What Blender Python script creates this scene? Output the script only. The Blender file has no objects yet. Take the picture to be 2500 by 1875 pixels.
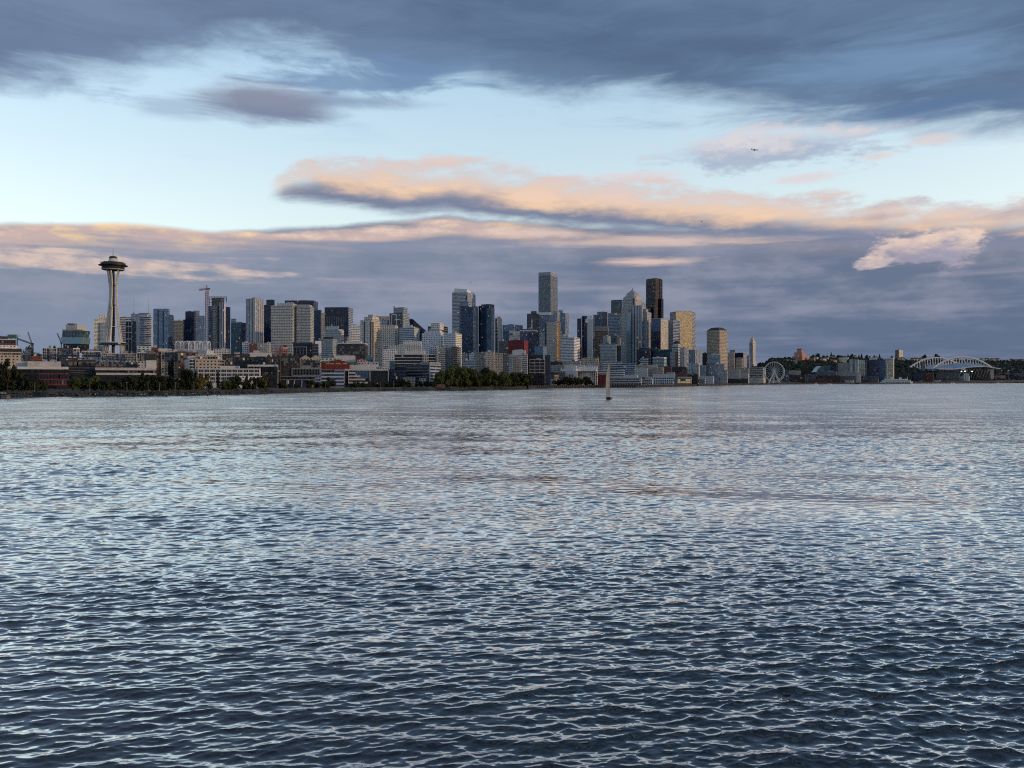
import bpy, bmesh, math, random
import numpy as np
from mathutils import Vector, Matrix
R = math.radians
rnd = random.Random(11)
sc = bpy.context.scene
COL = sc.collection

EXPO, SKY = 1.5, 0.15               # the photograph is exposed for a dim evening sky
# ------------------------------------------------------------------ camera
HC, FPX, HOR, CX = 12.0, 2000.0, 928.0, 1250.0     # eye height over the water, focal length, horizon row, centre column
cam = bpy.data.cameras.new('camera'); camo = bpy.data.objects.new('camera', cam); COL.objects.link(camo)
cam.sensor_width = 36.0; cam.lens = 36.0 * FPX / 2500.0; cam.shift_y = -(937.5 - HOR) / 2500.0
cam.clip_start = 0.5; cam.clip_end = 60000
camo.location = (0, 0, HC); camo.rotation_euler = (R(90), 0, 0)
sc.camera = camo
sc.render.engine = 'CYCLES'
sc.cycles.use_denoising = False; sc.cycles.filter_width = 1.15
sc.cycles.use_adaptive_sampling = True; sc.cycles.adaptive_threshold = 0.01; sc.cycles.adaptive_min_samples = 12
sc.cycles.max_bounces = 6; sc.cycles.diffuse_bounces = 2; sc.cycles.glossy_bounces = 4
sc.cycles.volume_bounces = 0; sc.cycles.transmission_bounces = 2
sc.cycles.caustics_reflective = False; sc.cycles.caustics_refractive = False
sc.view_settings.view_transform = 'Standard'; sc.view_settings.look = 'None'
sc.view_settings.gamma = 1.0; sc.view_settings.exposure = EXPO

def srgb(r, g, b):
    f = lambda c: (c / 12.92 if c <= .04045 else ((c + .055) / 1.055) ** 2.4)
    return (f(r / 255), f(g / 255), f(b / 255), 1.0)

# ------------------------------------------------------------------ tiny node language
class S:
    """a socket one can do arithmetic with"""
    def __init__(s, nt, sock): s.nt, s.k = nt, sock
    def _op(s, op, *a):
        n = s.nt.nodes.new('ShaderNodeMath'); n.operation = op
        for i, v in enumerate((s,) + a):
            if isinstance(v, S): s.nt.links.new(v.k, n.inputs[i])
            else: n.inputs[i].default_value = v
        return S(s.nt, n.outputs[0])
    def __add__(s, o): return s._op('ADD', o)
    __radd__ = __add__
    def __sub__(s, o): return s._op('SUBTRACT', o)
    def __rsub__(s, o): return (s * -1.0) + o
    def __mul__(s, o): return s._op('MULTIPLY', o)
    __rmul__ = __mul__
    def __truediv__(s, o): return s._op('DIVIDE', o)
    def lt(s, o): return s._op('LESS_THAN', o)
    def gt(s, o): return s._op('GREATER_THAN', o)
    def mx(s, o): return s._op('MAXIMUM', o)
    def mn(s, o): return s._op('MINIMUM', o)
    def fl(s): return s._op('FLOOR')
    def fr(s): return s._op('FRACT')
    def ab(s): return s._op('ABSOLUTE')
    def pw(s, o): return s._op('POWER', o)
    def sat(s):
        r = s._op('ADD', 0.0); r.k.node.use_clamp = True; return r
    def sm(s, a, b):                                   # smoothstep a..b
        n = s.nt.nodes.new('ShaderNodeMapRange'); n.interpolation_type = 'SMOOTHSTEP'
        s.nt.links.new(s.k, n.inputs[0]); n.inputs[1].default_value = a; n.inputs[2].default_value = b
        n.inputs[3].default_value = 0; n.inputs[4].default_value = 1
        return S(s.nt, n.outputs[0])
def comb(nt, x, y, z):
    n = nt.nodes.new('ShaderNodeCombineXYZ')
    for i, v in enumerate((x, y, z)):
        if isinstance(v, S): nt.links.new(v.k, n.inputs[i])
        else: n.inputs[i].default_value = v
    return S(nt, n.outputs[0])
def sepa(v):
    n = v.nt.nodes.new('ShaderNodeSeparateXYZ'); v.nt.links.new(v.k, n.inputs[0])
    return [S(v.nt, o) for o in n.outputs]
def noise(v, scale, detail=4, rough=.55, col=False, dist=0.0):
    n = v.nt.nodes.new('ShaderNodeTexNoise'); v.nt.links.new(v.k, n.inputs['Vector'])
    n.inputs['Scale'].default_value = scale; n.inputs['Detail'].default_value = detail
    n.inputs['Roughness'].default_value = rough; n.inputs['Distortion'].default_value = dist
    return S(v.nt, n.outputs[1 if col else 0])
def mixc(nt, f, a, b):
    n = nt.nodes.new('ShaderNodeMix'); n.data_type = 'RGBA'
    for i, v in ((0, f), (6, a), (7, b)):
        if isinstance(v, S): nt.links.new(v.k, n.inputs[i])
        else: n.inputs[i].default_value = v
    return S(nt, n.outputs[2])
def curve(x, pts, lo, hi, vlo, vhi):
    """value as a function of x through the points (x, value)"""
    nt = x.nt; n = nt.nodes.new('ShaderNodeValToRGB'); r = n.color_ramp; r.interpolation = 'CARDINAL'
    pts = sorted(pts)
    while len(r.elements) > 1: r.elements.remove(r.elements[-1])
    for i, (a, v) in enumerate(pts):
        e = r.elements[0] if i == 0 else r.elements.new(0.5)
        e.position = min(1, max(0, (a - lo) / (hi - lo))); q = (v - vlo) / (vhi - vlo); e.color = (q, q, q, 1)
    nt.links.new(((x - lo) / (hi - lo)).k, n.inputs[0])
    return S(nt, n.outputs[0]) * (vhi - vlo) + vlo

# ------------------------------------------------------------------ sky: clear air with cloud decks, by azimuth and elevation
SUN_AZ, SUN_EL = 101.0, 6.0           # degrees clockwise from the view axis: low in the west, right and a little behind
def build_world():
    w = bpy.data.worlds.new('World'); sc.world = w; w.use_nodes = True
    w.cycles.sampling_method = 'MANUAL'; w.cycles.sample_map_resolution = 256
    nt = w.node_tree; nt.nodes.clear()
    out = nt.nodes.new('ShaderNodeOutputWorld'); bg = nt.nodes.new('ShaderNodeBackground')
    nt.links.new(bg.outputs[0], out.inputs[0])
    sky = nt.nodes.new('ShaderNodeTexSky'); sky.sky_type = 'NISHITA'; sky.sun_disc = False
    sky.sun_elevation = R(SUN_EL + 4); sky.sun_rotation = R(SUN_AZ); sky.air_density = 1.0; sky.dust_density = 1.2; sky.ozone_density = 1.0
    tc = nt.nodes.new('ShaderNodeTexCoord')
    d = S(nt, tc.outputs['Generated']); x, y, z = sepa(d)
    az = S(nt, x._op('ARCTAN2', y).k) * 57.29578
    el = z._op('ARCSINE') * 57.29578
    def AE(px, py):
        a = math.atan((px - CX) / FPX); e = math.atan((HOR - py) / FPX * math.cos(a)); return math.degrees(a), math.degrees(e)
    def crv(pts): return curve(az, [AE(*p) for p in pts], -45, 45, -2, 34)
    # noise domains: wide streaks near the horizon, rounder overhead; sampled on the sphere so there is no seam
    flat = comb(nt, x, y, z * 5.0)
    strk = comb(nt, x, y, z * 13.0)
    puff = comb(nt, x, y, z * 2.6)
    nA = noise(flat, 3.2, 4, .5); nB = noise(strk, 4.0, 4, .5); nC = noise(puff, 21., 8, .64); nD = noise(strk, 10., 4, .5)
    nE = noise(flat, 7.0, 8, .62, dist=.6); nF = noise(puff, 7.0, 5, .55)
    c_ = lambda n: n - 0.5
    def ell(px, py, rx, ry):
        a, e = AE(px, py); ra = math.degrees(rx / FPX) * math.cos(math.radians(a)) ** 2; re = math.degrees(ry / FPX)
        p = (az - a) / ra; q = (el - e) / re
        return 1.0 - (p * p + q * q)._op('SQRT')
    # clear air
    col = S(nt, sky.outputs[0])
    vm = nt.nodes.new('ShaderNodeVectorMath'); vm.operation = 'MULTIPLY'; nt.links.new(col.k, vm.inputs[0]); k = SKY * 2 ** EXPO; vm.inputs[1].default_value = (k * .95, k * .80, k * .72)
    col = mixc(nt, .5, S(nt, vm.outputs[0]), mixc(nt, el.sm(10, 22), srgb(214, 236, 242), srgb(184, 224, 250)))   # thin high haze over the blue
    # high thin veil
    veil = (nE.sm(.5, .75) * el.sm(11, 20) * .35)
    col = mixc(nt, veil, col, srgb(168, 200, 226))
    # A: stratus deck overhead, ragged lower edge
    bot = crv([(-400, 255), (0, 228), (200, 208), (340, 178), (420, 150), (500, 136), (640, 130), (780, 132), (860, 158), (930, 186), (1010, 205), (1200, 200), (1350, 206),
               (1550, 226), (1700, 212), (1850, 205), (1990, 248), (2150, 256), (2300, 246), (2500, 246), (2900, 270)])
    dep = el - bot + c_(nA) * 2.6 + c_(nE) * 4.6 + c_(nC) * 1.2
    aA = dep.sm(-1.3, 1.9) * (1.0 - el.sm(44, 60) * (nA * .75 + nF * .35).sm(.50, .62) * .9)      # unseen gaps added to the deck overhead, for light on the city
    thin = (ell(2150, 165, 420, 90) + c_(nB) * 1.2 + c_(nE) * 1.2).sm(.0, .9)
    shade = (nA * .6 + nE * .55)
    cA = mixc(nt, shade.sm(.42, .74), mixc(nt, az.sm(-30, 5), srgb(100, 118, 149), srgb(80, 102, 133)), mixc(nt, az.sm(-30, 5), srgb(117, 137, 168), srgb(100, 123, 155)))
    cA = mixc(nt, dep.sm(2.2, -.8) * .35, cA, srgb(140, 168, 202))
    cA = mixc(nt, thin * .55, cA, srgb(126, 160, 198))
    col = mixc(nt, aA * .97, col, cA)
    # wisps hanging under the deck, middle
    wsp = (ell(900, 190, 420, 75) + c_(nE) * 2.6 + c_(nB) * 1.2).sm(.25, .95)
    col = mixc(nt, wsp * .8, col, srgb(112, 142, 180))
    # B: lens-shaped cloud
    lb = (ell(640, 250, 250, 56) + c_(nE) * 1.1 + c_(nC) * .4).sm(.0, .72)
    tail = (ell(820, 246, 330, 26) + c_(nE) * 1.1).sm(.05, .8)
    lead = (ell(420, 262, 190, 40) + c_(nE) * 2.2).sm(.2, .9)
    col = mixc(nt, tail * .75, col, srgb(126, 146, 178))
    col = mixc(nt, lead * .5, col, srgb(140, 160, 190))
    cB = mixc(nt, (el - AE(640, 258)[1]).sm(-1.1, 1.2), srgb(118, 130, 158), srgb(142, 148, 168))
    col = mixc(nt, lb * .96, col, cB)
    # right hand streak under the deck
    st = (ell(2250, 262, 380, 42) + c_(nB) * 1.5 + c_(nE) * .8).sm(.0, .8)
    col = mixc(nt, st * .9, col, srgb(92, 120, 158))
    # S: small torn cloud with a pale right end
    sm_ = (ell(1900, 358, 420, 66) + c_(nE) * 2.0 + c_(nC) * 1.6).sm(.14, .7)
    cS = mixc(nt, (nC * .7 + nE * .5 + (el - AE(1900, 362)[1]) * .16).sm(.48, .8), srgb(160, 174, 198), srgb(222, 214, 218))
    col = mixc(nt, sm_ * .85, col, cS)
    for (px, py, rx, ry) in ((2280, 340, 110, 22), (1960, 436, 130, 24), (2150, 380, 80, 14), (1560, 432, 240, 22)):
        f = (ell(px, py, rx, ry) + c_(nE) * 2.4 + c_(nC) * .8).sm(.2, .95)
        col = mixc(nt, f * .7, col, srgb(226, 210, 210))
    # D: low deck, warm along its crest
    top = crv([(-500, 540), (0, 545), (250, 544), (400, 552), (520, 564), (700, 556), (850, 550), (1000, 540), (1150, 536), (1400, 536), (1700, 520), (2000, 500), (2500, 500), (3000, 520)])
    dd = top - el + c_(nA) * .9 + c_(nC) * .45 + c_(nB) * .5
    aD = dd.sm(-.18, .3)
    band = ((dd + c_(nB) * 2.2).sm(-.1, .5) * (dd + c_(nB) * 2.6 + c_(nD) * 1.2).sm(2.0, .7))
    lowc = mixc(nt, az.sm(-20, 22), srgb(132, 143, 164), srgb(104, 118, 143))
    lowc = mixc(nt, (el.sm(6.5, .2) * .8), lowc, mixc(nt, az.sm(-25, 20), srgb(120, 136, 162), srgb(88, 105, 134)))
    lowc = mixc(nt, (nF * .7 + nC * .35 + nB * .3).sm(.60, .82) * el.sm(1.0, 5.0) * .55, lowc, srgb(158, 160, 178))
    lowc = mixc(nt, (nF * .7 + nE * .5).sm(.58, .40) * .35, lowc, srgb(92, 106, 134))
    lowc = mixc(nt, (nB * .6 + nD * .5).sm(.5, .72) * .35, lowc, srgb(150, 154, 176))
    lit = mixc(nt, nC.sm(.4, .66), srgb(204, 180, 176), mixc(nt, nB.sm(.42, .62), srgb(238, 212, 198), srgb(250, 214, 168)))
    cD = mixc(nt, band * (1.0 - az.sm(-7, 12) * .8) * .93, lowc, lit)
    # second, broken warm band on the left and streaks on the right
    b2 = ((ell(260, 648, 640, 34) + c_(nD) * 1.9 + c_(nC) * .9).sm(.15, .8)) * .75
    cD = mixc(nt, b2, cD, mixc(nt, nC.sm(.38, .6), srgb(196, 180, 180), srgb(232, 206, 188)))
    for (px, py, rx, ry, k) in ((1850, 572, 330, 20, .7), (1600, 590, 480, 16, .5), (1600, 638, 190, 17, .75), (1300, 570, 260, 18, .5), (850, 684, 90, 7, .4), (2420, 665, 200, 9, .35), (1100, 700, 700, 18, .3)):
        f = (ell(px, py, rx, ry) + c_(nD) * 1.5 + c_(nC) * .7).sm(.05, .85)
        cD = mixc(nt, f * k, cD, srgb(236, 206, 190) if k > .45 else srgb(168, 164, 182))
    col = mixc(nt, aD, col, cD)
    # C: cumulus bank, warm top over a blue base
    tp = crv([(600, 480), (655, 455), (700, 408), (770, 376), (880, 378), (1000, 392), (1250, 408), (1420, 400), (1600, 416), (1720, 462), (1800, 450), (1950, 432), (2150, 428), (2300, 440), (2500, 446), (3000, 450)])
    bt = crv([(600, 484), (670, 486), (760, 498), (860, 512), (960, 534), (1150, 540), (1300, 540), (1500, 550), (1800, 560), (2050, 552), (2200, 556), (2500, 570), (3000, 580)])
    wob = c_(nC) * 1.9 + c_(nF) * 1.7 + c_(nE) * .9
    up = tp - el + wob; dn = el - bt + c_(nB) * 1.1 + c_(nE) * 1.6 + c_(nC) * .7
    aC = up.sm(-.2, .5) * dn.sm(-.35, .8) * az.sm(AE(640, 480)[0], AE(700, 480)[0])
    hgt = dn / (up.mx(.01) + dn.mx(.01))
    cC = mixc(nt, (hgt + c_(nF) * .55 + c_(nC) * .45 + c_(nE) * .3).sm(.22, .60), srgb(124, 134, 159), srgb(244, 208, 176))
    cC = mixc(nt, (hgt + c_(nC) * .9).sm(.42, .95) * .85, cC, srgb(222, 205, 204))
    cC = mixc(nt, (nE * .6 + nC * .6).sm(.72, .48) * hgt.sm(.3, .6) * .4, cC, srgb(178, 172, 188))
    cC = mixc(nt, az.sm(16, 27) * (nF * .6 + nB * .5).sm(.66, .4) * .9, cC, srgb(142, 146, 172))
    thinC = ((nE * .6 + nC * .5).sm(.62, .42) * up.sm(2.4, .1) * .85)
    col = mixc(nt, aC * (1.0 - thinC), col, cC)
    # E: bright heap low on the right
    for (px, py, rx, ry) in ((2230, 614, 150, 36), (2310, 596, 70, 32), (2130, 640, 75, 16)):
        e_ = (ell(px, py, rx * 1.1, ry * 1.15) + c_(nC) * 2.6 + c_(nF) * 1.6).sm(.0, .45)
        cE = mixc(nt, ((el - AE(px, py)[1]) * .5 + nC * 2.2 - .4).sm(.3, 1.1), srgb(160, 156, 176), srgb(234, 208, 192))
        col = mixc(nt, e_ * .85, col, cE)
    vs = nt.nodes.new('ShaderNodeVectorMath'); vs.operation = 'SCALE'; nt.links.new(col.k, vs.inputs[0]); vs.inputs['Scale'].default_value = 1 / (SKY * 2 ** EXPO)
    nt.links.new(vs.outputs[0], bg.inputs[0]); bg.inputs[1].default_value = SKY
build_world()

# ------------------------------------------------------------------ the sun, low and warm
sl = bpy.data.lights.new('sun', 'SUN'); sl.energy = 0.55; sl.angle = R(0.6); sl.color = (1.0, .68, .42)
slo = bpy.data.objects.new('sun', sl); COL.objects.link(slo)
sdir = Vector((math.sin(R(SUN_AZ)) * math.cos(R(SUN_EL)), math.cos(R(SUN_AZ)) * math.cos(R(SUN_EL)), math.sin(R(SUN_EL))))
slo.rotation_euler = sdir.to_track_quat('Z', 'Y').to_euler(); slo.location = sdir * 500

# ------------------------------------------------------------------ helpers: placing, meshes, tags
def X_(px, D): return (px - CX) / FPX * D
def Z_(py, D): return HC + (HOR - py) / FPX * D
FR = {1: (0, 600, 4.1475), 2: (350, 680, 5.186), 3: (650, 680, 5.186), 4: (950, 680, 5.186), 5: (1230, 640, 4.608), 6: (1500, 660, 4.88), 7: (1800, 760, 6.32), 8: (2150, 800, 6.32), 0: (0, 0, 1.0)}
def U(f, x): return FR[f][0] + x / FR[f][2]            # survey sheet -> column
def W(f, y): return FR[f][1] + y / FR[f][2]            # survey sheet -> row
def tag(o, label=None, cat=None, group=None, kind=None):
    if label: o['label'] = label
    if cat: o['category'] = cat
    if group: o['group'] = group
    if kind: o['kind'] = kind
    return o
def empty(name, loc, label, cat, group=None):
    o = bpy.data.objects.new(name, None); COL.objects.link(o); o.location = loc; o.empty_display_size = 2
    return tag(o, label, cat, group)
def link(name, me, parent=None, loc=(0, 0, 0), rz=0.0, scale=None):
    o = bpy.data.objects.new(name, me); COL.objects.link(o)
    o.location = loc; o.rotation_euler = (0, 0, rz)
    if scale: o.scale = scale if hasattr(scale, '__len__') else (scale,) * 3
    if parent: o.parent = parent
    return o
class MB:
    """collects faces, writes one mesh; uv in metres where given"""
    def __init__(s): s.v, s.f, s.m, s.uv = [], [], [], []
    def face(s, pts, m=0, uv=None):
        b = len(s.v); s.v += [tuple(p) for p in pts]; s.f.append(tuple(range(b, b + len(pts)))); s.m.append(m)
        s.uv += uv if uv else [(0, 0)] * len(pts)
    def prism(s, poly, z0, z1, m=0, mtop=1, ztops=None, u0=0.0, mats=None):
        n = len(poly); u = u0
        zt = ztops or [z1] * n
        for i in range(n):
            a, b = poly[i], poly[(i + 1) % n]; L = math.hypot(b[0] - a[0], b[1] - a[1])
            mi = mats[i] if mats else m
            s.face([(a[0], a[1], z0), (b[0], b[1], z0), (b[0], b[1], zt[(i + 1) % n]), (a[0], a[1], zt[i])], mi,
                   [(u, z0 - z1), (u + L, z0 - z1), (u + L, zt[(i + 1) % n] - z1), (u, zt[i] - z1)])
            u = 0.0 if n <= 6 else u + L
        s.face([(p[0], p[1], zt[i]) for i, p in enumerate(poly)], mtop)
    def box(s, x0, x1, y0, y1, z0, z1, m=0): s.prism([(x0, y0), (x1, y0), (x1, y1), (x0, y1)], z0, z1, m, m)
    def beam(s, p, q, r, m=0, n=4, r2=None):
        p, q = Vector(p), Vector(q); d = (q - p)
        if d.length < 1e-6: return
        d.normalize(); a = d.cross(Vector((0, 0, 1)))
        if a.length < .01: a = d.cross(Vector((1, 0, 0)))
        a.normalize(); b = d.cross(a); r2 = r if r2 is None else r2
        A = [p + (a * math.cos(t) + b * math.sin(t)) * r for t in [(i + .5) * 2 * math.pi / n for i in range(n)]]
        B = [q + (a * math.cos(t) + b * math.sin(t)) * r2 for t in [(i + .5) * 2 * math.pi / n for i in range(n)]]
        for i in range(n):
            j = (i + 1) % n; s.face([A[i], B[i], B[j], A[j]], m)
        s.face(A, m); s.face(B[::-1], m)
    def lathe(s, prof, n=24, c=(0, 0), m=0, mats=None):
        for k in range(len(prof) - 1):
            (r0, z0), (r1, z1) = prof[k], prof[k + 1]
            for i in range(n):
                t0, t1 = 2 * math.pi * i / n, 2 * math.pi * (i + 1) / n
                P = lambda r, z, t: (c[0] + r * math.cos(t), c[1] + r * math.sin(t), z)
                s.face([P(r0, z0, t0), P(r0, z0, t1), P(r1, z1, t1), P(r1, z1, t0)], mats[k] if mats else m,
                       [(r0 * t0, z0), (r0 * t1, z0), (r0 * t1, z1), (r0 * t0, z1)])
    def mesh(s, name, mats):
        me = bpy.data.meshes.new(name); me.from_pydata(s.v, [], s.f)
        for m in (mats if isinstance(mats, (list, tuple)) else [mats]): me.materials.append(m)
        me.polygons.foreach_set('material_index', [min(i, len(me.materials) - 1) for i in s.m])
        uvl = me.uv_layers.new(name='UVMap'); uvl.data.foreach_set('uv', [c for p in s.uv for c in p])
        me.update(); return me
    def build(s, name, mats, parent=None, loc=(0, 0, 0), rz=0.0): return link(name, s.mesh(name, mats), parent, loc, rz)

# ------------------------------------------------------------------ materials
def newmat(name):
    m = bpy.data.materials.new(name); m.use_nodes = True
    nt = m.node_tree; b = nt.nodes['Principled BSDF']; return m, nt, b
def plain(name, col, rough=.8, metal=0.0, var=.18, scale=.25, spec=.4, emis=None):
    m, nt, b = newmat(name)
    tc = nt.nodes.new('ShaderNodeNewGeometry')
    n = noise(S(nt, tc.outputs['Position']), scale, 5, .6)
    c = mixc(nt, n.sm(.25, .75), tuple(c * (1 - var) for c in col[:3]) + (1,), tuple(min(1, c * (1 + var)) for c in col[:3]) + (1,))
    nt.links.new(c.k, b.inputs['Base Color']); b.inputs['Roughness'].default_value = rough
    b.inputs['Metallic'].default_value = metal; b.inputs['Specular IOR Level'].default_value = spec
    if emis: b.inputs['Emission Color'].default_value = emis[0]; b.inputs['Emission Strength'].default_value = emis[1]
    return m

def facade_group():
    g = bpy.data.node_groups.new('FacadeGrid', 'ShaderNodeTree')
    I = g.interface
    def inp(n, t, d):
        s = I.new_socket(n, in_out='INPUT', socket_type=t); s.default_value = d
    for n, d in (('Bay', 3.0), ('Floor', 3.6), ('WinX', .6), ('WinY', .55), ('Lit', .02), ('Vary', .5), ('Metal', 0.), ('Rough', .15), ('Ofs', 0.), ('Blind', .15)): inp(n, 'NodeSocketFloat', d)
    inp('Wall', 'NodeSocketColor', (.4, .4, .4, 1)); inp('Glass', 'NodeSocketColor', (.03, .05, .08, 1)); inp('Band', 'NodeSocketColor', (.4, .4, .4, 1))
    I.new_socket('Shader', in_out='OUTPUT', socket_type='NodeSocketShader')
    gi = g.nodes.new('NodeGroupInput'); go = g.nodes.new('NodeGroupOutput')
    q = lambda n: S(g, gi.outputs[n])
    uv = g.nodes.new('ShaderNodeUVMap'); uv.uv_map = 'UVMap'
    u, v, _ = sepa(S(g, uv.outputs[0]))
    uu = u / q('Bay') + q('Ofs'); vv = v / q('Floor')
    fx = uu.fr(); fy = vv.fr(); cx = uu.fl(); cy = vv.fl()
    inx = (fx - .5).ab().lt(q('WinX') * .5); iny = (fy - .5).ab().lt(q('WinY') * .5)
    win = inx * iny
    oi = g.nodes.new('ShaderNodeObjectInfo'); rid = S(g, oi.outputs['Random'])
    wn = g.nodes.new('ShaderNodeTexWhiteNoise'); wn.noise_dimensions = '3D'
    g.links.new(comb(g, cx, cy, rid * 91.0).k, wn.inputs['Vector']); r1 = S(g, wn.outputs['Value']); rc = S(g, wn.outputs['Color'])
    ra, rb, rcc = sepa(rc)
    geo = g.nodes.new('ShaderNodeNewGeometry'); pos = S(g, geo.outputs['Position'])
    big = noise(pos, .03, 3, .6); fine = noise(pos, .5, 4, .6)
    # wall: floor bands against piers, a little grime
    wall = mixc(g, inx, q('Wall'), q('Band'))
    def scale(c, f):
        n = g.nodes.new('ShaderNodeVectorMath'); n.operation = 'SCALE'; g.links.new(c.k, n.inputs[0]); g.links.new(f.k, n.inputs['Scale']); return S(g, n.outputs[0])
    wall = scale(wall, fine * .35 + big * .35 + .66)
    glass = scale(q('Glass'), (r1 - .5) * q('Vary') * 1.6 + 1.0)
    glass = mixc(g, ra.lt(q('Blind')) * .75, glass, scale(q('Wall'), rb * .5 + .35))
    pw = g.nodes.new('ShaderNodeBsdfPrincipled'); g.links.new(wall.k, pw.inputs['Base Color']); pw.inputs['Roughness'].default_value = .75; pw.inputs['Specular IOR Level'].default_value = .3
    pg = g.nodes.new('ShaderNodeBsdfPrincipled'); g.links.new(glass.k, pg.inputs['Base Color'])
    g.links.new(q('Rough').k, pg.inputs['Roughness']); g.links.new(q('Metal').k, pg.inputs['Metallic']); pg.inputs['IOR'].default_value = 1.55
    # panes never sit perfectly flat
    nv = g.nodes.new('ShaderNodeVectorMath'); nv.operation = 'MULTIPLY_ADD'
    g.links.new(rc.k, nv.inputs[0]); nv.inputs[1].default_value = (.07, .07, .05); g.links.new(geo.outputs['Normal'], nv.inputs[2])
    n2 = g.nodes.new('ShaderNodeVectorMath'); n2.operation = 'SUBTRACT'; g.links.new(nv.outputs[0], n2.inputs[0]); n2.inputs[1].default_value = (.035, .035, .025)
    n3 = g.nodes.new('ShaderNodeVectorMath'); n3.operation = 'NORMALIZE'; g.links.new(n2.outputs[0], n3.inputs[0]); g.links.new(n3.outputs[0], pg.inputs['Normal'])
    lit = rcc.lt(q('Lit')) * win
    pg.inputs['Emission Color'].default_value = (1.0, .66, .32, 1); g.links.new((lit * (rb * .09 + .02)).k, pg.inputs['Emission Strength'])
    mx = g.nodes.new('ShaderNodeMixShader'); g.links.new(win.k, mx.inputs[0]); g.links.new(pw.outputs[0], mx.inputs[1]); g.links.new(pg.outputs[0], mx.inputs[2])
    g.links.new(mx.outputs[0], go.inputs[0]); return g
FG = facade_group()
FAC = {}
def fac(key, wall, glass, bay=3., fl=3.6, wx=.6, wy=.55, lit=.015, vary=.5, metal=0., rough=.15, band=None, blind=.15, ofs=0.):
    m = bpy.data.materials.new('facade_' + key); m.use_nodes = True; nt = m.node_tree; nt.nodes.clear()
    o = nt.nodes.new('ShaderNodeOutputMaterial'); n = nt.nodes.new('ShaderNodeGroup'); n.node_tree = FG
    nt.links.new(n.outputs[0], o.inputs[0])
    for k, v in (('Bay', bay), ('Floor', fl), ('WinX', wx), ('WinY', wy), ('Lit', lit), ('Vary', vary), ('Metal', metal), ('Rough', rough), ('Blind', blind), ('Ofs', ofs)): n.inputs[k].default_value = v
    k_ = 1.45 if sum(wall) > .7 else 1.0
    wall = tuple(min(.80, c * k_) for c in wall); band = tuple(min(.80, c * k_) for c in band) if band else None
    n.inputs['Wall'].default_value = tuple(wall) + (1,); n.inputs['Glass'].default_value = tuple(glass) + (1,)
    n.inputs['Band'].default_value = tuple(band or wall) + (1,)
    FAC[key] = m; return m

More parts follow.
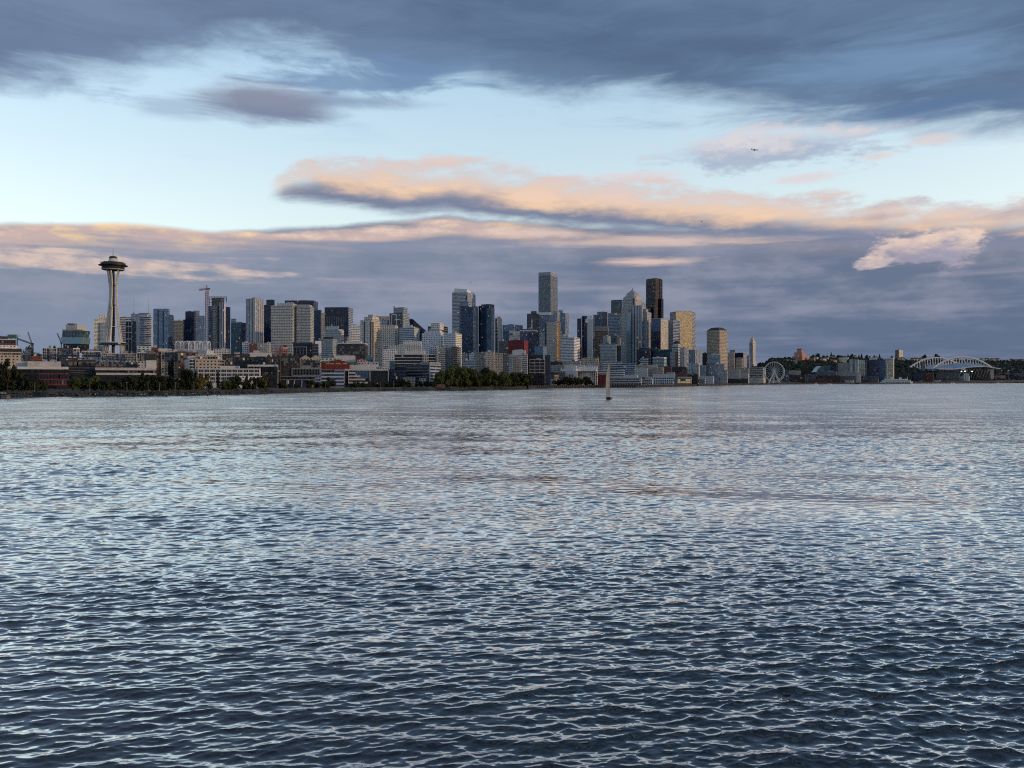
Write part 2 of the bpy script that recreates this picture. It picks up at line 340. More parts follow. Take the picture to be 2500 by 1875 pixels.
# ------------------------------------------------------------------ water: wind chop as real waves on a fan of ever wider rows
WATER_GAIN = 4.9
def build_water():
    rg = np.random.default_rng(5)
    d = [17.0]
    while d[-1] < 16000: d.append(d[-1] + max(.055, .0018 * d[-1], d[-1] ** 2 / 110000.))
    d = np.array(d); nc = 560
    th = np.linspace(R(-40), R(40), nc)
    Dg, Tg = np.meshgrid(d, th, indexing='ij')
    x = Dg * np.tan(Tg); y = Dg.copy()
    step = np.gradient(d)[:, None]
    z = np.zeros_like(x); dx = np.zeros_like(x); dy = np.zeros_like(x)
    patch = 0.85 + .30 * np.sin(x * .11 + 2.1 * np.sin(y * .06)) * np.sin(y * .13 + 1.1 * np.sin(x * .05)) + .42 * np.sin(x * .035 + 1.3 * np.sin(y * .021)) * np.sin(y * .05 + .9 * np.sin(x * .017))
    nw = 84
    for i in range(nw + 16):
        lam = .13 * (2.6 / .13) ** ((i + rg.random()) / nw) if i < nw else 8 + 34 * rg.random()
        a = .0060 * lam * (1.0 if lam < .9 else (.9 / lam) ** .55) * (1.0 if lam > .2 else lam / .2) * (.6 + .8 * rg.random())
        ang = rg.normal(.04, .42)                                  # crests run nearly across the view
        kx, ky = math.sin(ang), -math.cos(ang); k = 2 * math.pi / lam
        fade = np.clip((lam / step - 1.7) / 2.0, 0, 1)
        ph = k * (kx * x + ky * y) + rg.random() * 6.283
        A = a * fade * (patch if lam < 2.5 else 1.0)
        if i >= nw: A = (.0017 * lam) * fade * (.5 + .5 * patch)
        z += A * np.cos(ph); s = A * np.sin(ph) * 1.5; dx -= kx * s; dy -= ky * s
    v = np.stack([x + dx, y + dy, z], -1).reshape(-1, 3)
    nr = len(d); idx = np.arange(nr * nc).reshape(nr, nc)
    q = np.stack([idx[:-1, :-1], idx[:-1, 1:], idx[1:, 1:], idx[1:, :-1]], -1).reshape(-1, 4)
    me = bpy.data.meshes.new('water'); me.vertices.add(len(v)); me.vertices.foreach_set('co', v.ravel().astype(np.float32))
    me.loops.add(q.size); me.loops.foreach_set('vertex_index', q.ravel().astype(np.int32))
    me.polygons.add(len(q)); me.polygons.foreach_set('loop_start', np.arange(0, q.size, 4, dtype=np.int32))
    me.polygons.foreach_set('use_smooth', np.ones(len(q), bool)); me.update(calc_edges=True)
    m, nt, b = newmat('sea_water')
    g = nt.nodes.new('ShaderNodeNewGeometry'); P = S(nt, g.outputs['Position']); px, py, pz = sepa(P)
    P2 = comb(nt, px * .75, py * 1.25, 0.0)
    r1 = noise(P2, 1.15, 2, .5, col=True); r2 = noise(P2, 4.6, 3, .6, col=True)
    slick = noise(comb(nt, px * .0016 + py * .0010, py * .0062 - px * .0008, 0.0), 1.0, 5, .62).sm(.36, .64) * 1.0 + .22     # wind lanes
    rng = (px * px + py * py)._op('SQRT')
    far = rng.sm(45, 420)                                          # where the mesh is too coarse to carry the chop
    def vm(op, a, bb):
        n = nt.nodes.new('ShaderNodeVectorMath'); n.operation = op
        nt.links.new(a, n.inputs[0])
        if isinstance(bb, tuple): n.inputs[1].default_value = bb
        else: nt.links.new(bb, n.inputs[1])
        return n.outputs[0]
    def vs(a, f):
        n = nt.nodes.new('ShaderNodeVectorMath'); n.operation = 'SCALE'; nt.links.new(a, n.inputs[0]); nt.links.new(f.k, n.inputs['Scale']); return n.outputs[0]
    a1 = vs(vm('MULTIPLY', vm('SUBTRACT', r1.k, (.5, .5, .5)), (.9, .9, 0)), (far * .80 + .09) * slick)
    a2 = vs(vm('MULTIPLY', vm('SUBTRACT', r2.k, (.5, .5, .5)), (.7, .7, 0)), (far * .45 + .16) * slick)
    r3 = noise(comb(nt, px * .055, py * .10, 0.0), 1.0, 3, .6, col=True)
    a3 = vs(vm('MULTIPLY', vm('SUBTRACT', r3.k, (.5, .5, .5)), (.5, .7, 0)), rng.sm(120, 700) * slick)
    nn = vm('ADD', vm('ADD', vm('ADD', a1, a2), a3), g.outputs['Normal'])
    n3 = nt.nodes.new('ShaderNodeVectorMath'); n3.operation = 'NORMALIZE'; nt.links.new(nn, n3.inputs[0])
    nt.nodes.remove(b)
    gl = nt.nodes.new('ShaderNodeBsdfAnisotropic'); gl.inputs['Color'].default_value = (.96, .97, .94, 1); nt.links.new((far * .16 + .04).k, gl.inputs['Roughness'])
    df = nt.nodes.new('ShaderNodeBsdfDiffuse'); df.inputs['Color'].default_value = (.004, .008, .014, 1)
    fr = nt.nodes.new('ShaderNodeFresnel'); fr.inputs['IOR'].default_value = 1.34
    for q in (gl, fr): nt.links.new(n3.outputs[0], q.inputs['Normal'])
    mx = nt.nodes.new('ShaderNodeMixShader'); nt.links.new(((S(nt, fr.outputs[0]) * WATER_GAIN).sat().pw(1.3) * .86).k, mx.inputs[0])
    nt.links.new(df.outputs[0], mx.inputs[1]); nt.links.new(gl.outputs[0], mx.inputs[2]); nt.links.new(mx.outputs[0], nt.nodes['Material Output'].inputs[0])
    me.materials.append(m)
    o = link('water', me); tag(o, 'dark choppy bay water with pale sky reflected on its crests', None, kind='structure'); return o
build_water()

# ------------------------------------------------------------------ land: shoreline and rising ground
SHORE = [(-900, 975), (-200, 971), (0, 970), (150, 969), (400, 966), (620, 962), (800, 957), (1000, 954), (1100, 953), (1260, 950.5), (1300, 948.5), (1440, 946.7),
         (1560, 946.3), (1690, 943.2), (1760, 941), (1850, 939.3), (1950, 938.6), (2150, 937.2), (2340, 936), (2500, 935.2), (3300, 934.5)]
SLOPE = [(-900, 600, 1350, 36), (0, 640, 1400, 36), (600, 800, 1500, 40), (1000, 1040, 1900, 45), (1300, 1320, 2300, 52), (1600, 1650, 2500, 58), (1800, 2150, 2700, 58),
         (1862, 2400, 2900, 62), (1885, 2450, 2950, 84), (1990, 2550, 3100, 90), (2060, 2650, 3300, 96), (2200, 2900, 3800, 100), (2500, 3200, 4300, 108), (3300, 3300, 4600, 110)]
def _it(tab, px, k): return float(np.interp(px, [t[0] for t in tab], [t[k] for t in tab]))
def shoreD(px): return HC * FPX / (_it(SHORE, px, 1) - HOR)
def ground(x, y):
    px = CX + x / y * FPX; s = shoreD(px); 
    a, b, h = _it(SLOPE, px, 1), _it(SLOPE, px, 2), _it(SLOPE, px, 3)
    t = min(1, max(0, (y - a) / (b - a))); t = t * t * (3 - 2 * t) * .55 + t * .45
    e = y - s
    bank = -2.5 + 6.3 * min(1, max(0, (e + 3) / 14.0)) if e < 11 else 3.8
    return bank + t * (h - 4)
MAT = {}
MAT['grass'] = plain('bank_grass', (.075, .075, .045, 1), .95, var=.5, scale=.08)
MAT['rock'] = plain('rip_rap_rock', (.045, .042, .038, 1), .9, var=.5, scale=.6)
MAT['asphalt'] = plain('asphalt', (.055, .055, .058, 1), .9)
MAT['leafdark'] = plain('leaves_dark', (.028, .036, .016, 1), .8, var=.55, scale=.35, spec=.15)
MAT['leaf'] = plain('leaves_green', (.070, .088, .028, 1), .8, var=.55, scale=.35, spec=.15)
MAT['leafgold'] = plain('leaves_turning', (.12, .10, .035, 1), .8, var=.5, scale=.35, spec=.15)
MAT['leaffar'] = plain('leaves_far', (.035, .045, .035, 1), .9, var=.5, scale=.05, spec=.1)
MAT['bark'] = plain('bark', (.05, .04, .032, 1), .9)
MAT['white'] = plain('white_paint', (.80, .80, .79, 1), .5, var=.05)
MAT['offwhite'] = plain('off_white_paint', (.56, .555, .54, 1), .6, var=.08)
MAT['roof'] = plain('roof_gravel', (.16, .16, .165, 1), .9)
MAT['roofdark'] = plain('roof_tar', (.05, .052, .058, 1), .85)
MAT['steel'] = plain('grey_steel', (.26, .27, .28, 1), .5, .3)
MAT['darksteel'] = plain('dark_steel', (.03, .032, .036, 1), .55, .2)
MAT['concrete'] = plain('concrete', (.46, .45, .43, 1), .85)
MAT['darkconc'] = plain('dark_concrete', (.13, .13, .13, 1), .85)
MAT['red'] = plain('red_paint', (.17, .03, .024, 1), .6)
MAT['maroon'] = plain('maroon_panel', (.17, .02, .028, 1), .6, var=.1)
MAT['brick'] = plain('red_brick', (.24, .09, .055, 1), .9)
MAT['pane'] = plain('window_glass', (.012, .016, .024, 1), .12, var=.3, spec=.6)
MAT['panelit'] = plain('lit_window', (.4, .3, .2, 1), .4, emis=((1, .74, .44, 1), .085))
MAT['paneblind'] = plain('blind_window', (.17, .165, .155, 1), .5)
MAT['teal'] = plain('teal_glass', (.07, .17, .19, 1), .15, var=.25, spec=.7)
MAT['paleglass'] = plain('pale_glass', (.22, .36, .42, 1), .12, .35, var=.25, scale=.4, spec=.8)
MAT['pink'] = plain('crane_red', (.30, .10, .085, 1), .6)
MAT['timber'] = plain('wet_timber', (.035, .03, .026, 1), .8)
MAT['gold'] = plain('gold_panel', (.5, .34, .14, 1), .4, .3)

def build_land():
    pxs = list(np.linspace(-900, 3300, 150)); off = [-14, -6, -3, 0, 3, 6, 9, 12, 20, 40, 80, 140, 220, 320, 450, 600, 800, 1050, 1350, 1700, 2100, 2600, 3500, 5000, 9000]
    vs, fs = [], []
    for px in pxs:
        s = shoreD(px); t = (px - CX) / FPX
        jit = 5.0 * math.sin(px * .09) + 3.0 * math.sin(px * .31 + 1)
        for o in off:
            y = max(60, s + o + (jit if o < 60 else 0)); vs.append((t * y, y, ground(t * y, y - (jit if o < 60 else 0)) + (rnd.uniform(-.25, .25) if 0 < o < 60 else 0)))
    n = len(off)
    for i in range(len(pxs) - 1):
        for j in range(n - 1): fs.append((i * n + j, (i + 1) * n + j, (i + 1) * n + j + 1, i * n + j + 1))
    me = bpy.data.meshes.new('ground'); me.from_pydata(vs, [], fs)
    m, nt, b = newmat('city_ground')
    g = nt.nodes.new('ShaderNodeNewGeometry'); P = S(nt, g.outputs['Position']); x, y, z = sepa(P)
    n1 = noise(P, .05, 5, .6); n2 = noise(P, .8, 4, .6)
    earth = mixc(nt, n1.sm(.4, .6), (.05, .047, .033, 1), (.028, .032, .018, 1))
    city = mixc(nt, n2.sm(.3, .7), (.05, .05, .052, 1), (.09, .088, .085, 1))
    c = mixc(nt, z.sm(3.9, 6.5), earth, city)
    c = mixc(nt, (z + n2).sm(2.6, 1.2), c, mixc(nt, n2.sm(.35, .65), (.015, .014, .013, 1), (.06, .055, .05, 1)))
    nt.links.new(c.k, b.inputs['Base Color']); b.inputs['Roughness'].default_value = .95
    me.materials.append(m); o = link('ground', me); tag(o, 'sloping city ground rising from the rocky shore', kind='structure')
build_land()

# ------------------------------------------------------------------ building maker
def poly_box(f, x0, xc, x1, D, psi=None, dep=None):
    t0, tc, t1 = [(U(f, v) - CX) / FPX for v in (x0, xc, x1)]
    X = tc * D; be = math.atan(tc)
    vl, vr = max(0.0, tc - t0) * D * math.cos(be), max(0.0, t1 - tc) * D * math.cos(be)
    if vl < .5:                                                    # only the right hand face shows
        psi = be + R(70) if psi is None else R(psi); d = (t1 * D - X) / (math.sin(psi) - t1 * math.cos(psi)); w = dep or min(max(12, d * .8), 40)
    else:
        if psi is None:                                            # turn the block so that a believable depth shows the right hand face seen
            dt = dep or min(max(15, vl * .8), 42); phi = math.asin(min(.62, vr / dt)); psi = be + max(phi, R(.6))
        else: psi = R(psi); phi = psi - be
        w = (X - t0 * D) / (math.cos(psi) + t0 * math.sin(psi))
        d = (dep or min(max(15, vl * .8), 42)) if phi < R(1.2) else (t1 * D - X) / (math.sin(psi) - t1 * math.cos(psi))
    a = (-math.cos(psi), math.sin(psi)); b = (math.sin(psi), math.cos(psi))
    C = (X, D); Rr = (X + d * b[0], D + d * b[1]); L = (X + w * a[0], D + w * a[1]); Bk = (Rr[0] + w * a[0], Rr[1] + w * a[1])
    return [C, Rr, Bk, L], psi, w, d
def base_z(poly): return min(ground(x, y) for x, y in poly) - 1.5
def mats_of(st):
    st = st if isinstance(st, (list, tuple)) else (st,)
    g = lambda s: FAC[s] if s in FAC else MAT[s]
    l = g(st[0]); r = g(st[1]) if len(st) > 1 else l
    return [l, r, MAT['roof'] if len(st) < 3 else g(st[2])]
def dry(D, f, x0, x1):
    s = max(shoreD(U(f, v)) for v in (x0, (x0 + x1) / 2, x1))       # keep every building on dry land
    return D if D > s + 130 else s + 34 + 96 * min(1, max(0, (D - (s - 260)) / 390))
class Bd: pass
def volume(root, part, poly, z0, z1, style, ztops=None, kind=None):
    mb = MB(); n = len(poly)
    mats = ([1] + [0] * (n - 2) + [0]) if n == 4 else [0] * n
    off = root.location
    mb.prism([(x - off.x, y - off.y) for x, y in poly], z0 - off.z, z1 - off.z, 0, 2, [z - off.z for z in ztops] if ztops else None, mats=mats)
    o = mb.build(part, mats_of(style), root)
    if kind: o['kind'] = kind
    return o
GRP = dict(d='downtown high-rises', l='low buildings behind the shore', m='mid-rise buildings of the waterfront slope', h='buildings on the far hillside', p='pier sheds along the waterfront')
def B(f, x0, xc, x1, yt, D, style, name, label, cat='building', grp='d', psi=None, dep=None, ex=(), slabs=None, fins=None, roof=1, slope=None, lp=None, bev=0):
    D = dry(D, f, x0, x1)
    poly, ps, w, d = poly_box(f, x0, xc, x1, D, psi, dep)
    zt = Z_(W(f, yt), D); z0 = base_z(poly)
    C = poly[0]
    root = empty(name, (C[0], C[1], z0), label, cat, GRP.get(grp, grp))
    r = Bd(); r.root, r.poly, r.psi, r.w, r.d, r.z0, r.zt, r.D, r.f = root, poly, ps, w, d, z0, zt, D, f
    ztops = None
    if slope is not None:                                        # rows of the roof edge at left and right
        zl = Z_(W(f, slope), D); ztops = [zt, zt, zl, zl]
    if bev:                                                      # rounded or cut corners seen in plan
        pts = []
        for i, p in enumerate(poly):
            p0, p2 = poly[i - 1], poly[(i + 1) % 4]
            for q, first in ((p0, True), (p2, False)):
                L = math.hypot(q[0] - p[0], q[1] - p[1]); t = min(.42, bev / L); pts.append((p[0] + (q[0] - p[0]) * t, p[1] + (q[1] - p[1]) * t))
        volume(root, 'wall', pts, z0, zt, style)
    else: volume(root, 'wall', poly, z0, zt, style, ztops)
    for e in ex:                                                 # further volumes: part, x0, xc, x1, ytop, ybottom ('g' ground), style, dD
        part, a0, ac, a1, ey, eb, est = e[:7]; dD = e[7] if len(e) > 7 else 0.0
        pl, _, _, _ = poly_box(f, a0, ac, a1, D + dD, math.degrees(ps) if not (ac >= a1 or ac <= a0) or psi is not None else None, e[8] if len(e) > 8 else None)
        zb = z0 if eb == 'g' else (zt - .3 if eb is None else Z_(W(f, eb), D + dD))
        volume(root, part, pl, zb, Z_(W(f, ey), D + dD), est)
    lo = root.location
    def edge(k):
        a, b = ((poly[3], poly[0]) if k == 'l' else (poly[0], poly[1])); L = math.hypot(b[0] - a[0], b[1] - a[1]); t = ((b[0] - a[0]) / L, (b[1] - a[1]) / L)
        return a, b, L, t, (t[1], -t[0])
    r.edge = edge
    if slabs:                                                    # balcony / floor slabs: edges, pitch, reach, material, [from row]
        mb = MB(); step, reach = slabs[1], slabs[2]; top = Z_(W(f, slabs[4]), D) if len(slabs) > 4 else zt - .5
        for k in slabs[0]:
            a, b, L, t, n = edge(k); z = top
            low = max(z0 + 4, zt - 160)
            u0, u1 = (slabs[5] if len(slabs) > 5 else (0, 1))
            while z > low:
                p = [(a[0] + t[0] * L * u0 - lo.x, a[1] + t[1] * L * u0 - lo.y), (a[0] + t[0] * L * u1 - lo.x, a[1] + t[1] * L * u1 - lo.y)]
                mb.prism([(p[0][0] + n[0] * reach, p[0][1] + n[1] * reach), (p[1][0] + n[0] * reach, p[1][1] + n[1] * reach), (p[1][0] + n[0] * .02, p[1][1] + n[1] * .02), (p[0][0] + n[0] * .02, p[0][1] + n[1] * .02)], z - .55 - lo.z, z - lo.z, 0, 0)
                z -= step
        o = mb.build('balcony_slab', MAT[slabs[3]], root); o['kind'] = 'stuff'
    if fins:                                                     # upright fins: edges, pitch, reach, width, material
        mb = MB()
        for k in fins[0]:
            a, b, L, t, n = edge(k); q = 0.0
            while q <= L + .01:
                c = (a[0] + t[0] * q - lo.x, a[1] + t[1] * q - lo.y); h = fins[3] / 2
                mb.prism([(c[0] - t[0] * h + n[0] * fins[2], c[1] - t[1] * h + n[1] * fins[2]), (c[0] + t[0] * h + n[0] * fins[2], c[1] + t[1] * h + n[1] * fins[2]), (c[0] + t[0] * h + n[0] * .02, c[1] + t[1] * h + n[1] * .02), (c[0] - t[0] * h + n[0] * .02, c[1] - t[1] * h + n[1] * .02)], 0, zt + .6 - lo.z, 0, 0)
                q += fins[1]
        o = mb.build('facade_fin', MAT[fins[4]], root); o['kind'] = 'stuff'
    if roof and slope is None:                                   # plant on the roof
        cx = sum(p[0] for p in poly) / 4 - lo.x; cy = sum(p[1] for p in poly) / 4 - lo.y
        for i in range(rnd.choice([1, 1, 2])):
            sx, sy = w * rnd.uniform(.12, .3), d * rnd.uniform(.15, .3); ox = rnd.uniform(-.22, .22) * w
            mb = MB(); h = rnd.uniform(1.6, 3.4) * roof
            ca, sa = math.cos(-ps), math.sin(-ps)
            P = [(cx + (ox + u * sx) * ca - v * sy * sa, cy + (ox + u * sx) * sa + v * sy * ca) for u, v in ((-.5, -.5), (.5, -.5), (.5, .5), (-.5, .5))]
            mb.prism(P, zt - .2 - lo.z, zt + h - lo.z, 0, 0); mb.build('rooftop_unit', [rnd.choice([MAT['concrete'], MAT['steel'], MAT['darkconc']])], root)
    return r
_wm = {}
def window_mesh(w, h, pane='pane', frame='offwhite', mull=0):
    k = (round(w, 2), round(h, 2), pane, frame, mull)
    if k not in _wm:
        mb = MB(); t = .14
        mb.face([(-w / 2, -.04, -h / 2), (w / 2, -.04, -h / 2), (w / 2, -.04, h / 2), (-w / 2, -.04, h / 2)], 0)
        pm_, mb = mb.mesh('window', [MAT[pane]]), MB()
        for a in ((-w / 2 - t, w / 2 + t, h / 2, h / 2 + t), (-w / 2 - t, w / 2 + t, -h / 2 - t, -h / 2), (-w / 2 - t, -w / 2, -h / 2, h / 2), (w / 2, w / 2 + t, -h / 2, h / 2)): mb.box(a[0], a[1], -.16, -.01, a[2], a[3], 1)
        for i in range(mull):
            u = -w / 2 + w * (i + 1) / (mull + 1); mb.box(u - .05, u + .05, -.10, -.045, -h / 2, h / 2, 1)
        _wm[k] = (pm_, mb.mesh('window_frame', [MAT[frame]]))
    return _wm[k]
def put_window(ms, root, loc, ang=0.0, part='window'):
    o = link(part, ms[0], root, loc, ang); link('frame', ms[1], o)
def windows(b, k, rows, n, w, h, frame='offwhite', lit=.05, blind=.15, mull=0, u0=.04, u1=.96, skip=()):
    """n windows per row along edge k, rows given as survey rows of the window centres"""
    a, bb, L, t, nn = b.edge(k); ang = math.atan2(t[1], t[0]); lo = b.root.location
    for ri, y in enumerate(rows):
        z = Z_(W(b.f, y), b.D)
        for i in range(n):
            if (ri, i) in skip: continue
            q = L * (u0 + (u1 - u0) * (i + .5) / n); r_ = rnd.random()
            lit_ = lit * (.55 if lit < .3 else 1)
            pane = 'panelit' if r_ < lit_ else ('paneblind' if r_ < lit + blind else 'pane')
            put_window(window_mesh(w, h, pane, frame, mull), b.root, (a[0] + t[0] * q + nn[0] * .02 - lo.x, a[1] + t[1] * q + nn[1] * .02 - lo.y, z - lo.z), ang)
def panel(b, k, u0, u1, ya, yb, mat, part, proud=.35):
    """a flat slab proud of edge k between survey rows ya (top) and yb"""
    a, bb, L, t, n = b.edge(k); lo = b.root.location; mb = MB()
    p = [(a[0] + t[0] * L * u - lo.x, a[1] + t[1] * L * u - lo.y) for u in (u0, u1)]
    mb.prism([(p[0][0] + n[0] * proud, p[0][1] + n[1] * proud), (p[1][0] + n[0] * proud, p[1][1] + n[1] * proud), (p[1][0] + n[0] * .02, p[1][1] + n[1] * .02), (p[0][0] + n[0] * .02, p[0][1] + n[1] * .02)],
             (Z_(W(b.f, yb), b.D) if yb != 'g' else b.z0) - lo.z, Z_(W(b.f, ya), b.D) - lo.z, 0, 0)
    return mb.build(part, [FAC[mat] if mat in FAC else MAT[mat]], b.root)
def rod(b, f, x, y0, y1, D, r=.35, part='antenna', mat='steel'):
    mb = MB(); lo = b.root.location; X = X_(U(f, x), D)
    mb.beam((X - lo.x, D - lo.y, Z_(W(f, y1), D) - lo.z), (X - lo.x, D - lo.y, Z_(W(f, y0), D) - lo.z), r, 0, 5, r * .4); return mb.build(part, MAT[mat], b.root)

# facade kinds
fac('cream', (.52, .49, .42), (.03, .04, .05), 3.4, 3.1, .5, .5)
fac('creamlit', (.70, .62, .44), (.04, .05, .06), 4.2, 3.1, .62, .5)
fac('bluegrid', (.20, .25, .31), (.06, .10, .16), 1.8, 3.6, .84, .72)
fac('lightblue', (.16, .24, .34), (.11, .18, .27), 1.7, 3.9, .9, .86, metal=.1)
fac('blue', (.07, .12, .20), (.045, .085, .16), 1.6, 3.9, .9, .84, metal=.1)
fac('navy', (.012, .022, .055), (.010, .020, .055), 1.7, 4.0, .9, .84, vary=.8, blind=.03)
fac('navygrid', (.05, .07, .11), (.012, .022, .055), 3.0, 4.0, .86, .8, vary=.8, blind=.05)
fac('bluelit', (.04, .08, .14), (.022, .055, .11), 2.6, 3.2, .8, .7, lit=.007, vary=1.3, blind=.14)
fac('black', (.018, .02, .026), (.010, .012, .018), 2.2, 3.8, .8, .6, vary=.8, blind=.04)
fac('tealg', (.05, .11, .13), (.05, .12, .15), 2.2, 3.8, .9, .78, vary=.9, blind=.1)
fac('condo', (.36, .40, .40), (.03, .042, .052), 4.6, 2.95, .55, .5, vary=.8, blind=.2)
fac('condo2', (.36, .39, .40), (.05, .065, .08), 2.6, 2.95, .6, .58, vary=.9, blind=.2)
fac('condod', (.13, .15, .16), (.035, .05, .06), 3.2, 3.1, .66, .62, vary=.9)
fac('greyglass', (.28, .33, .36), (.06, .09, .12), 2.4, 3.1, .78, .66, vary=1.0, blind=.2)
fac('beige', (.43, .39, .33), (.03, .035, .045), 3.0, 3.1, .5, .52)
fac('beiged', (.29, .27, .24), (.035, .04, .05), 2.4, 3.6, .5, .5)
fac('tan', (.40, .34, .26), (.03, .04, .05), 2.6, 3.7, .62, .55, band=(.36, .29, .21))
fac('stone', (.40, .37, .32), (.05, .055, .065), 2.0, 3.3, .42, .6)
fac('brown', (.20, .145, .10), (.04, .045, .05), 2.4, 3.8, .7, .5, band=(.26, .19, .13))
fac('whiteb', (.62, .62, .60), (.03, .04, .055), 3.6, 3.3, .86, .46)
fac('whitegrid', (.55, .57, .60), (.05, .07, .10), 3.0, 3.1, .55, .5)
fac('bands', (.42, .43, .43), (.05, .065, .085), 8., 3.9, 1.01, .5, vary=.35, blind=.06)
fac('bandsdark', (.16, .16, .165), (.015, .02, .03), 7., 3.9, 1.01, .62, vary=.35, blind=.05)
fac('bandsblue', (.30, .34, .40), (.03, .055, .11), 5., 4.0, 1.01, .6, vary=.5, blind=.05)
fac('finwhite', (.50, .50, .49), (.025, .035, .06), 3.6, 3.4, .52, 1.01, vary=.4, blind=.05)
fac('finblue', (.33, .38, .44), (.03, .05, .09), 2.8, 3.4, .6, .96, vary=.6)
fac('greyslab', (.28, .30, .325), (.10, .115, .14), 2.6, 3.9, .6, .6, vary=.5, blind=.02, metal=.1)
fac('rainier', (.19, .225, .245), (.125, .155, .18), 1.5, 2.6, .84, .8, vary=1.5, blind=.05, rough=.25)
fac('third', (.33, .315, .29), (.10, .115, .135), 1.9, 3.9, .55, .55, vary=.5, blind=.03)
fac('thirdv', (.30, .31, .315), (.05, .07, .10), 7.5, 3.9, .34, 1.01, vary=.2, blind=.0)
fac('columbia', (.012, .014, .028), (.010, .013, .030), 2.2, 3.8, .85, .75, vary=.9, blind=.02, rough=.2)
fac('columbiar', (.010, .010, .012), (.036, .028, .020), 2.6, 3.8, .9, .62, vary=1.6, blind=.02, metal=.35, rough=.3)  # warm tint puts the gold glint of the sunset face into the glass
fac('goldf', (.45, .36, .23), (.74, .55, .30), 1.6, 3.9, .9, .84, vary=.35, blind=.0, metal=.4, rough=.42)  # sunset reflection put into the gold colour of the glass
fac('drab', (.15, .15, .16), (.03, .035, .045), 3.4, 3.3, .5, .5)
fac('goldside', (.33, .31, .29), (.03, .03, .035), 6., 3.9, 1.01, .5, vary=.3)
fac('pale', (.45, .42, .36), (.30, .29, .26), 3.2, 4.0, .84, .8, vary=.7, metal=.4, rough=.3)  # right face of one glass tower, sunlight put into its paler colour
fac('brick', (.16, .07, .052), (.03, .03, .035), 3.2, 3.3, .45, .5, lit=.02)
fac('brickpink', (.42, .20, .15), (.10, .07, .06), 3.4, 3.6, .45, .5)
fac('darkapt', (.05, .046, .044), (.03, .033, .04), 3.6, 3.2, .42, .48, lit=.015, blind=.22, vary=.8)
fac('greyapt', (.36, .36, .37), (.03, .035, .045), 3.4, 3.1, .5, .5, lit=.03)
fac('whiteapt', (.56, .56, .55), (.03, .035, .045), 3.4, 3.1, .45, .5, lit=.03)
fac('tanapt', (.33, .29, .23), (.03, .035, .045), 3.4, 3.1, .45, .5, lit=.03)
fac('pier', (.36, .39, .41), (.03, .045, .055), 4.0, 4.2, .66, .42, lit=.03, blind=.25, vary=1.)
fac('pierwhite', (.58, .60, .61), (.03, .045, .055), 3.6, 4.2, .5, .4, lit=.02)
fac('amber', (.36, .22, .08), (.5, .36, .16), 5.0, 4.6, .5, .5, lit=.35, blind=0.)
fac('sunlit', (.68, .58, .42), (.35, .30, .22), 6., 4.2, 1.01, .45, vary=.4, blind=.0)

# ------------------------------------------------------------------ towers, left to right (sheet, left, front corner, right, top, depth)
T = 'skyscraper'
# around the needle
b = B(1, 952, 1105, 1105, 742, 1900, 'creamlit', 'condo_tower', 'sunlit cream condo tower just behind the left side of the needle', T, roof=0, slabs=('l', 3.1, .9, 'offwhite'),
      ex=[('penthouse', 1000, 1105, 1105, 705, None, 'cream', 2), ('glass_bay', 1012, 1098, 1098, 782, 'g', 'greyglass', -4)])
b = B(1, 1212, 1332, 1332, 722, 1900, 'bandsblue', 'condo_tower', 'blue grey banded tower just right of the needle legs', T, slabs=('l', 3.9, .8, 'offwhite'))
b = B(1, 1270, 1337, 1380, 762, 1800, ('black', 'navy'), 'condo_tower', 'narrow dark tower with pale window frames right of the needle', T, roof=.5)
for u in (.02, .5, .98): panel(b, 'l', u - .02, u + .02, 748, 'g', 'offwhite', 'frame', .5)
for y in (760, 815, 875, 940): panel(b, 'l', 0, 1, y, y + 7, 'offwhite', 'frame', .4)
b = B(1, 1378, 1500, 1555, 716, 1750, 'bandsblue', 'condo_tower', 'rounded balconied condo tower under the right rooftop mast', T, slabs=('lr', 3.3, 1.1, 'offwhite'), roof=0, bev=9,
      ex=[('penthouse', 1402, 1500, 1528, 680, None, 'greyglass', 6), ('crown', 1415, 1490, 1510, 700, None, 'offwhite', 3)])
rod(b, 1, 1505, 545, 690, 1755, .45)
b = B(1, 1326, 1402, 1402, 690, 1850, 'lightblue', 'glass_tower', 'slim pale blue tower under the left rooftop mast', T)
rod(b, 1, 1357, 530, 690, 1855, .45)
b = B(2, 125, 312, 388, 452, 1700, ('lightblue', 'blue'), 'glass_tower', 'pale blue glass tower with dark upright slots and raised roof screen', T, roof=0, psi=2,
      ex=[('roof_screen', 127, 312, 334, 382, None, ('lightblue', 'bluegrid'), 0)])
panel(b, 'l', .31, .38, 405, 'g', 'navy', 'slot', .3); panel(b, 'l', .66, .72, 405, 'g', 'navy', 'slot', .3)
B(2, 388, 505, 505, 532, 1900, 'condod', 'condo_tower', 'small grey green tower with a dark gap below its roof, left of the navy tower', T, slabs=('l', 3.2, .8, 'concrete'))
B(2, 503, 532, 532, 520, 2000, 'navy', 'glass_tower', 'thin navy strip of a tower left of the square navy tower', T, roof=0)
B(2, 531, 640, 664, 416, 1800, ('navy', 'blue'), 'glass_tower', 'square navy glass tower left of the tower crane', T, ex=[('core', 640, 710, 712, 405, 'g', 'greyslab', 14)])
B(2, 682, 770, 782, 472, 1760, ('lightblue', 'blue'), 'glass_tower', 'mid blue glass tower directly left of the crane mast', T, roof=.5)
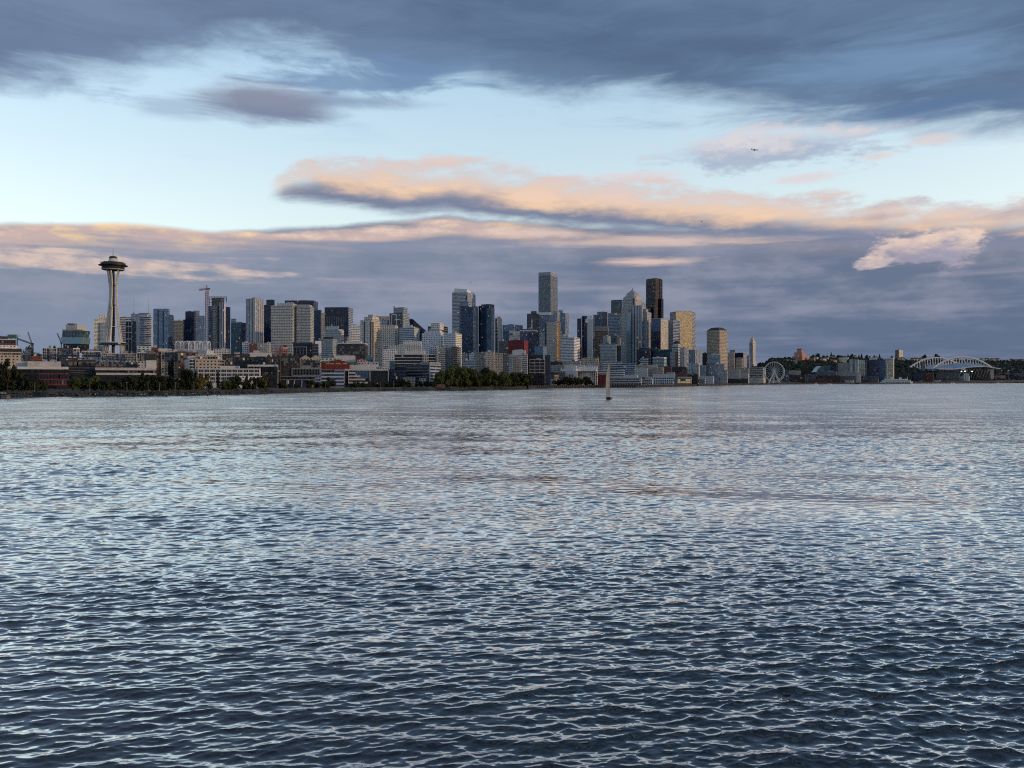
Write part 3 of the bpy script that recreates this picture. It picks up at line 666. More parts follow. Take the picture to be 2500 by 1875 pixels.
b = B(2, 822, 970, 1102, 345, 1500, ('condod', 'navy'), 'unfinished_tower', 'unfinished tall tower with open roof frame beside the crane', T, psi=16, roof=0,
      ex=[('glass_bay', 824, 868, 868, 392, 'g', 'bluegrid', -4), ('balcony_stack', 872, 936, 936, 340, 'g', 'condo2', -5), ('roof_core', 865, 985, 1022, 240, None, 'bandsdark', 10), ('corner_shaft', 960, 1024, 1030, 296, 'g', 'finwhite', -3)])
lo = b.root.location; mb = MB()
for (xa, ya, xb, yb) in ((838, 232, 1058, 232), (838, 262, 1058, 258), (838, 300, 960, 300), (840, 228, 840, 345), (868, 228, 868, 345), (902, 228, 902, 345), (935, 228, 935, 345), (985, 228, 985, 300), (1020, 232, 1020, 300), (1052, 236, 1052, 300)):
    mb.beam((X_(U(2, xa), 1498) - lo.x, 1498 - lo.y, Z_(W(2, ya), 1498) - lo.z), (X_(U(2, xb), 1498) - lo.x, 1498 - lo.y, Z_(W(2, yb), 1498) - lo.z), .7)
mb.build('open_frame', MAT['darkconc'], b.root)
panel(b, 'r', 0.0, .06, 296, 'g', 'white', 'white_edge', .5); panel(b, 'r', .42, .5, 320, 'g', 'white', 'white_edge', .5)
mb = MB(); a, bb, L, t, n = b.edge('l'); z = b.zt - 2
while z > b.z0 + 30:
    p = [(a[0] + t[0] * L * u - lo.x, a[1] + t[1] * L * u - lo.y) for u in (.34, .74)]
    mb.prism([(p[0][0] + n[0] * 6.4, p[0][1] + n[1] * 6.4), (p[1][0] + n[0] * 6.4, p[1][1] + n[1] * 6.4), (p[1][0] + n[0] * 4, p[1][1] + n[1] * 4), (p[0][0] + n[0] * 4, p[0][1] + n[1] * 4)], z - 1.1 - lo.z, z - lo.z, 0, 0); z -= 3.3
o = mb.build('balcony', MAT['concrete'], b.root); o['kind'] = 'stuff'
B(2, 1108, 1240, 1302, 556, 1900, ('tealg', 'navy'), 'glass_tower', 'low teal glass tower between the unfinished tower and the white finned tower', T, ex=[('penthouse', 1110, 1172, 1176, 507, None, 'greyslab', 8)])
b = B(2, 1305, 1412, 1520, 252, 1750, ('finwhite', 'finblue'), 'finned_tower', 'tall tower with white upright fins on every face', T, fins=('lr', 7.0, .9, 1.6, 'offwhite'), roof=0, ex=[('crown', 1366, 1412, 1476, 240, None, 'finwhite', 6)])
B(2, 1522, 1618, 1665, 330, 1950, 'navy', 'glass_tower', 'dark navy tower directly right of the white finned tower', T, ex=[('roof_screen', 1556, 1630, 1662, 266, None, 'navy', 4)], roof=0)
B(3, 60, 332, 384, 342, 1550, 'condo', 'condo_tower', 'taller left half of the pair of grey green balconied condo towers', T, slabs=('lr', 2.95, 1.2, 'concrete'), roof=0,
  ex=[('upper_tower', 135, 340, 384, 312, None, 'condo', 3), ('lift_house', 250, 330, 345, 300, None, 'concrete', 10)])
B(3, 386, 560, 600, 350, 1560, 'condo2', 'condo_tower', 'right half of the grey green condo pair, with smooth roof drum', T, slabs=('lr', 2.95, 1.2, 'concrete'), roof=0, ex=[('roof_drum', 388, 540, 585, 330, None, 'concrete', 4)])
B(3, 235, 600, 655, 277, 2000, 'navy', 'glass_tower', 'broad navy tower rising behind the grey condo pair', T)
B(3, 600, 690, 702, 398, 1950, ('bluelit', 'navy'), 'glass_tower', 'blue black tower with speckled windows right of the grey condo pair', T, roof=0)
B(3, 700, 742, 742, 432, 2050, ('beige', 'beige'), 'slim_tower', 'slim beige tower top showing between two navy towers', T, roof=0)
b = B(3, 741, 1042, 1100, 362, 1900, ('navygrid', 'bandsblue'), 'office_tower', 'wide square navy office tower with a flat top and pale right side', T, roof=0, fins=('l', 5.5, .5, .5, 'steel'))
panel(b, 'l', .015, .985, 372, 470, 'navy', 'glass_panel', .9); panel(b, 'l', .8, 1.0, 482, 'g', 'navy', 'glass_panel', .8)
# condos on the slope
B(3, 737, 915, 985, 640, 1450, 'condo2', 'apartment_block', 'pale stepped apartment tower in front of the square navy office tower', ex=[('upper_block', 752, 918, 920, 603, None, 'cream', 5)], slabs=('l', 3., 1.0, 'offwhite'), grp='m')
B(3, 990, 1075, 1075, 737, 1480, 'greyslab', 'apartment_block', 'low grey round roofed block left of the white slab condo', grp='m', bev=8)
B(3, 1070, 1192, 1192, 592, 1500, 'whitegrid', 'apartment_block', 'white slab condo left of the tall beige condo tower', grp='m', slabs=('l', 3.1, .7, 'white'))
b = B(3, 1190, 1336, 1442, 522, 1400, ('cream', 'beige'), 'condo_tower', 'tall beige condo tower with stepped crown and square punched windows', T, roof=0, psi=26,
      ex=[('upper_block', 1240, 1345, 1426, 482, None, 'cream', 2), ('crown', 1288, 1350, 1396, 457, 484, 'concrete', 4)])
panel(b, 'l', .3, .42, 545, 'g', 'pane', 'balcony_slot', .15); panel(b, 'l', .86, .98, 545, 'g', 'pane', 'balcony_slot', .15); panel(b, 'r', .06, .22, 545, 'g', 'pane', 'balcony_slot', .15)
B(3, 1395, 1556, 1556, 478, 1700, 'beiged', 'office_block', 'plain beige block half hidden behind the tall beige condo tower', roof=0)
B(3, 1440, 1530, 1556, 520, 1620, 'greyapt', 'office_block', 'grey block with dark windows right of the tall beige condo crown')
B(3, 1448, 1632, 1668, 592, 1420, 'cream', 'condo_tower', 'shorter cream condo tower right of the tall beige one', slabs=('r', 3.1, .8, 'offwhite'), grp='m')
b = B(3, 1560, 1730, 1812, 432, 1600, ('condod', 'greyglass'), 'condo_tower', 'dark condo tower with a curved crown and red lined white frames', T, roof=0, ex=[('crown', 1615, 1740, 1790, 362, None, ('greyslab', 'greyglass'), 4), ('roof_fin', 1612, 1622, 1626, 350, None, 'darkconc', 2)])
for (a_, c_, y_) in ((.16, .20, 446), (.50, .55, 446)): panel(b, 'l', a_, c_, y_, 600, 'white', 'white_frame', .6)
panel(b, 'l', .16, .55, 446, 458, 'white', 'white_frame', .61)
for (a_, c_, y_) in ((.42, .47, 512), (.72, .77, 512)): panel(b, 'l', a_, c_, y_, 640, 'brick', 'red_frame', .8)
panel(b, 'l', .42, .77, 512, 524, 'white', 'white_frame', .85)
B(4, 131, 318, 386, 618, 1400, ('greyglass', 'condo'), 'condo_tower', 'white and grey glass condo in front of the dark slanted roof', ex=[('upper_block', 205, 290, 296, 588, None, 'whitegrid', 4)], slabs=('l', 3.1, .9, 'white'), grp='m')
b = B(4, 297, 297.5, 490, 662, 1650, 'navy', 'slanted_roof_hall', 'dark building with a steep slanted roof like a sail', T, roof=0, psi=24, dep=40)
pl = b.poly; volume(b.root, 'slanted_roof', pl, b.zt - 2, b.zt, 'navy', [Z_(W(4, 512), 1650), b.zt + .3, b.zt + .3, Z_(W(4, 512), 1650)])
B(4, 415, 655, 702, 690, 1400, 'whitegrid', 'condo_tower', 'broad white stepped condo with a round turret top', roof=0, ex=[('middle_step', 448, 640, 690, 665, None, 'whitegrid', 3), ('upper_step', 505, 640, 668, 640, None, 'condo2', 6), ('turret', 530, 640, 690, 562, 645, 'cream', 9)], grp='m')
B(4, 490, 690, 745, 602, 1650, ('bandsdark', 'black'), 'condo_tower', 'dark flat roofed tower behind the white condo with the turret', T, slabs=('lr', 3.9, .8, 'concrete'))
B(4, 688, 842, 920, 692, 1380, ('whitegrid', 'creamlit'), 'condo_tower', 'cream tower with a bright right corner left of the blue twins', T, roof=0, ex=[('lift_house', 795, 842, 852, 660, None, 'concrete', 4)], slabs=('lr', 3.1, .8, 'offwhite'), psi=18)
b = B(4, 797, 992, 1095, 172, 2300, ('bands', 'greyslab'), 'office_tower', 'tall pale banded tower with a slanted white crown behind the blue twins', T, roof=0, psi=14)
pl = poly_box(4, 825, 985, 1080, 2304, 14)[0]; volume(b.root, 'crown', pl, b.zt - 1, b.zt, 'white', [Z_(W(4, 136), 2304), Z_(W(4, 152), 2304), Z_(W(4, 134), 2304), Z_(W(4, 120), 2304)])
panel(b, 'l', .9, .99, 222, 275, 'navy', 'dark_panel', .4); panel(b, 'r', .5, .62, 175, 232, 'white', 'white_edge', .4)
b = B(4, 880, 1092, 1132, 345, 1700, ('bluelit', 'blue'), 'condo_tower', 'left one of the blue twin towers, with a pale curved crown', T, roof=0, bev=5, ex=[('crown', 897, 1000, 1032, 285, None, 'bandsblue', 6)])
panel(b, 'l', .62, .8, 348, 356, 'panelit', 'lit_window', .3)
b = B(4, 1132, 1268, 1360, 365, 1720, ('bluelit', 'navy'), 'condo_tower', 'right one of the blue twin towers, with a cut off top corner', T, roof=0, bev=7, ex=[('crown', 1166, 1262, 1332, 322, None, ('bluelit', 'navy'), 3), ('joint', 1130, 1166, 1168, 345, 'g', 'navy', -2)])
B(4, 1342, 1372, 1378, 500, 2000, ('black', 'bands'), 'condo_tower', 'thin dark tower edge right of the blue twins', T, roof=0, slabs=('l', 3.4, .6, 'concrete'))
B(4, 1366, 1412, 1432, 482, 2200, 'concrete', 'slab_tower', 'plain pale grey slab tower right of the blue twins', T, roof=0)
B(4, 1435, 1570, 1692, 582, 2300, ('lightblue', 'finblue'), 'office_block', 'hazy blue glass block behind the maroon building', T)
B(4, 1436, 1640, 1652, 750, 2050, 'bandsblue', 'office_block', 'low blue grey banded block behind the maroon building', roof=.6)
b = B(5, 260, 372, 400, 578, 2100, ('bandsdark', 'black'), 'office_tower', 'dark tower with pale floor bands left of the tallest grey tower', T, roof=0, ex=[('lift_house', 305, 362, 372, 550, None, 'bandsdark', 5)])
panel(b, 'l', .46, .55, 645, 'g', 'white', 'white_stripe', .5)
B(5, 390, 526, 606, 112, 2300, ('rainier', 'rainier'), 'office_tower', 'tallest flat topped grey mottled tower of the skyline', T, roof=0, psi=22, ex=[('roof_screen', 391, 526, 605, 110, 150, ('greyslab', 'greyslab'), -1)])
b = B(5, 396, 600, 640, 592, 2150, 'finblue', 'office_tower', 'broad blue office tower with a white cap at the foot of the tallest grey tower', T, roof=0, ex=[('white_cap', 396, 528, 532, 562, None, 'white', 3), ('curved_crown', 556, 600, 640, 550, None, 'greyslab', 6)])
b = B(5, 610, 690, 730, 572, 2250, ('lightblue', 'finblue'), 'office_tower', 'pale blue tower with a stepped top right of the tallest grey tower', T, roof=0, ex=[('curved_crown', 612, 650, 668, 540, None, 'lightblue', 3)])
B(5, -5, 60, 190, 770, 1950, ('blue', 'lightblue'), 'office_block', 'blue glass block with a pale roof line above the maroon building', T, roof=.5)
B(5, 180, 375, 380, 752, 1900, ('blue', 'navy'), 'office_block', 'dark blue glass block with a white roof line right of the maroon building', T, ex=[('roof_edge', 178, 376, 384, 768, 776, 'white', -2)])
B(5, 270, 400, 466, 792, 1850, ('navygrid', 'blue'), 'office_block', 'navy block with thin grid lines left of the tall beige slab tower', T, roof=.5)
b = B(5, 466, 592, 640, 668, 1800, ('stone', 'brown'), 'slab_tower', 'tall beige slab tower with a dark left edge and orange right side', T, roof=0, ex=[('lift_house', 480, 580, 640, 662, None, 'darkconc', 5)])
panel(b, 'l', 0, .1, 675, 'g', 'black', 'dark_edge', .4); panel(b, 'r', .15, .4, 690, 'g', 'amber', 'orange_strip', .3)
b = B(5, 645, 790, 856, 845, 1750, 'whiteb', 'stepped_condo', 'bright white stepped terrace condo below the pale blue tower', T, roof=0, slabs=('lr', 3.3, 1.0, 'white'), ex=[('upper_step', 645, 728, 735, 812, None, 'whiteb', 3), ('middle_step', 700, 798, 802, 840, None, 'whiteb', 2)], psi=26)
B(5, 50, 228, 274, 878, 1450, 'maroon', 'theatre_block', 'plain maroon windowless block', ex=[('roof_unit', 105, 235, 245, 872, None, 'maroon', 8)], grp='m')
B(5, 345, 440, 482, 945, 1600, 'lightblue', 'office_block', 'small pale blue glass block left of the tall beige slab tower', grp='m')
# financial core
b = B(5, 825, 872, 940, 632, 2000, ('navy', 'navy'), 'office_tower', 'dark blue tower with a thin white upright edge', T, roof=0, psi=40, ex=[('right_block', 880, 938, 990, 602, 'g', 'navy', -6)])
panel(b, 'r', 0.0, .05, 600, 'g', 'white', 'white_edge', 1.5)
B(5, 936, 1000, 1022, 605, 1960, ('greyslab', 'blue'), 'slab_tower', 'slender white stone slab tower next to the dark blue tower', T, roof=0, ex=[('white_head', 934, 1000, 1003, 600, 640, 'white', -2), ('white_notch', 918, 946, 948, 640, 682, 'white', -3), ('pale_shaft', 940, 996, 998, 640, 'g', 'offwhite', -2)])
B(5, 996, 1088, 1094, 592, 2300, 'blue', 'glass_tower', 'blue tower behind the slender white slab', T)
B(5, 1050, 1112, 1165, 556, 2350, ('lightblue', 'navy'), 'glass_tower', 'two tone blue tower with the higher roof behind the tan block', T, roof=.6)
B(5, 1030, 1172, 1178, 722, 2050, ('brown', 'brown'), 'office_tower', 'tan brown tower with a plain parapet in the financial core', T, roof=0, ex=[('parapet', 1029, 1172, 1179, 720, 772, ('beiged', 'beiged'), -1)])
B(5, 1170, 1300, 1322, 572, 2250, ('bandsblue', 'navy'), 'office_tower', 'dark blue tower with fine white floor lines left of the pyramid tower', T)
B(5, 1206, 1330, 1345, 520, 2500, 'brown', 'office_tower', 'brown tower with a teal glass top left of the pyramid tower', T, roof=0, ex=[('teal_top', 1206, 1330, 1345, 422, None, 'tealg', -.5)])
# tower with the pyramid
b = B(5, 1340, 1480, 1556, 420, 2150, 'third', 'pyramid_tower', 'grey stone tower with arched shoulders and a pyramid roof', T, roof=0, psi=30,
      ex=[('left_wing', 1322, 1400, 1405, 520, 'g', ('third', 'third'), -6), ('front_bay', 1425, 1555, 1600, 484, 'g', ('thirdv', 'greyslab'), -14), ('low_bay', 1385, 1425, 1428, 565, 'g', 'paleglass', -16), ('right_wing', 1560, 1612, 1660, 560, 'g', ('greyslab', 'third'), -10), ('right_shoulder', 1555, 1600, 1626, 525, 'g', 'greyslab', -8)])
lo = b.root.location; cx = sum(p[0] for p in b.poly) / 4; cy = sum(p[1] for p in b.poly) / 4
def barrel(b, poly, z0, rise, part, mat, along):
    """a half-round vault on a box plan"""
    mb = MB(); lo = b.root.location; P = [Vector((x - lo.x, y - lo.y, 0)) for x, y in poly]
    A0, A1, B0, B1 = (P[0], P[1], P[3], P[2]) if along == 'r' else (P[0], P[3], P[1], P[2])
    n = 10; za = z0 - lo.z
    R0 = [A0.lerp(B0, .5 - .5 * math.cos(math.pi * i / n)) + Vector((0, 0, za + rise * math.sin(math.pi * i / n))) for i in range(n + 1)]
    R1 = [A1.lerp(B1, .5 - .5 * math.cos(math.pi * i / n)) + Vector((0, 0, za + rise * math.sin(math.pi * i / n))) for i in range(n + 1)]
    for i in range(n): mb.face([R0[i], R1[i], R1[i + 1], R0[i + 1]])
    mb.face(R0); mb.face(R1[::-1]); return mb.build(part, FAC[mat] if mat in FAC else MAT[mat], b.root)
barrel(b, b.poly, b.zt - .5, Z_(W(5, 362), 2150) - b.zt, 'arched_shoulder', 'third', 'r'); barrel(b, b.poly, b.zt - .4, Z_(W(5, 366), 2150) - b.zt, 'arched_shoulder', 'third', 'l')
mb = MB(); zb = Z_(W(5, 352), 2165); za = Z_(W(5, 296), 2165)
sc_ = lambda k: [((x - cx) * k + cx - lo.x, (y - cy) * k + cy - lo.y) for x, y in b.poly]
q = sc_(.60); mb.prism(sc_(.64), Z_(W(5, 420), 2165) - lo.z, zb - lo.z, 0, 0)
for i in range(4): mb.face([(q[i][0], q[i][1], zb - lo.z), (q[(i + 1) % 4][0], q[(i + 1) % 4][1], zb - lo.z), (cx - lo.x, cy - lo.y, za - lo.z)], 1)
mb.build('pyramid_roof', [FAC['third'], plain('lead_roof', (.36, .34, .33, 1), .5, .2)], b.root)
mb = MB(); mb.beam((cx - lo.x, cy - lo.y, za - 5 - lo.z), (cx - lo.x, cy - lo.y, Z_(W(5, 284), 2165) - lo.z), 2.2, 0, 6, .6); mb.build('finial', MAT['steel'], b.root)
panel(b, 'l', .8, .88, 405, 478, 'pane', 'dark_slot', .4)
mb = MB(); X = X_(U(6, 338), 2600); tp = (X, 2600, Z_(W(6, 382), 2600))
r0 = empty('white_peak_roof', (X, 2600, ground(X, 2600)), 'small white pointed roof peeking right of the pyramid tower', T, GRP['d'])
mb.prism([(-14, -14), (14, -14), (14, 14), (-14, 14)], -1, Z_(W(6, 432), 2600) - r0.location.z, 0, 0)
zz = Z_(W(6, 432), 2600) - r0.location.z
for a_, c_ in (((-14, -14), (14, -14)), ((14, -14), (14, 14)), ((14, 14), (-14, 14)), ((-14, 14), (-14, -14))): mb.face([(a_[0], a_[1], zz), (c_[0], c_[1], zz), (0, 0, tp[2] - r0.location.z)], 1)
mb.build('wall', [MAT['concrete'], MAT['white']], r0)
# black tallest tower
b = B(6, 376, 490, 570, 97, 2560, ('columbia', 'columbiar'), 'black_tower', 'tallest black tower with gold light down its right side', T, roof=0, psi=44, ex=[('roof_screen', 392, 492, 560, 92, None, ('columbia', 'columbia'), 4), ('lower_right_bay', 540, 560, 585, 336, 'g', ('columbia', 'columbia'), 8), ('lower_left_bay', 372, 430, 434, 440, 'g', ('columbia', 'columbia'), -10), ('lower_front_bay', 415, 470, 492, 412, 'g', ('columbia', 'columbia'), -8)])
panel(b, 'r', .55, 1.0, 100, 'g', 'columbia', 'dark_bay', 1.0); rod(b, 6, 537, 76, 97, 2570, .6)
# gold faced tower: three visible sides
D = 2350; zt = Z_(W(6, 490), D)
pt = lambda x, dd: ((U(6, x) - CX) / FPX * (D + dd), D + dd)
pl = [pt(733, 0), pt(926, 11), pt(966, 46), pt(962, 78), pt(700, 74), pt(661, 32)]
root = empty('gold_tower', (pl[0][0], pl[0][1], base_z(pl)), 'broad tower whose glass front glows gold in the sunset', T, GRP['d'])
mb = MB(); lo = root.location; mb.prism([(x - lo.x, y - lo.y) for x, y in pl], 0, zt - lo.z, 0, 2, mats=[0, 1, 1, 1, 1, 1]); mb.build('wall', [FAC['goldf'], FAC['goldside'], MAT['roof']], root)
mb = MB(); mb.prism([(x - lo.x, y - lo.y) for x, y in [pt(734, -.6), pt(925, 10.4), pt(925, 13), pt(734, 2)]], zt - lo.z, zt - lo.z + 2.2, 0, 0); mb.build('parapet', MAT['offwhite'], root)
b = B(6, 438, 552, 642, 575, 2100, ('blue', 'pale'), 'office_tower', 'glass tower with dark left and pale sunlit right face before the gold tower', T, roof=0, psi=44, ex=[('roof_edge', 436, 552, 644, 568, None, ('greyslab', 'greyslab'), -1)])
panel(b, 'l', .0, .95, 720, 'g', 'navy', 'dark_glass', .5)
B(6, 642, 700, 782, 592, 2150, ('greyslab', 'bandsblue'), 'office_tower', 'grey tower with banded right side touching the gold tower', T, roof=0, psi=46)
b = B(6, 690, 760, 800, 890, 2000, ('bands', 'bands'), 'domed_building', 'low stone building with a dark dome in front of the gold tower', grp='d', roof=0)
mb = MB(); c_ = (X_(U(6, 742), 2012), 2012); r_ = 42 / FR[6][2] / FPX * 2012
mb.lathe([(r_ * 1.02, b.zt - b.z0 - 2), (r_, b.zt - b.z0 + 3)] + [(r_ * math.cos(t), b.zt - b.z0 + 3 + r_ * .92 * math.sin(t)) for t in [i * math.pi / 16 for i in range(1, 9)]], 20, (c_[0] - b.root.location.x, c_[1] - b.root.location.y), mats=[1] + [0] * 8)
mb.build('dome', [MAT['roofdark'], MAT['offwhite']], b.root)
B(6, 275, 412, 428, 922, 1900, ('navygrid', 'navy'), 'glass_block', 'navy glass block at the foot of the pyramid tower')
B(6, 430, 524, 532, 930, 1950, ('navy', 'navy'), 'glass_block', 'plain dark navy block right of the pyramid tower foot')
B(6, 535, 690, 800, 940, 1980, ('tealg', 'tealg'), 'glass_block', 'dark teal glass block left of the domed building', psi=40)
B(6, 664, 720, 760, 972, 1880, ('greyglass', 'black'), 'condo_tower', 'narrow grey and black condo under the domed building', slabs=('l', 3.2, .7, 'concrete'))
B(6, 780, 832, 884, 924, 1940, ('condo2', 'finblue'), 'condo_tower', 'grey condo with pale upright strips right of the domed building', psi=46)
B(6, 888, 965, 1042, 944, 1900, ('finblue', 'finblue'), 'condo_tower', 'blue and white striped condo left of the beige hip roofed tower', psi=48, fins=('lr', 6, .6, .9, 'offwhite'))
B(6, 455, 590, 622, 1036, 1800, ('greyglass', 'greyglass'), 'glass_block', 'low pale glass block with a white roof frame below the teal block', ex=[('roof_frame', 455, 590, 622, 1034, 1046, 'white', -1)], grp='m')
B(6, 310, 398, 402, 1045, 1850, ('bands', 'bands'), 'office_block', 'small pale banded block in front of the navy glass block', grp='m')
B(6, 860, 925, 932, 1110, 1850, ('condo', 'condo'), 'apartment_block', 'left of two low pale blocks under the striped condo', grp='m')
B(6, 940, 1004, 1018, 1108, 1845, ('condo2', 'condo'), 'apartment_block', 'right of two low pale blocks under the striped condo', grp='m')
b = B(6, 1100, 1252, 1348, 712, 2150, ('tan', 'tan'), 'office_tower', 'beige gridded tower with a dark hip roof', T, roof=0, psi=45)
mb = MB(); lo = b.root.location; P = [(x - lo.x, y - lo.y) for x, y in b.poly]; c0 = (sum(p[0] for p in P) / 4, sum(p[1] for p in P) / 4)
q = [((p[0] - c0[0]) * .55 + c0[0], (p[1] - c0[1]) * .55 + c0[1]) for p in P]; z1 = b.zt - lo.z; z2 = Z_(W(6, 682), 2170) - lo.z
for i in range(4): mb.face([(*P[i], z1), (*P[(i + 1) % 4], z1), (*q[(i + 1) % 4], z2), (*q[i], z2)])
mb.face([(*p, z2) for p in q]); mb.build('hip_roof', MAT['roofdark'], b.root)
B(6, 1048, 1106, 1112, 985, 2100, ('black', 'black'), 'office_block', 'dark narrow block at the left foot of the beige hip roofed tower')
b = B(6, 1105, 1262, 1270, 1010, 2000, ('greyglass', 'greyglass'), 'curved_condo', 'green grey condo with white curved roof arches below the beige tower', roof=0)
barrel(b, poly_box(6, 1150, 1240, 1246, 2004)[0], b.zt - .5, Z_(W(6, 985), 2000) - b.zt, 'roof_arch', 'condo2', 'r')
B(6, 1115, 1230, 1312, 1112, 1900, ('finblue', 'blue'), 'glass_block', 'blue glass block with upright strips at the foot of the beige tower', psi=40)
B(6, 1350, 1428, 1432, 978, 2250, ('beige', 'beige'), 'office_block', 'old beige masonry block right of the beige hip roofed tower', roof=0, ex=[('penthouse', 1376, 1440, 1456, 948, None, 'greyslab', 10)])
B(6, 1430, 1536, 1576, 980, 2350, ('navy', 'greyslab'), 'office_tower', 'plain navy slab left of the white spired tower', T, psi=42, roof=0)
B(6, 1445, 1520, 1528, 1042, 2200, ('tan', 'tan'), 'office_block', 'sunlit tan block in front of the navy slab', roof=.6)
B(6, 1578, 1612, 1616, 1012, 2400, ('greyapt', 'greyapt'), 'office_block', 'grey sliver of a building left of the white spired tower', roof=0)
# white tower with the pointed spire
D = 2600; b = B(6, 1607, 1650, 1682, 868, D, ('finwhite', 'cream'), 'spire_tower', 'old white tower with a pointed pyramid spire', T, roof=0, psi=52, ex=[('cornice', 1603, 1650, 1686, 856, 872, 'offwhite', -3), ('upper_drum', 1614, 1650, 1674, 836, 858, 'cream', 2), ('base_block', 1604, 1662, 1700, 1120, 'g', 'cream', -2)])
lo = b.root.location; cx = sum(p[0] for p in b.poly) / 4 - lo.x; cy = sum(p[1] for p in b.poly) / 4 - lo.y
mb = MB(); s_ = .42 * b.w; zb = Z_(W(6, 838), D + 10) - lo.z; za = Z_(W(6, 778), D + 10) - lo.z; ca = math.cos(-b.psi); sa = math.sin(-b.psi)
q = [(cx + (u * ca - v * sa) * s_, cy + (u * sa + v * ca) * s_) for u, v in ((-1, -1), (1, -1), (1, 1), (-1, 1))]
for i in range(4): mb.face([(*q[i], zb), (*q[(i + 1) % 4], zb), (cx, cy, za)])
mb.build('spire', plain('spire_tile', (.50, .46, .34, 1), .7), b.root)
mb = MB(); mb.beam((cx, cy, za - 3), (cx, cy, Z_(W(6, 766), D + 10) - lo.z), 1.4, 0, 6, .7); mb.build('finial', MAT['offwhite'], b.root)
b = B(7, 187, 400, 440, 868, 2150, ('whitegrid', 'stone'), 'office_block', 'square pale gridded block left of the big wheel', ex=[('roof_unit', 228, 380, 392, 846, None, 'roofdark', 6)], roof=0)
windows(b, 'l', [885 + i * 26 for i in range(6)], 11, 4.1, 2.6, 'offwhite', 0, .1)

# ------------------------------------------------------------------ landmarks
def needle():
    D = 1325.; X = X_(276.2, D); z0 = ground(X, D) - 1; h = lambda y: Z_(W(1, y), D) - z0
    root = empty('observation_tower', (X, D, z0), 'tall white hourglass tower with a dark saucer top and thin mast', 'tower')
    wh = plain('needle_white', (.60, .57, .50, 1), .55, var=.06); dk = MAT['darksteel']
    H = np.array([0, h(970), h(820), h(630), h(480), h(400), h(300), h(245), h(235)]); Rr = np.array([19, 12.6, 9.3, 6.6, 5.3, 5.4, 7.2, 9.3, 9.6])
    for k in range(3):
        th = R(252 + 120 * k); mb = MB(); er = (math.cos(th), math.sin(th)); et = (-er[1], er[0]); prev = None
        zs = np.linspace(0, h(238), 34)
        for z in zs:
            r = float(np.interp(z, H, Rr)); gap = float(np.interp(z, [0, h(820), h(620), h(590), h(420), h(395), h(240)], [4.2, 2.4, 1.2, .0, .0, .7, 3.0])); hw = float(np.interp(z, [0, h(600), h(400), h(240)], [1.6, 1.4, 1.4, .8])); dp = float(np.interp(z, [0, h(600), h(240)], [2.2, 1.6, 1.3]))
            secs = []
            for s in (-1, 1):
                c = s * (gap + hw * .98); secs.append([(er[0] * (r + a) + et[0] * (c + b_), er[1] * (r + a) + et[1] * (c + b_), z) for a, b_ in ((-dp, -hw), (-dp, hw), (dp * .3, hw), (dp * .3, -hw))])
            if prev:
                for A, Bq in zip(prev, secs):
                    for i in range(4): mb.face([A[i], A[(i + 1) % 4], Bq[(i + 1) % 4], Bq[i]])
            prev = secs
        for y in (975, 935, 890, 860, 820, 745, 690, 640):
            z = h(y); r = float(np.interp(z, H, Rr)); gap = float(np.interp(z, [0, h(820), h(620), h(590)], [4.2, 2.4, 1.2, 0])) + 1
            mb.beam((er[0] * (r - .8) - et[0] * gap, er[1] * (r - .8) - et[1] * gap, z), (er[0] * (r - .8) + et[0] * gap, er[1] * (r - .8) + et[1] * gap, z), .45)
        mb.build('leg', wh, root)
    for y in (400, 600, 820):
        mb = MB(); z = h(y); r = float(np.interp(z, H, Rr)) - .6
        for i in range(6):
            a, c = R(205 + 60 * i), R(265 + 60 * i); mb.beam((r * math.cos(a), r * math.sin(a), z), (r * math.cos(c), r * math.sin(c), z), .55)
        mb.build('brace_ring', wh if y == 820 else dk, root)
    mb = MB(); mb.prism([(2.5 * math.cos(R(60 * i)), 2.5 * math.sin(R(60 * i))) for i in range(6)], 0, h(240), 0, 0); mb.build('lift_core', dk, root)
    s = D / FPX / FR[1][2]
    mb = MB(); mb.lathe([(34 * s, h(250)), (100 * s, h(247)), (110 * s, h(238)), (104 * s, h(228)), (106 * s, h(222))], 40, mats=[0, 1, 0, 0]); mb.build('lower_ring', [dk, wh], root)
    mb = MB(); mb.lathe([(100 * s, h(226)), (104 * s, h(216)), (112 * s, h(206)), (116 * s, h(186)), (110 * s, h(176)), (96 * s, h(168)), (40 * s, h(160))], 40, mats=[0, 0, 0, 0, 0, 1]); sa = mb.build('saucer', [dk, MAT['darkconc']], root)
    mb = MB(); mb.lathe([(104 * s, h(206)), (137 * s, h(203)), (137 * s, h(199)), (112 * s, h(195)), (104 * s, h(206))], 48); mb.build('halo_rim', dk, sa)
    mb = MB()
    for i in range(48):
        a = 2 * math.pi * i / 48; mb.beam((117 * s * math.cos(a), 117 * s * math.sin(a), h(190)), (120 * s * math.cos(a), 120 * s * math.sin(a), h(172)), .12)
    mb.lathe([(120 * s, h(173)), (121 * s, h(171.5))], 48); o = mb.build('deck_railing', MAT['steel'], sa); o['kind'] = 'stuff'
    mb = MB(); mb.lathe([(62 * s, h(166)), (44 * s, h(160)), (40 * s, h(140)), (38 * s, h(128)), (41 * s, h(126))], 32); mb.build('upper_cone', wh, root)
    mb = MB(); mb.lathe([(41 * s, h(130)), (38 * s, h(118)), (30 * s, h(108)), (10 * s, h(104)), (.4, h(103))], 28); mb.build('roof_cap', dk, root)
    mb = MB(); mb.beam((0, 0, h(106)), (0, 0, h(26)), .75, 0, 6, .22); mb.build('mast', MAT['steel'], root)
    mb = MB(); mb.lathe([(19.5, h(1004)), (21.5, h(1000)), (21.5, h(985)), (18, h(976)), (5, h(973))], 32, mats=[0, 1, 0, 0]); mb.build('lower_pavilion', [MAT['offwhite'], MAT['pane']], root)
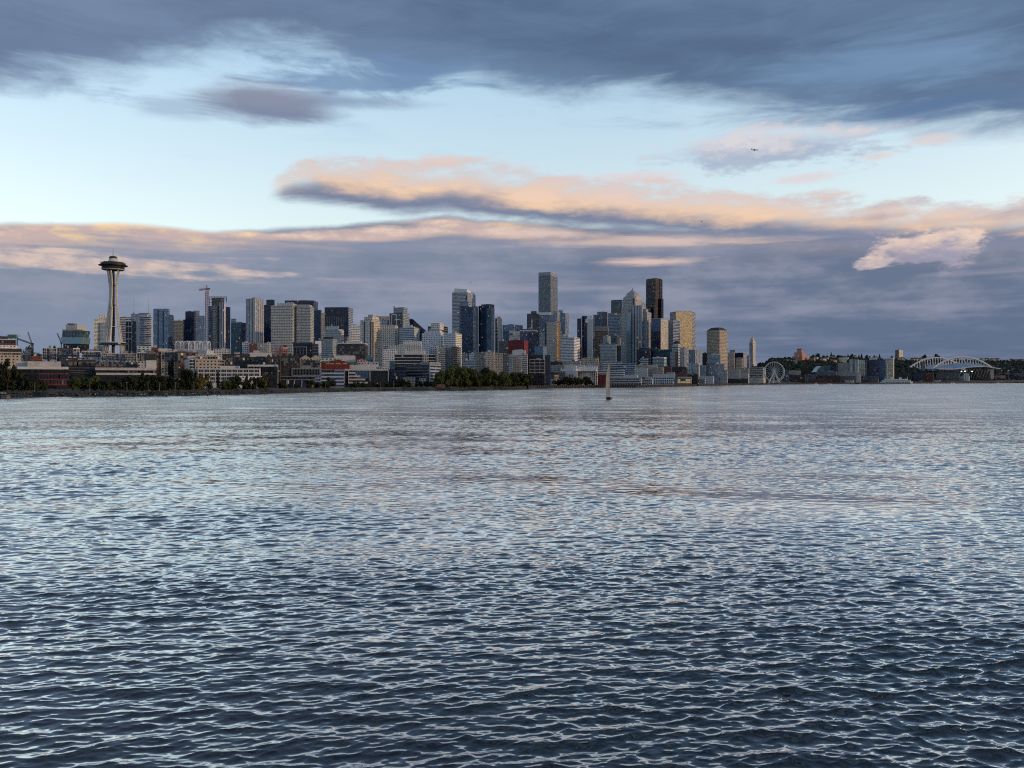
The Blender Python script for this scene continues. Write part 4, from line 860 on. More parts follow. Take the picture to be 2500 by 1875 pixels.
needle()

def arches():
    D = 1330.; cols = [(458, 92), (556, 90), (632, 88), (698, 88), (798, 94)]
    words = ['leftmost of the five white gothic lattice arches', 'second from left of the five white gothic arches', 'middle one of the five white gothic arches', 'second from right of the five white gothic arches', 'rightmost of the five white gothic lattice arches']
    me = None
    for (x, w), lb in zip(cols, words):
        X = X_(U(2, x), D); z0 = ground(X, D); zt = Z_(W(2, 790), D) - z0
        root = empty('gothic_arch', (X, D, z0), lb, 'arch', 'white gothic arches'); root.rotation_euler.z = R(-8)
        if me is None:
            hw = w / 2 / FR[2][2] / FPX * D * .82; mb = MB(); spring = zt - 1.9 * hw; legs = MB()
            for sx in (-1, 1):
                for sy in (-1, 1):
                    legs.beam((sx * hw, sy * hw, 0), (sx * hw, sy * hw, spring + 1), .5)
            def rib(p, q, ztip, r):
                pr = None
                for i in range(9):
                    t = i / 8; c = Vector(p).lerp(Vector(q), 1 - math.cos(t * math.pi / 2)); c.z = spring + (ztip - spring) * math.sin(t * math.pi / 2) ** .9
                    if pr: mb.beam(pr, c, r)
                    pr = c
            for k in range(4):
                a = [(-1, -1), (1, -1), (1, 1), (-1, 1)][k]; b_ = [(-1, -1), (1, -1), (1, 1), (-1, 1)][(k + 1) % 4]; mid = ((a[0] + b_[0]) / 2 * hw, (a[1] + b_[1]) / 2 * hw, 0)
                rib((a[0] * hw, a[1] * hw, 0), mid, zt - .5, .5); rib((b_[0] * hw, b_[1] * hw, 0), mid, zt - .5, .5)
                rib((a[0] * hw * .96, a[1] * hw * .96, 0), (0, 0, 0), zt, .35)
                for u in (-.45, .45):
                    m2 = (mid[0] + (b_[0] - a[0]) / 2 * hw * u, mid[1] + (b_[1] - a[1]) / 2 * hw * u, 0); zz = spring + (zt - spring) * math.sqrt(max(.1, 1 - (1 - abs(1 - abs(u))) ** 2)) * .9
                    mb.beam((m2[0], m2[1], zz), (m2[0], m2[1], spring - 6), .2)
                mb.beam((a[0] * hw, a[1] * hw, spring - 5), (b_[0] * hw, b_[1] * hw, spring - 5), .28)
            me = (legs.mesh('leg_frame', MAT['white']), mb.mesh('lattice_vault', MAT['white']))
        link('leg_frame', me[0], root); link('lattice_vault', me[1], root)
arches()

def lattice(mb, p, q, w, n, r, m=0):
    p, q = Vector(p), Vector(q); d = (q - p).normalized(); a = d.cross(Vector((0, 1, .01))).normalized(); b_ = d.cross(a)
    cs = [(a * s + b_ * t) * w / 2 for s, t in ((-1, -1), (1, -1), (1, 1), (-1, 1))]
    for c in cs: mb.beam(p + c, q + c, r, m)
    for i in range(n):
        t0, t1 = i / n, (i + 1) / n
        for k in range(4):
            c, e = cs[k], cs[(k + 1) % 4]
            mb.beam(p.lerp(q, t0) + c, p.lerp(q, t1) + e, r * .7, m)
def tower_crane():
    D = 1600.; X = X_(U(2, 804), D); z0 = ground(X, D); z = lambda y: Z_(W(2, y), D) - z0; k = D / FPX / FR[2][2]
    root = empty('tower_crane', (X, D, z0), 'red lattice tower crane standing over the skyline', 'crane')
    mb = MB(); lattice(mb, (0, 0, 0), (0, 0, z(160)), 4.6, 42, .42); mb.build('mast', MAT['pink'], root)
    mb = MB(); lattice(mb, (-99 * k, 0, z(142)), (0, 0, z(134)), 2.6, 14, .3); mb.build('jib', MAT['pink'], root)
    mb = MB(); lattice(mb, (0, 0, z(134)), (37 * k, 0, z(130)), 2.4, 5, .3); mb.build('counter_jib', MAT['pink'], root)
    mb = MB(); mb.box(20 * k, 37 * k, -1.5, 1.5, z(140), z(122)); mb.build('counterweight', MAT['darkconc'], root)
    mb = MB(); mb.beam((0, 0, z(150)), (0, 0, z(82)), 1.5, 0, 4, .5); mb.beam((0, 0, z(84)), (-70 * k, 0, z(138)), .15); mb.beam((0, 0, z(84)), (32 * k, 0, z(128)), .15); mb.build('tower_head', MAT['pink'], root)
    mb = MB(); mb.box(1.2, 4.5, -1.6, 1.6, z(160), z(142)); mb.build('cab', MAT['offwhite'], root)
tower_crane()
for (xa, ya, xb, yb, lb) in ((283, 872, 322, 992, 'thin luffing crane boom on the far left skyline'), (580, 886, 622, 985, 'thin luffing crane boom left of the sloped glass building')):
    D = 1750.; Xb = X_(U(1, xb), D); z0 = ground(Xb, D); root = empty('luffing_crane', (Xb, D, z0), lb, 'crane', 'small far cranes')
    zb = Z_(W(1, yb), D) - z0; mb = MB(); lattice(mb, (0, 0, zb), (X_(U(1, xa), D) - Xb, 0, Z_(W(1, ya), D) - z0), 1.6, 12, .28); mb.build('boom', MAT['steel'], root)
    mb = MB(); lattice(mb, (0, 0, 0), (0, 0, zb), 1.8, 8, .3); mb.build('mast', MAT['steel'], root)
    mb = MB(); mb.box(-1.5, 3.5, -1.5, 1.5, zb - 1.5, zb + 1.5); mb.build('cab', MAT['darksteel'], root)

def big_wheel():
    D = 1990.; X = X_(U(7, 568), D); z0 = 4.2; zc = Z_(W(7, 930), D) - z0; Rw = 150 / FR[7][2] / FPX * D
    root = empty('ferris_wheel', (X, D, z0), 'big white ferris wheel on the waterfront pier', 'ferris wheel'); root.rotation_euler.z = R(-8)
    wh = MAT['white']
    for s in (-1, 1):
        mb = MB(); n = 60
        for i in range(n):
            a, c = 2 * math.pi * i / n, 2 * math.pi * (i + 1) / n
            for rr, tk in ((Rw, .42), (Rw * .93, .26)): mb.beam((rr * math.cos(a), s * 1.6, zc + rr * math.sin(a)), (rr * math.cos(c), s * 1.6, zc + rr * math.sin(c)), tk)
        mb.build('rim', wh, root)
    sp = MB()
    for s in (-1, 1): sp.beam((0, s * 2.2, 0), (Rw * .93, s * 1.6, 0), .24)
    for t in (.35, .55, .72, .85): sp.beam((Rw * .93 * t, -1.7, 0), (Rw * .93 * t, 1.7, 0), .16)
    spm = sp.mesh('spoke', wh)
    gm = MB(); gm.prism([(1.3 * math.cos(R(45 * i + 22)), 1.3 * math.sin(R(45 * i + 22))) for i in range(8)], -2.9, -.7, 0, 0); gm.beam((0, 0, -.8), (0, 0, 0), .2); gmm = gm.mesh('gondola', [plain('gondola_paint', (.5, .52, .53, 1), .35)])
    for i in range(21):
        a = 2 * math.pi * i / 21; o = link('spoke', spm, root, (0, 0, zc)); o.rotation_euler = (0, -a, 0)
    for i in range(42):
        a = 2 * math.pi * (i + .5) / 42; link('gondola', gmm, root, (Rw * 1.02 * math.cos(a), 0, zc + Rw * 1.02 * math.sin(a)))
    mb = MB(); mb.beam((0, -4, zc), (0, 4, zc), 1.5, 0, 10); mb.build('hub', wh, root)
    for s in (-1, 1):
        for t in (-1, 1):
            mb = MB(); mb.beam((0, s * 3.6, zc), (t * 13.5, s * 8, 0), .8); mb.build('leg', wh, root)
        mb = MB(); mb.beam((0, s * 3.6, zc), (3.5 * s, s * 8, 0), .5); mb.build('leg', wh, root)
    mb = MB(); mb.box(-17, 17, -10, 10, -1.2, .4); mb.build('platform', MAT['darkconc'], root)
big_wheel()

def stadium():
    D = 3250.; f = 8; Xc = X_(U(f, 1270), D); z0 = ground(Xc, D) - 1
    root = empty('stadium', (Xc, D, z0), 'stadium with two long white roof arches over dark stands', 'stadium')
    wh = plain('arch_white', (.80, .78, .75, 1), .5, var=.05); L = lambda x, dd: X_(U(f, x), D + dd) - Xc; Zz = lambda y, dd: Z_(W(f, y), D + dd) - z0
    def arch(xa, xm, xb, yend, yap, dd, fas, part):
        top = []; n = 44
        for i in range(n + 1):
            t = i / n; x = xa + (xb - xa) * t; y = yap + (yend - yap) * abs(2 * t - 1) ** 2.05; top.append((L(x, dd), dd, Zz(y, dd)))
        mb = MB()
        for i in range(n): mb.beam(top[i], top[i + 1], 3.0, 0, 6)
        mb.build(part, wh, root)
        low = [(p[0], p[1] + 2, Zz(float(np.interp(i / n, [f_[0] for f_ in fas], [f_[1] for f_ in fas])), dd)) for i, p in enumerate(top)]
        mb = MB()
        for i in range(2, n - 1, 1):
            if top[i][2] - low[i][2] > 2.5: mb.beam(top[i], low[i + (1 if i % 2 else -1)], 1.0)
        o = mb.build('arch_strut', wh, root); o['kind'] = 'stuff'
        return low
    def roof(fa, fb, dd, depth, part, mat):
        mb = MB(); n = len(fa)
        for i in range(n - 1):
            a, b_, c, d_ = fa[i], fa[i + 1], fb[i + 1], fb[i]
            mb.face([d_, c, b_, a]); 
        mb.build(part, mat, root)
    mem = plain('roof_membrane', (.24, .33, .42, 1), .35, var=.1, scale=.03)
    # rear arch and roof
    lowr = arch(415, 850, 1300, 640, 462, 190, [(0, 645), (.2, 610), (.5, 575), (.8, 570), (1, 640)], 'rear_arch')
    fr = [(p[0], p[1] - 45, p[2] - 16) for p in lowr]; roof(lowr, fr, 190, 45, 'rear_roof', mem)
    # front arch and roof
    lowf = arch(800, 1270, 1735, 632, 453, 0, [(0, 632), (.15, 590), (.35, 552), (.55, 545), (.8, 568), (1, 632)], 'front_arch')
    edge = [(p[0], -50, Zz(float(np.interp(i / (len(lowf) - 1), [0, .25, .5, .75, 1], [640, 640, 608, 598, 636])), -50)) for i, p in enumerate(lowf)]
    roof(lowf, edge, 0, 50, 'front_roof', mem)
    mb = MB()
    for i in range(len(edge) - 1): mb.beam(edge[i], edge[i + 1], 1.7, 0, 6)
    mb.build('roof_fascia', wh, root)
    for x, dd in ((445, 190), (835, 0), (1705, 0)):
        mb = MB(); mb.prism([(L(x, dd) - 7, dd - 6), (L(x, dd) + 7, dd - 6), (L(x, dd) + 7, dd + 8), (L(x, dd) - 7, dd + 8)], 0, Zz(640, dd), 0, 0); mb.build('pylon', MAT['concrete'], root)
    mb = MB(); mb.prism([(L(480, 150), 150), (L(1250, 150), 150), (L(1250, 150), 230), (L(480, 150), 230)], 0, Zz(640, 150), 0, 0); mb.build('rear_stand', FAC['bandsdark'], root)
    mb = MB(); mb.prism([(L(860, -30), -30), (L(1690, -30), -30), (L(1690, -30), 70), (L(860, -30), 70)], 0, Zz(668, -30), 0, 0); mb.build('front_stand', FAC['black'], root)
    mb = MB(); mb.box(L(640, 120), L(682, 120), 118, 126, 0, Zz(530, 120)); mb.build('scoreboard_tower', MAT['darkconc'], root)
    mb = MB()
    for x in range(880, 1690, 46): mb.beam((L(x, -34), -34, 0), (L(x + 20, -34), -46, Zz(645, -40)), .8)
    o = mb.build('raking_column', MAT['steel'], root); o['kind'] = 'stuff'
    for x in (1247, 1300, 1410):
        mb = MB(); mb.box(L(x - 9, -46), L(x + 9, -46), -47, -45.5, Zz(682, -46), Zz(668, -46)); mb.build('floodlight', plain('floodlight_lamp', (.9, .85, .6, 1), .5, emis=((1, .9, .6, 1), .5)), root)
stadium()

def ferry():
    D = 2480.; f = 8; Xc = X_(U(f, 240), D); k = D / FPX / FR[8][2]
    root = empty('car_ferry', (Xc, D, 0), 'white double ended car ferry moored below the stadium', 'ferry'); root.rotation_euler.z = R(-6)
    wh = plain('ferry_white', (.62, .64, .60, 1), .5, var=.06); gr = plain('ferry_green', (.06, .17, .12, 1), .5)
    hl = 240 * k; zz = lambda y: (850 - y) * k
    def deck(l, w, z0, z1, part, mat, nose=.12):
        mb = MB(); n = 6; P = []
        for s in (1, -1):
            for i in range(n + 1):
                t = math.pi * (i / n) - math.pi / 2 if s > 0 else math.pi * (i / n) + math.pi / 2
                P.append((s * l * (1 - nose) + l * nose * math.cos(t), w * math.sin(t)))
        mb.prism(P, z0, z1, 0, 1); return mb.build(part, mat, root)
    deck(hl, 10, -.8, zz(838), 'hull', [gr, gr], .3); deck(hl * .99, 10.4, zz(838), zz(812), 'car_deck', [wh, wh], .2)
    deck(hl * .86, 9.6, zz(812), zz(790), 'passenger_deck', [wh, wh], .1); deck(hl * .56, 8, zz(790), zz(772), 'sun_deck', [wh, wh], .08)
    wm = window_mesh(2.4, 1.4, 'pane', 'offwhite')
    for i in range(24): put_window(wm, root, (-hl * .72 + i * hl * 1.44 / 23, -9.63, (zz(812) + zz(790)) / 2))
    for i in range(14): put_window(window_mesh(3.6, 1.8, 'pane', 'offwhite'), root, (-hl * .7 + i * hl * 1.4 / 13, -10.43, (zz(838) + zz(812)) / 2), 0, 'car_port')
    for s in (-1, 1):
        mb = MB(); mb.prism([(s * hl * .62 - 4, -4), (s * hl * .62 + 4, -4), (s * hl * .62 + 4, 4), (s * hl * .62 - 4, 4)], zz(790), zz(768), 0, 0); mb.build('pilot_house', wh, root)
        mb = MB(); mb.beam((s * hl * .7, 0, zz(770)), (s * hl * .7, 0, zz(735)), .5); mb.build('mast', wh, root)
    for s in (-1, 1):
        mb = MB(); mb.prism([(s * 12 - 3.5, -2), (s * 12 + 3.5, -2), (s * 12 + 3.5, 2), (s * 12 - 3.5, 2)], zz(772), zz(745), 0, 0); mb.build('funnel', [wh, MAT['darksteel']], root)
ferry()

def sailboat():
    D = 505.; X = X_(1488, D); root = empty('sailing_boat', (X, D, 0), 'dark hulled sailing boat with one tall grey sail', 'sailboat'); root.rotation_euler.z = R(76)
    k = D / FPX / FR[5][2]; mb = MB(); st = []
    for t in np.linspace(0, 1, 13):                                 # loft the hull
        b_ = 1.95 * (math.sin(math.pi * min(1, t * .82 + .18)) ** .55 if t < 1 else .03); sh = 1.3 + .35 * (2 * t - 1) ** 2; y = -6 + 12 * t
        st.append([(y, b_ * c, (sh if i in (0, 6) else -.1 - .5 * math.cos((c) * 1.5)) if i in (0, 6) else (sh * .35 if i in (1, 5) else -.5)) for i, c in enumerate((-1, -.93, -.6, 0, .6, .93, 1))])
    for a, b_ in zip(st, st[1:]):
        for i in range(6): mb.face([a[i], b_[i], b_[i + 1], a[i + 1]])
        mb.face([a[6], b_[6], b_[0], a[0]], 1)
    mb.face(st[0][::-1]); mb.build('hull', [plain('hull_navy', (.01, .011, .02, 1), .3), MAT['offwhite']], root)
    top = 400 * k
    mb = MB(); mb.beam((1.2, 0, .8), (1.2, 0, top + 1.5), .13, 0, 6, .08); mb.build('mast', MAT['steel'], root)
    mb = MB(); mb.beam((1.2, 0, 2.6), (-4.6, 1.6, 2.7), .12, 0, 6); mb.build('boom', MAT['steel'], root)
    mb = MB(); n, m_ = 16, 6; g = []
    for j in range(n + 1):
        t = j / n; chord = 6.0 * (1 - t ** 2.2 * .8); row = []
        for i in range(m_ + 1):
            s = i / m_; tw = .27 + .18 * t; bel = .55 * math.sin(math.pi * s) * (1 - .5 * t)
            row.append(Vector((1.1 - chord * s * math.cos(tw) , chord * s * math.sin(tw) + bel, 2.8 + (top - 2.8) * t)))
        g.append(row)
    for j in range(n):
        for i in range(m_): mb.face([g[j][i], g[j][i + 1], g[j + 1][i + 1], g[j + 1][i]])
    o = mb.build('mainsail', plain('sail_cloth', (.22, .24, .25, 1), .8, var=.08, scale=.5), root); md = o.modifiers.new('thickness', 'SOLIDIFY'); md.thickness = .03
    mb = MB(); mb.prism([(-2.6, -1.0), (2.4, -.9), (3.2, 0), (2.4, .9), (-2.6, 1.0)], 1.2, 1.95, 0, 0); mb.build('cabin', MAT['offwhite'], root)
    mb = MB()
    for s in (-1, 1): mb.beam((.8, s * 1.8, 1.3), (1.2, 0, top), .03)
    mb.beam((5.8, 0, 1.6), (1.2, 0, top), .03); mb.beam((-5.9, 0, 1.6), (1.2, 0, top + 1), .03); mb.build('rigging', MAT['steel'], root)
    mb = MB(); mb.beam((-5.4, 0, -.3), (-5.4, 0, -1.2), .1); mb.beam((-5.8, -1.2, 2.1), (-5.8, 1.2, 2.1), .05); mb.beam((-5.8, -1.2, 1.3), (-5.8, -1.2, 2.1), .05); mb.beam((-5.8, 1.2, 1.3), (-5.8, 1.2, 2.1), .05); mb.build('stern_rail', MAT['steel'], root)
sailboat()

def airplane():
    D = 3000.; X = X_(1842.5, D); root = empty('airliner', (X, D, Z_(366, D)), 'small dark airliner flying in front of the torn cloud', 'airplane'); root.rotation_euler = (0, R(5), R(-14)); root.scale = (.85,) * 3
    m = plain('plane_paint', (.16, .18, .22, 1), .4, var=.05); mb = MB(); pr = None; prof = [(-15, .35, .9), (-12, .9, .6), (-8, 1.7, .1), (-3, 1.9, 0), (8, 1.9, 0), (12, 1.6, -.1), (14, .9, -.3), (14.8, .1, -.4)]
    for x, r, dz in prof:
        ring = [(x, r * math.cos(2 * math.pi * i / 12), dz + r * math.sin(2 * math.pi * i / 12)) for i in range(12)]
        if pr:
            for i in range(12): mb.face([pr[i], ring[i], ring[(i + 1) % 12], pr[(i + 1) % 12]])
        pr = ring
    mb.build('fuselage', m, root)
    def slab(pts, th, part, ax):
        mb = MB(); a = [Vector(p) for p in pts]; d = Vector(ax) * th; mb.face([p + d for p in a]); mb.face([p - d for p in a][::-1])
        for i in range(len(a)): j = (i + 1) % len(a); mb.face([a[i] - d, a[j] - d, a[j] + d, a[i] + d])
        mb.build(part, m, root)
    for s in (-1, 1):
        slab([(4, s * 1.5, -.8), (-1.5, s * 1.5, -.8), (-5, s * 15, .8), (-3.4, s * 15, .8)], .22, 'wing', (0, 0, 1)); slab([(-11, s * .8, .9), (-13.5, s * .8, .9), (-15.5, s * 5.5, 1.3), (-14.2, s * 5.5, 1.3)], .15, 'tailplane', (0, 0, 1))
        mb = MB(); mb.beam((2.6, s * 5, -1.9), (-.8, s * 5, -1.7), 1.0, 0, 10, .7); mb.build('engine', m, root)
    slab([(-10, 0, 1.2), (-14, 0, 1.2), (-16.5, 0, 6.4), (-14.8, 0, 6.4)], .18, 'tail_fin', (0, 1, 0))
airplane()
for (px, py, D, lb, rz, bank) in ((1148.6, 689.5, 330., 'small dark gull flying above the tall banded tower', 30, 14), (1713, 541, 300., 'small dark gull high on the right below the cumulus bank', -25, 40)):
    root = empty('gull', (X_(px, D), D, Z_(py, D)), lb, 'bird', 'gulls in flight'); root.rotation_euler = (R(bank), 0, R(rz)); m = MAT['darkconc']
    mb = MB(); mb.beam((-.28, 0, 0), (0, 0, .02), .05, 0, 8, .09); mb.beam((0, 0, .02), (.3, 0, .03), .09, 0, 8, .03); mb.build('body', m, root)
    for s in (-1, 1):
        mb = MB(); P = [(.12, 0, .03), (.14, s * .3, .16), (.02, s * .66, .1), (-.06, s * .66, .1), (-.04, s * .3, .15), (-.12, 0, .02)]
        mb.face(P); mb.face([(a, b_, c - .02) for a, b_, c in P][::-1]); mb.build('wing', m, root)

# ------------------------------------------------------------------ old piles in the shallows, dock
PX = [U(1, x) for x in (835, 963, 1097, 1197, 1227, 1352, 1430, 1463, 1605, 1648)] + [U(2, x) for x in (245, 293, 432, 505, 557, 625, 715, 815, 937, 983)]
pm = []
for v in range(3):
    mb = MB(); mb.beam((0, 0, -2), (0, 0, 1.5 + .25 * v), .5, 0, 8, .42); pm.append(mb.mesh('pile_shaft', MAT['timber']))
mb = MB(); mb.prism([(.55 * math.cos(i), .55 * math.sin(i)) for i in (0, 1.05, 2.1, 3.14, 4.2, 5.2)], 0, .35, 0, 0); capm = mb.mesh('pile_cap', MAT['offwhite'])
order = ['first', 'second', 'third', 'fourth', 'fifth', 'sixth', 'seventh', 'eighth', 'ninth', 'tenth', 'eleventh', 'twelfth', 'thirteenth', 'fourteenth', 'fifteenth', 'sixteenth', 'seventeenth', 'eighteenth', 'nineteenth', 'last']
for i, px in enumerate(PX):
    D = HC * FPX / (970.0 - 3.6 * (px - 200) / 340 + rnd.uniform(-.5, .5) - HOR); cap = i in (1, 3, 4, 6, 7, 11, 13, 15, 17)
    root = empty('mooring_pile', (X_(px, D), D, 0), 'dark timber pile %sin the shallows, %s from the left' % ('with a pale cap ' if cap else '', order[i]), 'piling', 'old piles off the left shore')
    v = rnd.randrange(3); o = link('pile_shaft', pm[v], root, (0, 0, 0)); o.rotation_euler = (R(rnd.uniform(-4, 4)), R(rnd.uniform(-4, 4)), 0)
    if cap: link('pile_cap', capm, root, (0, 0, 1.5 + .25 * v))
D = 520.; root = empty('small_dock', (X_(8, D), D, 0), 'dark dock with a pale rail at the far left edge', 'dock')
mb = MB(); mb.box(-14, 3.8, -3, 4, 2.6, 3.2); mb.build('deck', MAT['timber'], root)
for x in (-9, -4.5, 0, 3.2):
    mb = MB(); mb.beam((x, -2.4, -2), (x, -2.4, 2.7), .5, 0, 7); mb.build('dock_pile', MAT['timber'], root)
mb = MB(); mb.box(-14, 3.6, -2.9, -2.7, 4.0, 4.25); mb.box(-14, 3.6, -2.9, -2.7, 3.5, 3.65)
for x in range(-13, 4, 2): mb.box(x, x + .15, -2.9, -2.7, 3.2, 4.0)
mb.build('rail', MAT['offwhite'], root)
mb = MB(); mb.box(0.4, 3.6, -2.95, 1.5, -.3, 2.6); mb.build('fender_wall', MAT['darkconc'], root)

# ------------------------------------------------------------------ low buildings behind the left shore
AB, OB, LB = 'apartment block', 'office building', 'building'
# far left
b = B(1, -60, 160, 166, 950, 1000, ('brick', 'brick'), 'brick_block', 'dark red brick block with lit windows at the left edge', AB, 'l', roof=0, ex=[('roof_slab', -60, 74, 78, 917, None, 'roofdark', 3), ('roof_edge', -60, 160, 166, 946, 954, 'offwhite', -1)])
windows(b, 'l', [975], 9, 2.4, 3.2, 'darkconc', .014, .1)
B(1, -80, 172, 182, 1010, 960, 'whiteapt', 'terrace_block', 'white ledged block below the brick block at the left edge', AB, 'l', roof=.5)
B(1, -80, 215, 222, 1042, 900, ('darkapt', 'darkapt'), 'warehouse', 'dark roofed shed at the left edge below the white ledge', LB, 'l', roof=0)
b = B(1, -80, 212, 222, 1077, 850, ('tanapt', 'tanapt'), 'warehouse', 'long beige flat roofed block at the far left', OB, 'l', roof=0)
windows(b, 'l', [1096], 14, 3.0, 1.6, 'concrete', .03, .2)
root = empty('roof_trellis', (X_(U(1, 268), 870), 870, ground(X_(U(1, 268), 870), 870)), 'pale open steel frame standing right of the long beige block', 'frame', GRP['l'])
k = 870 / FPX / FR[1][2]; zz = lambda y: Z_(W(1, y), 870) - root.location.z
for x in (-38, -24, -12, 0, 12, 24, 36):
    mb = MB(); mb.beam((x * k, 0, 0), (x * k, 0, zz(1052)), .22); mb.build('post', MAT['offwhite'], root)
mb = MB(); mb.beam((-38 * k, 0, zz(1053)), (36 * k, 0, zz(1053)), .3); mb.beam((-38 * k, 0, zz(1102)), (36 * k, 0, zz(1102)), .3); mb.build('top_rail', MAT['offwhite'], root)
root = empty('roof_hoist', (X_(U(1, 132), 1010), 1010, Z_(W(1, 950), 1010)), 'green netted hoist platform above the left brick block', 'hoist'); k = 1010 / FPX / FR[1][2]
mb = MB(); mb.prism([(-45 * k, -2), (42 * k, -2), (36 * k, 2), (-40 * k, 2)], 12 * k, 50 * k, 0, 0); mb.build('netting', plain('green_net', (.10, .20, .15, 1), .8, var=.4, scale=.8), root)
mb = MB(); mb.beam((-45 * k, 0, 14 * k), (-70 * k, 0, 50 * k), .2); mb.beam((40 * k, 0, 14 * k), (72 * k, 0, 46 * k), .2); mb.beam((-20 * k, 0, -1), (-20 * k, 0, 14 * k), .3); mb.beam((25 * k, 0, -1), (25 * k, 0, 14 * k), .3); mb.build('outrigger', MAT['steel'], root)
root = empty('slanted_conveyor', (X_(U(1, 175), 1150), 1150, ground(X_(U(1, 175), 1150), 1150)), 'long dark slanted boom running down right of the brick block', 'conveyor'); k = 1150 / FPX / FR[1][2]
zz = lambda y: Z_(W(1, y), 1150) - root.location.z
mb = MB(); lattice(mb, (0, 0, zz(940)), (165 * k, 0, zz(1000)), 1.5, 14, .3); mb.build('boom', MAT['darksteel'], root)
mb = MB(); mb.beam((0, 0, 0), (0, 0, zz(938)), .6); mb.beam((160 * k, 0, 0), (160 * k, 0, zz(1000)), .6); mb.build('post', MAT['darksteel'], root)
# sloped glass building
D = 1450.; xs = lambda x: X_(U(1, x), D)
root = empty('sloped_glass_building', (xs(720), D, ground(xs(720), D)), 'glass building with a dark leaning upper half and bright lower half', OB, GRP['l']); lo = root.location; zz = lambda y: Z_(W(1, y), D) - lo.z
def frust(mb, xa, xb, xc_, xd, y0, y1, dep, m):                  # leaning glass front
    a = [(xs(xa) - lo.x, 0, zz(y1)), (xs(xb) - lo.x, 0, zz(y1)), (xs(xd) - lo.x, 0, zz(y0)), (xs(xc_) - lo.x, 0, zz(y0))]
    o = [(p[0], p[1] + dep, p[2]) for p in a]; mb.face(a, m, [(p[0], p[2]) for p in a]); mb.face(o[::-1], m)
    for i in range(4): mb.face([a[i], o[i], o[(i + 1) % 4], a[(i + 1) % 4]][::-1], m, [(q[1], q[2]) for q in [a[i], o[i], o[(i + 1) % 4], a[(i + 1) % 4]][::-1]])
for part, ar, m in (('lower_glass', (630, 822, 613, 826, 926, 992), 'paleglass'), ('upper_glass', (626, 812, 634, 826, 856, 924), 'tealg'), ('roof_slab', (628, 828, 630, 828, 846, 856), 'offwhite'), ('penthouse', (666, 780, 666, 780, 800, 848), 'concrete'), ('roof_plant', (681, 744, 681, 744, 786, 801), 'darkconc'), ('base', (640, 815, 640, 815, 992, 1080), 'black')):
    mb = MB(); frust(mb, *ar, 30 if part != 'roof_plant' else 12, 0); mb.build(part, FAC[m] if m in FAC else MAT[m], root)
mb = MB(); 
for i in range(13):
    x = 634 + i * 15.4; mb.beam((xs(x) - lo.x, -.25, zz(920)), (xs(x) - lo.x, -.25, zz(858)), .22)
mb.build('mullion', MAT['steel'], root)
B(1, 822, 868, 884, 895, 1600, ('cream', 'creamlit'), 'apartment_block', 'small warm cream block right of the sloped glass building', AB, 'l')
# apartments of the first ridge
b = B(1, 428, 576, 580, 1038, 860, ('whiteapt', 'whiteapt'), 'apartment_block', 'white apartment block with three columns of windows, left of centre ridge', AB, 'l', dep=16)
windows(b, 'l', [1056, 1083, 1110, 1137], 4, 3.4, 3.2, 'white', .06, .2, 1); panel(b, 'l', .36, .5, 1045, 'g', 'darkapt', 'balcony_bay', .25)
b = B(1, 578, 740, 742, 1035, 870, ('darkapt', 'darkapt'), 'apartment_block', 'dark brown apartment block with pale balconies between two white ones', AB, 'l', dep=16)
windows(b, 'l', [1060, 1090, 1120], 7, 2.2, 2.4, 'tanapt' if 0 else 'concrete', .05, .3); 
for u in (.1, .42, .72): panel(b, 'l', u, u + .14, 1100, 1106, 'offwhite', 'balcony', 1.2)
b = B(1, 740, 806, 808, 1038, 865, ('whiteapt', 'whiteapt'), 'apartment_block', 'narrow white apartment block at the right of the dark one', AB, 'l', dep=16); windows(b, 'l', [1062, 1088, 1114, 1140], 2, 3.0, 3.0, 'white', .06, .2, 1)
b = B(1, 828, 1022, 1026, 1066, 850, ('greyapt', 'greyapt'), 'apartment_block', 'light grey long block with a flat roof left of the needle foot', AB, 'l', dep=14, roof=.6); windows(b, 'l', [1090, 1114], 9, 2.6, 2.4, 'offwhite', .05, .3)
b = B(1, 1022, 1200, 1204, 1088, 840, ('whiteapt', 'greyapt'), 'apartment_block', 'white bay fronted row below the needle foot', AB, 'l', dep=14); windows(b, 'l', [1104, 1126, 1148], 8, 2.4, 2.6, 'white', .04, .25)
b = B(1, 1204, 1385, 1388, 1092, 845, ('greyapt', 'greyapt'), 'apartment_block', 'pale grey bay fronted row right of the needle foot', AB, 'l', dep=14); windows(b, 'l', [1108, 1130, 1152], 8, 2.4, 2.6, 'offwhite', .06, .25)
b = B(1, 1388, 1482, 1486, 1078, 880, ('greyapt', 'brick'), 'apartment_block', 'grey and rose apartment block left of the checkered wall', AB, 'l', dep=14); windows(b, 'l', [1100, 1128, 1156], 4, 2.4, 2.8, 'offwhite', .08, .3)
B(1, 1390, 1520, 1530, 1015, 1000, ('condo', 'condo'), 'checkered_hall', 'pale block with a checkered wall right of the needle foot', LB, 'l', roof=0)
b = B(1, 1475, 1570, 1580, 1095, 820, ('darkapt', 'darkapt'), 'round_roof_hall', 'dark hall with a low curved roof near the checkered wall', LB, 'l', roof=0)
barrel(b, b.poly, b.zt - .3, 3.5, 'curved_roof', 'roof', 'r')
B(1, 1478, 1580, 1584, 1160, 740, ('offwhite', 'offwhite'), 'shed', 'small white shed below the dark curved roof hall', LB, 'l', roof=0)
B(1, 600, 830, 838, 1135, 790, ('darkapt', 'darkapt'), 'apartment_block', 'dark block with red and pale bays below the dark brown apartments', AB, 'l', roof=.6)
b = B(1, 690, 965, 968, 1155, 770, ('darkapt', 'darkapt'), 'apartment_block', 'dark block with a row of white garage fronts', AB, 'l', roof=.6); windows(b, 'l', [1195], 6, 4.6, 3.6, 'darkconc', 0, .8)
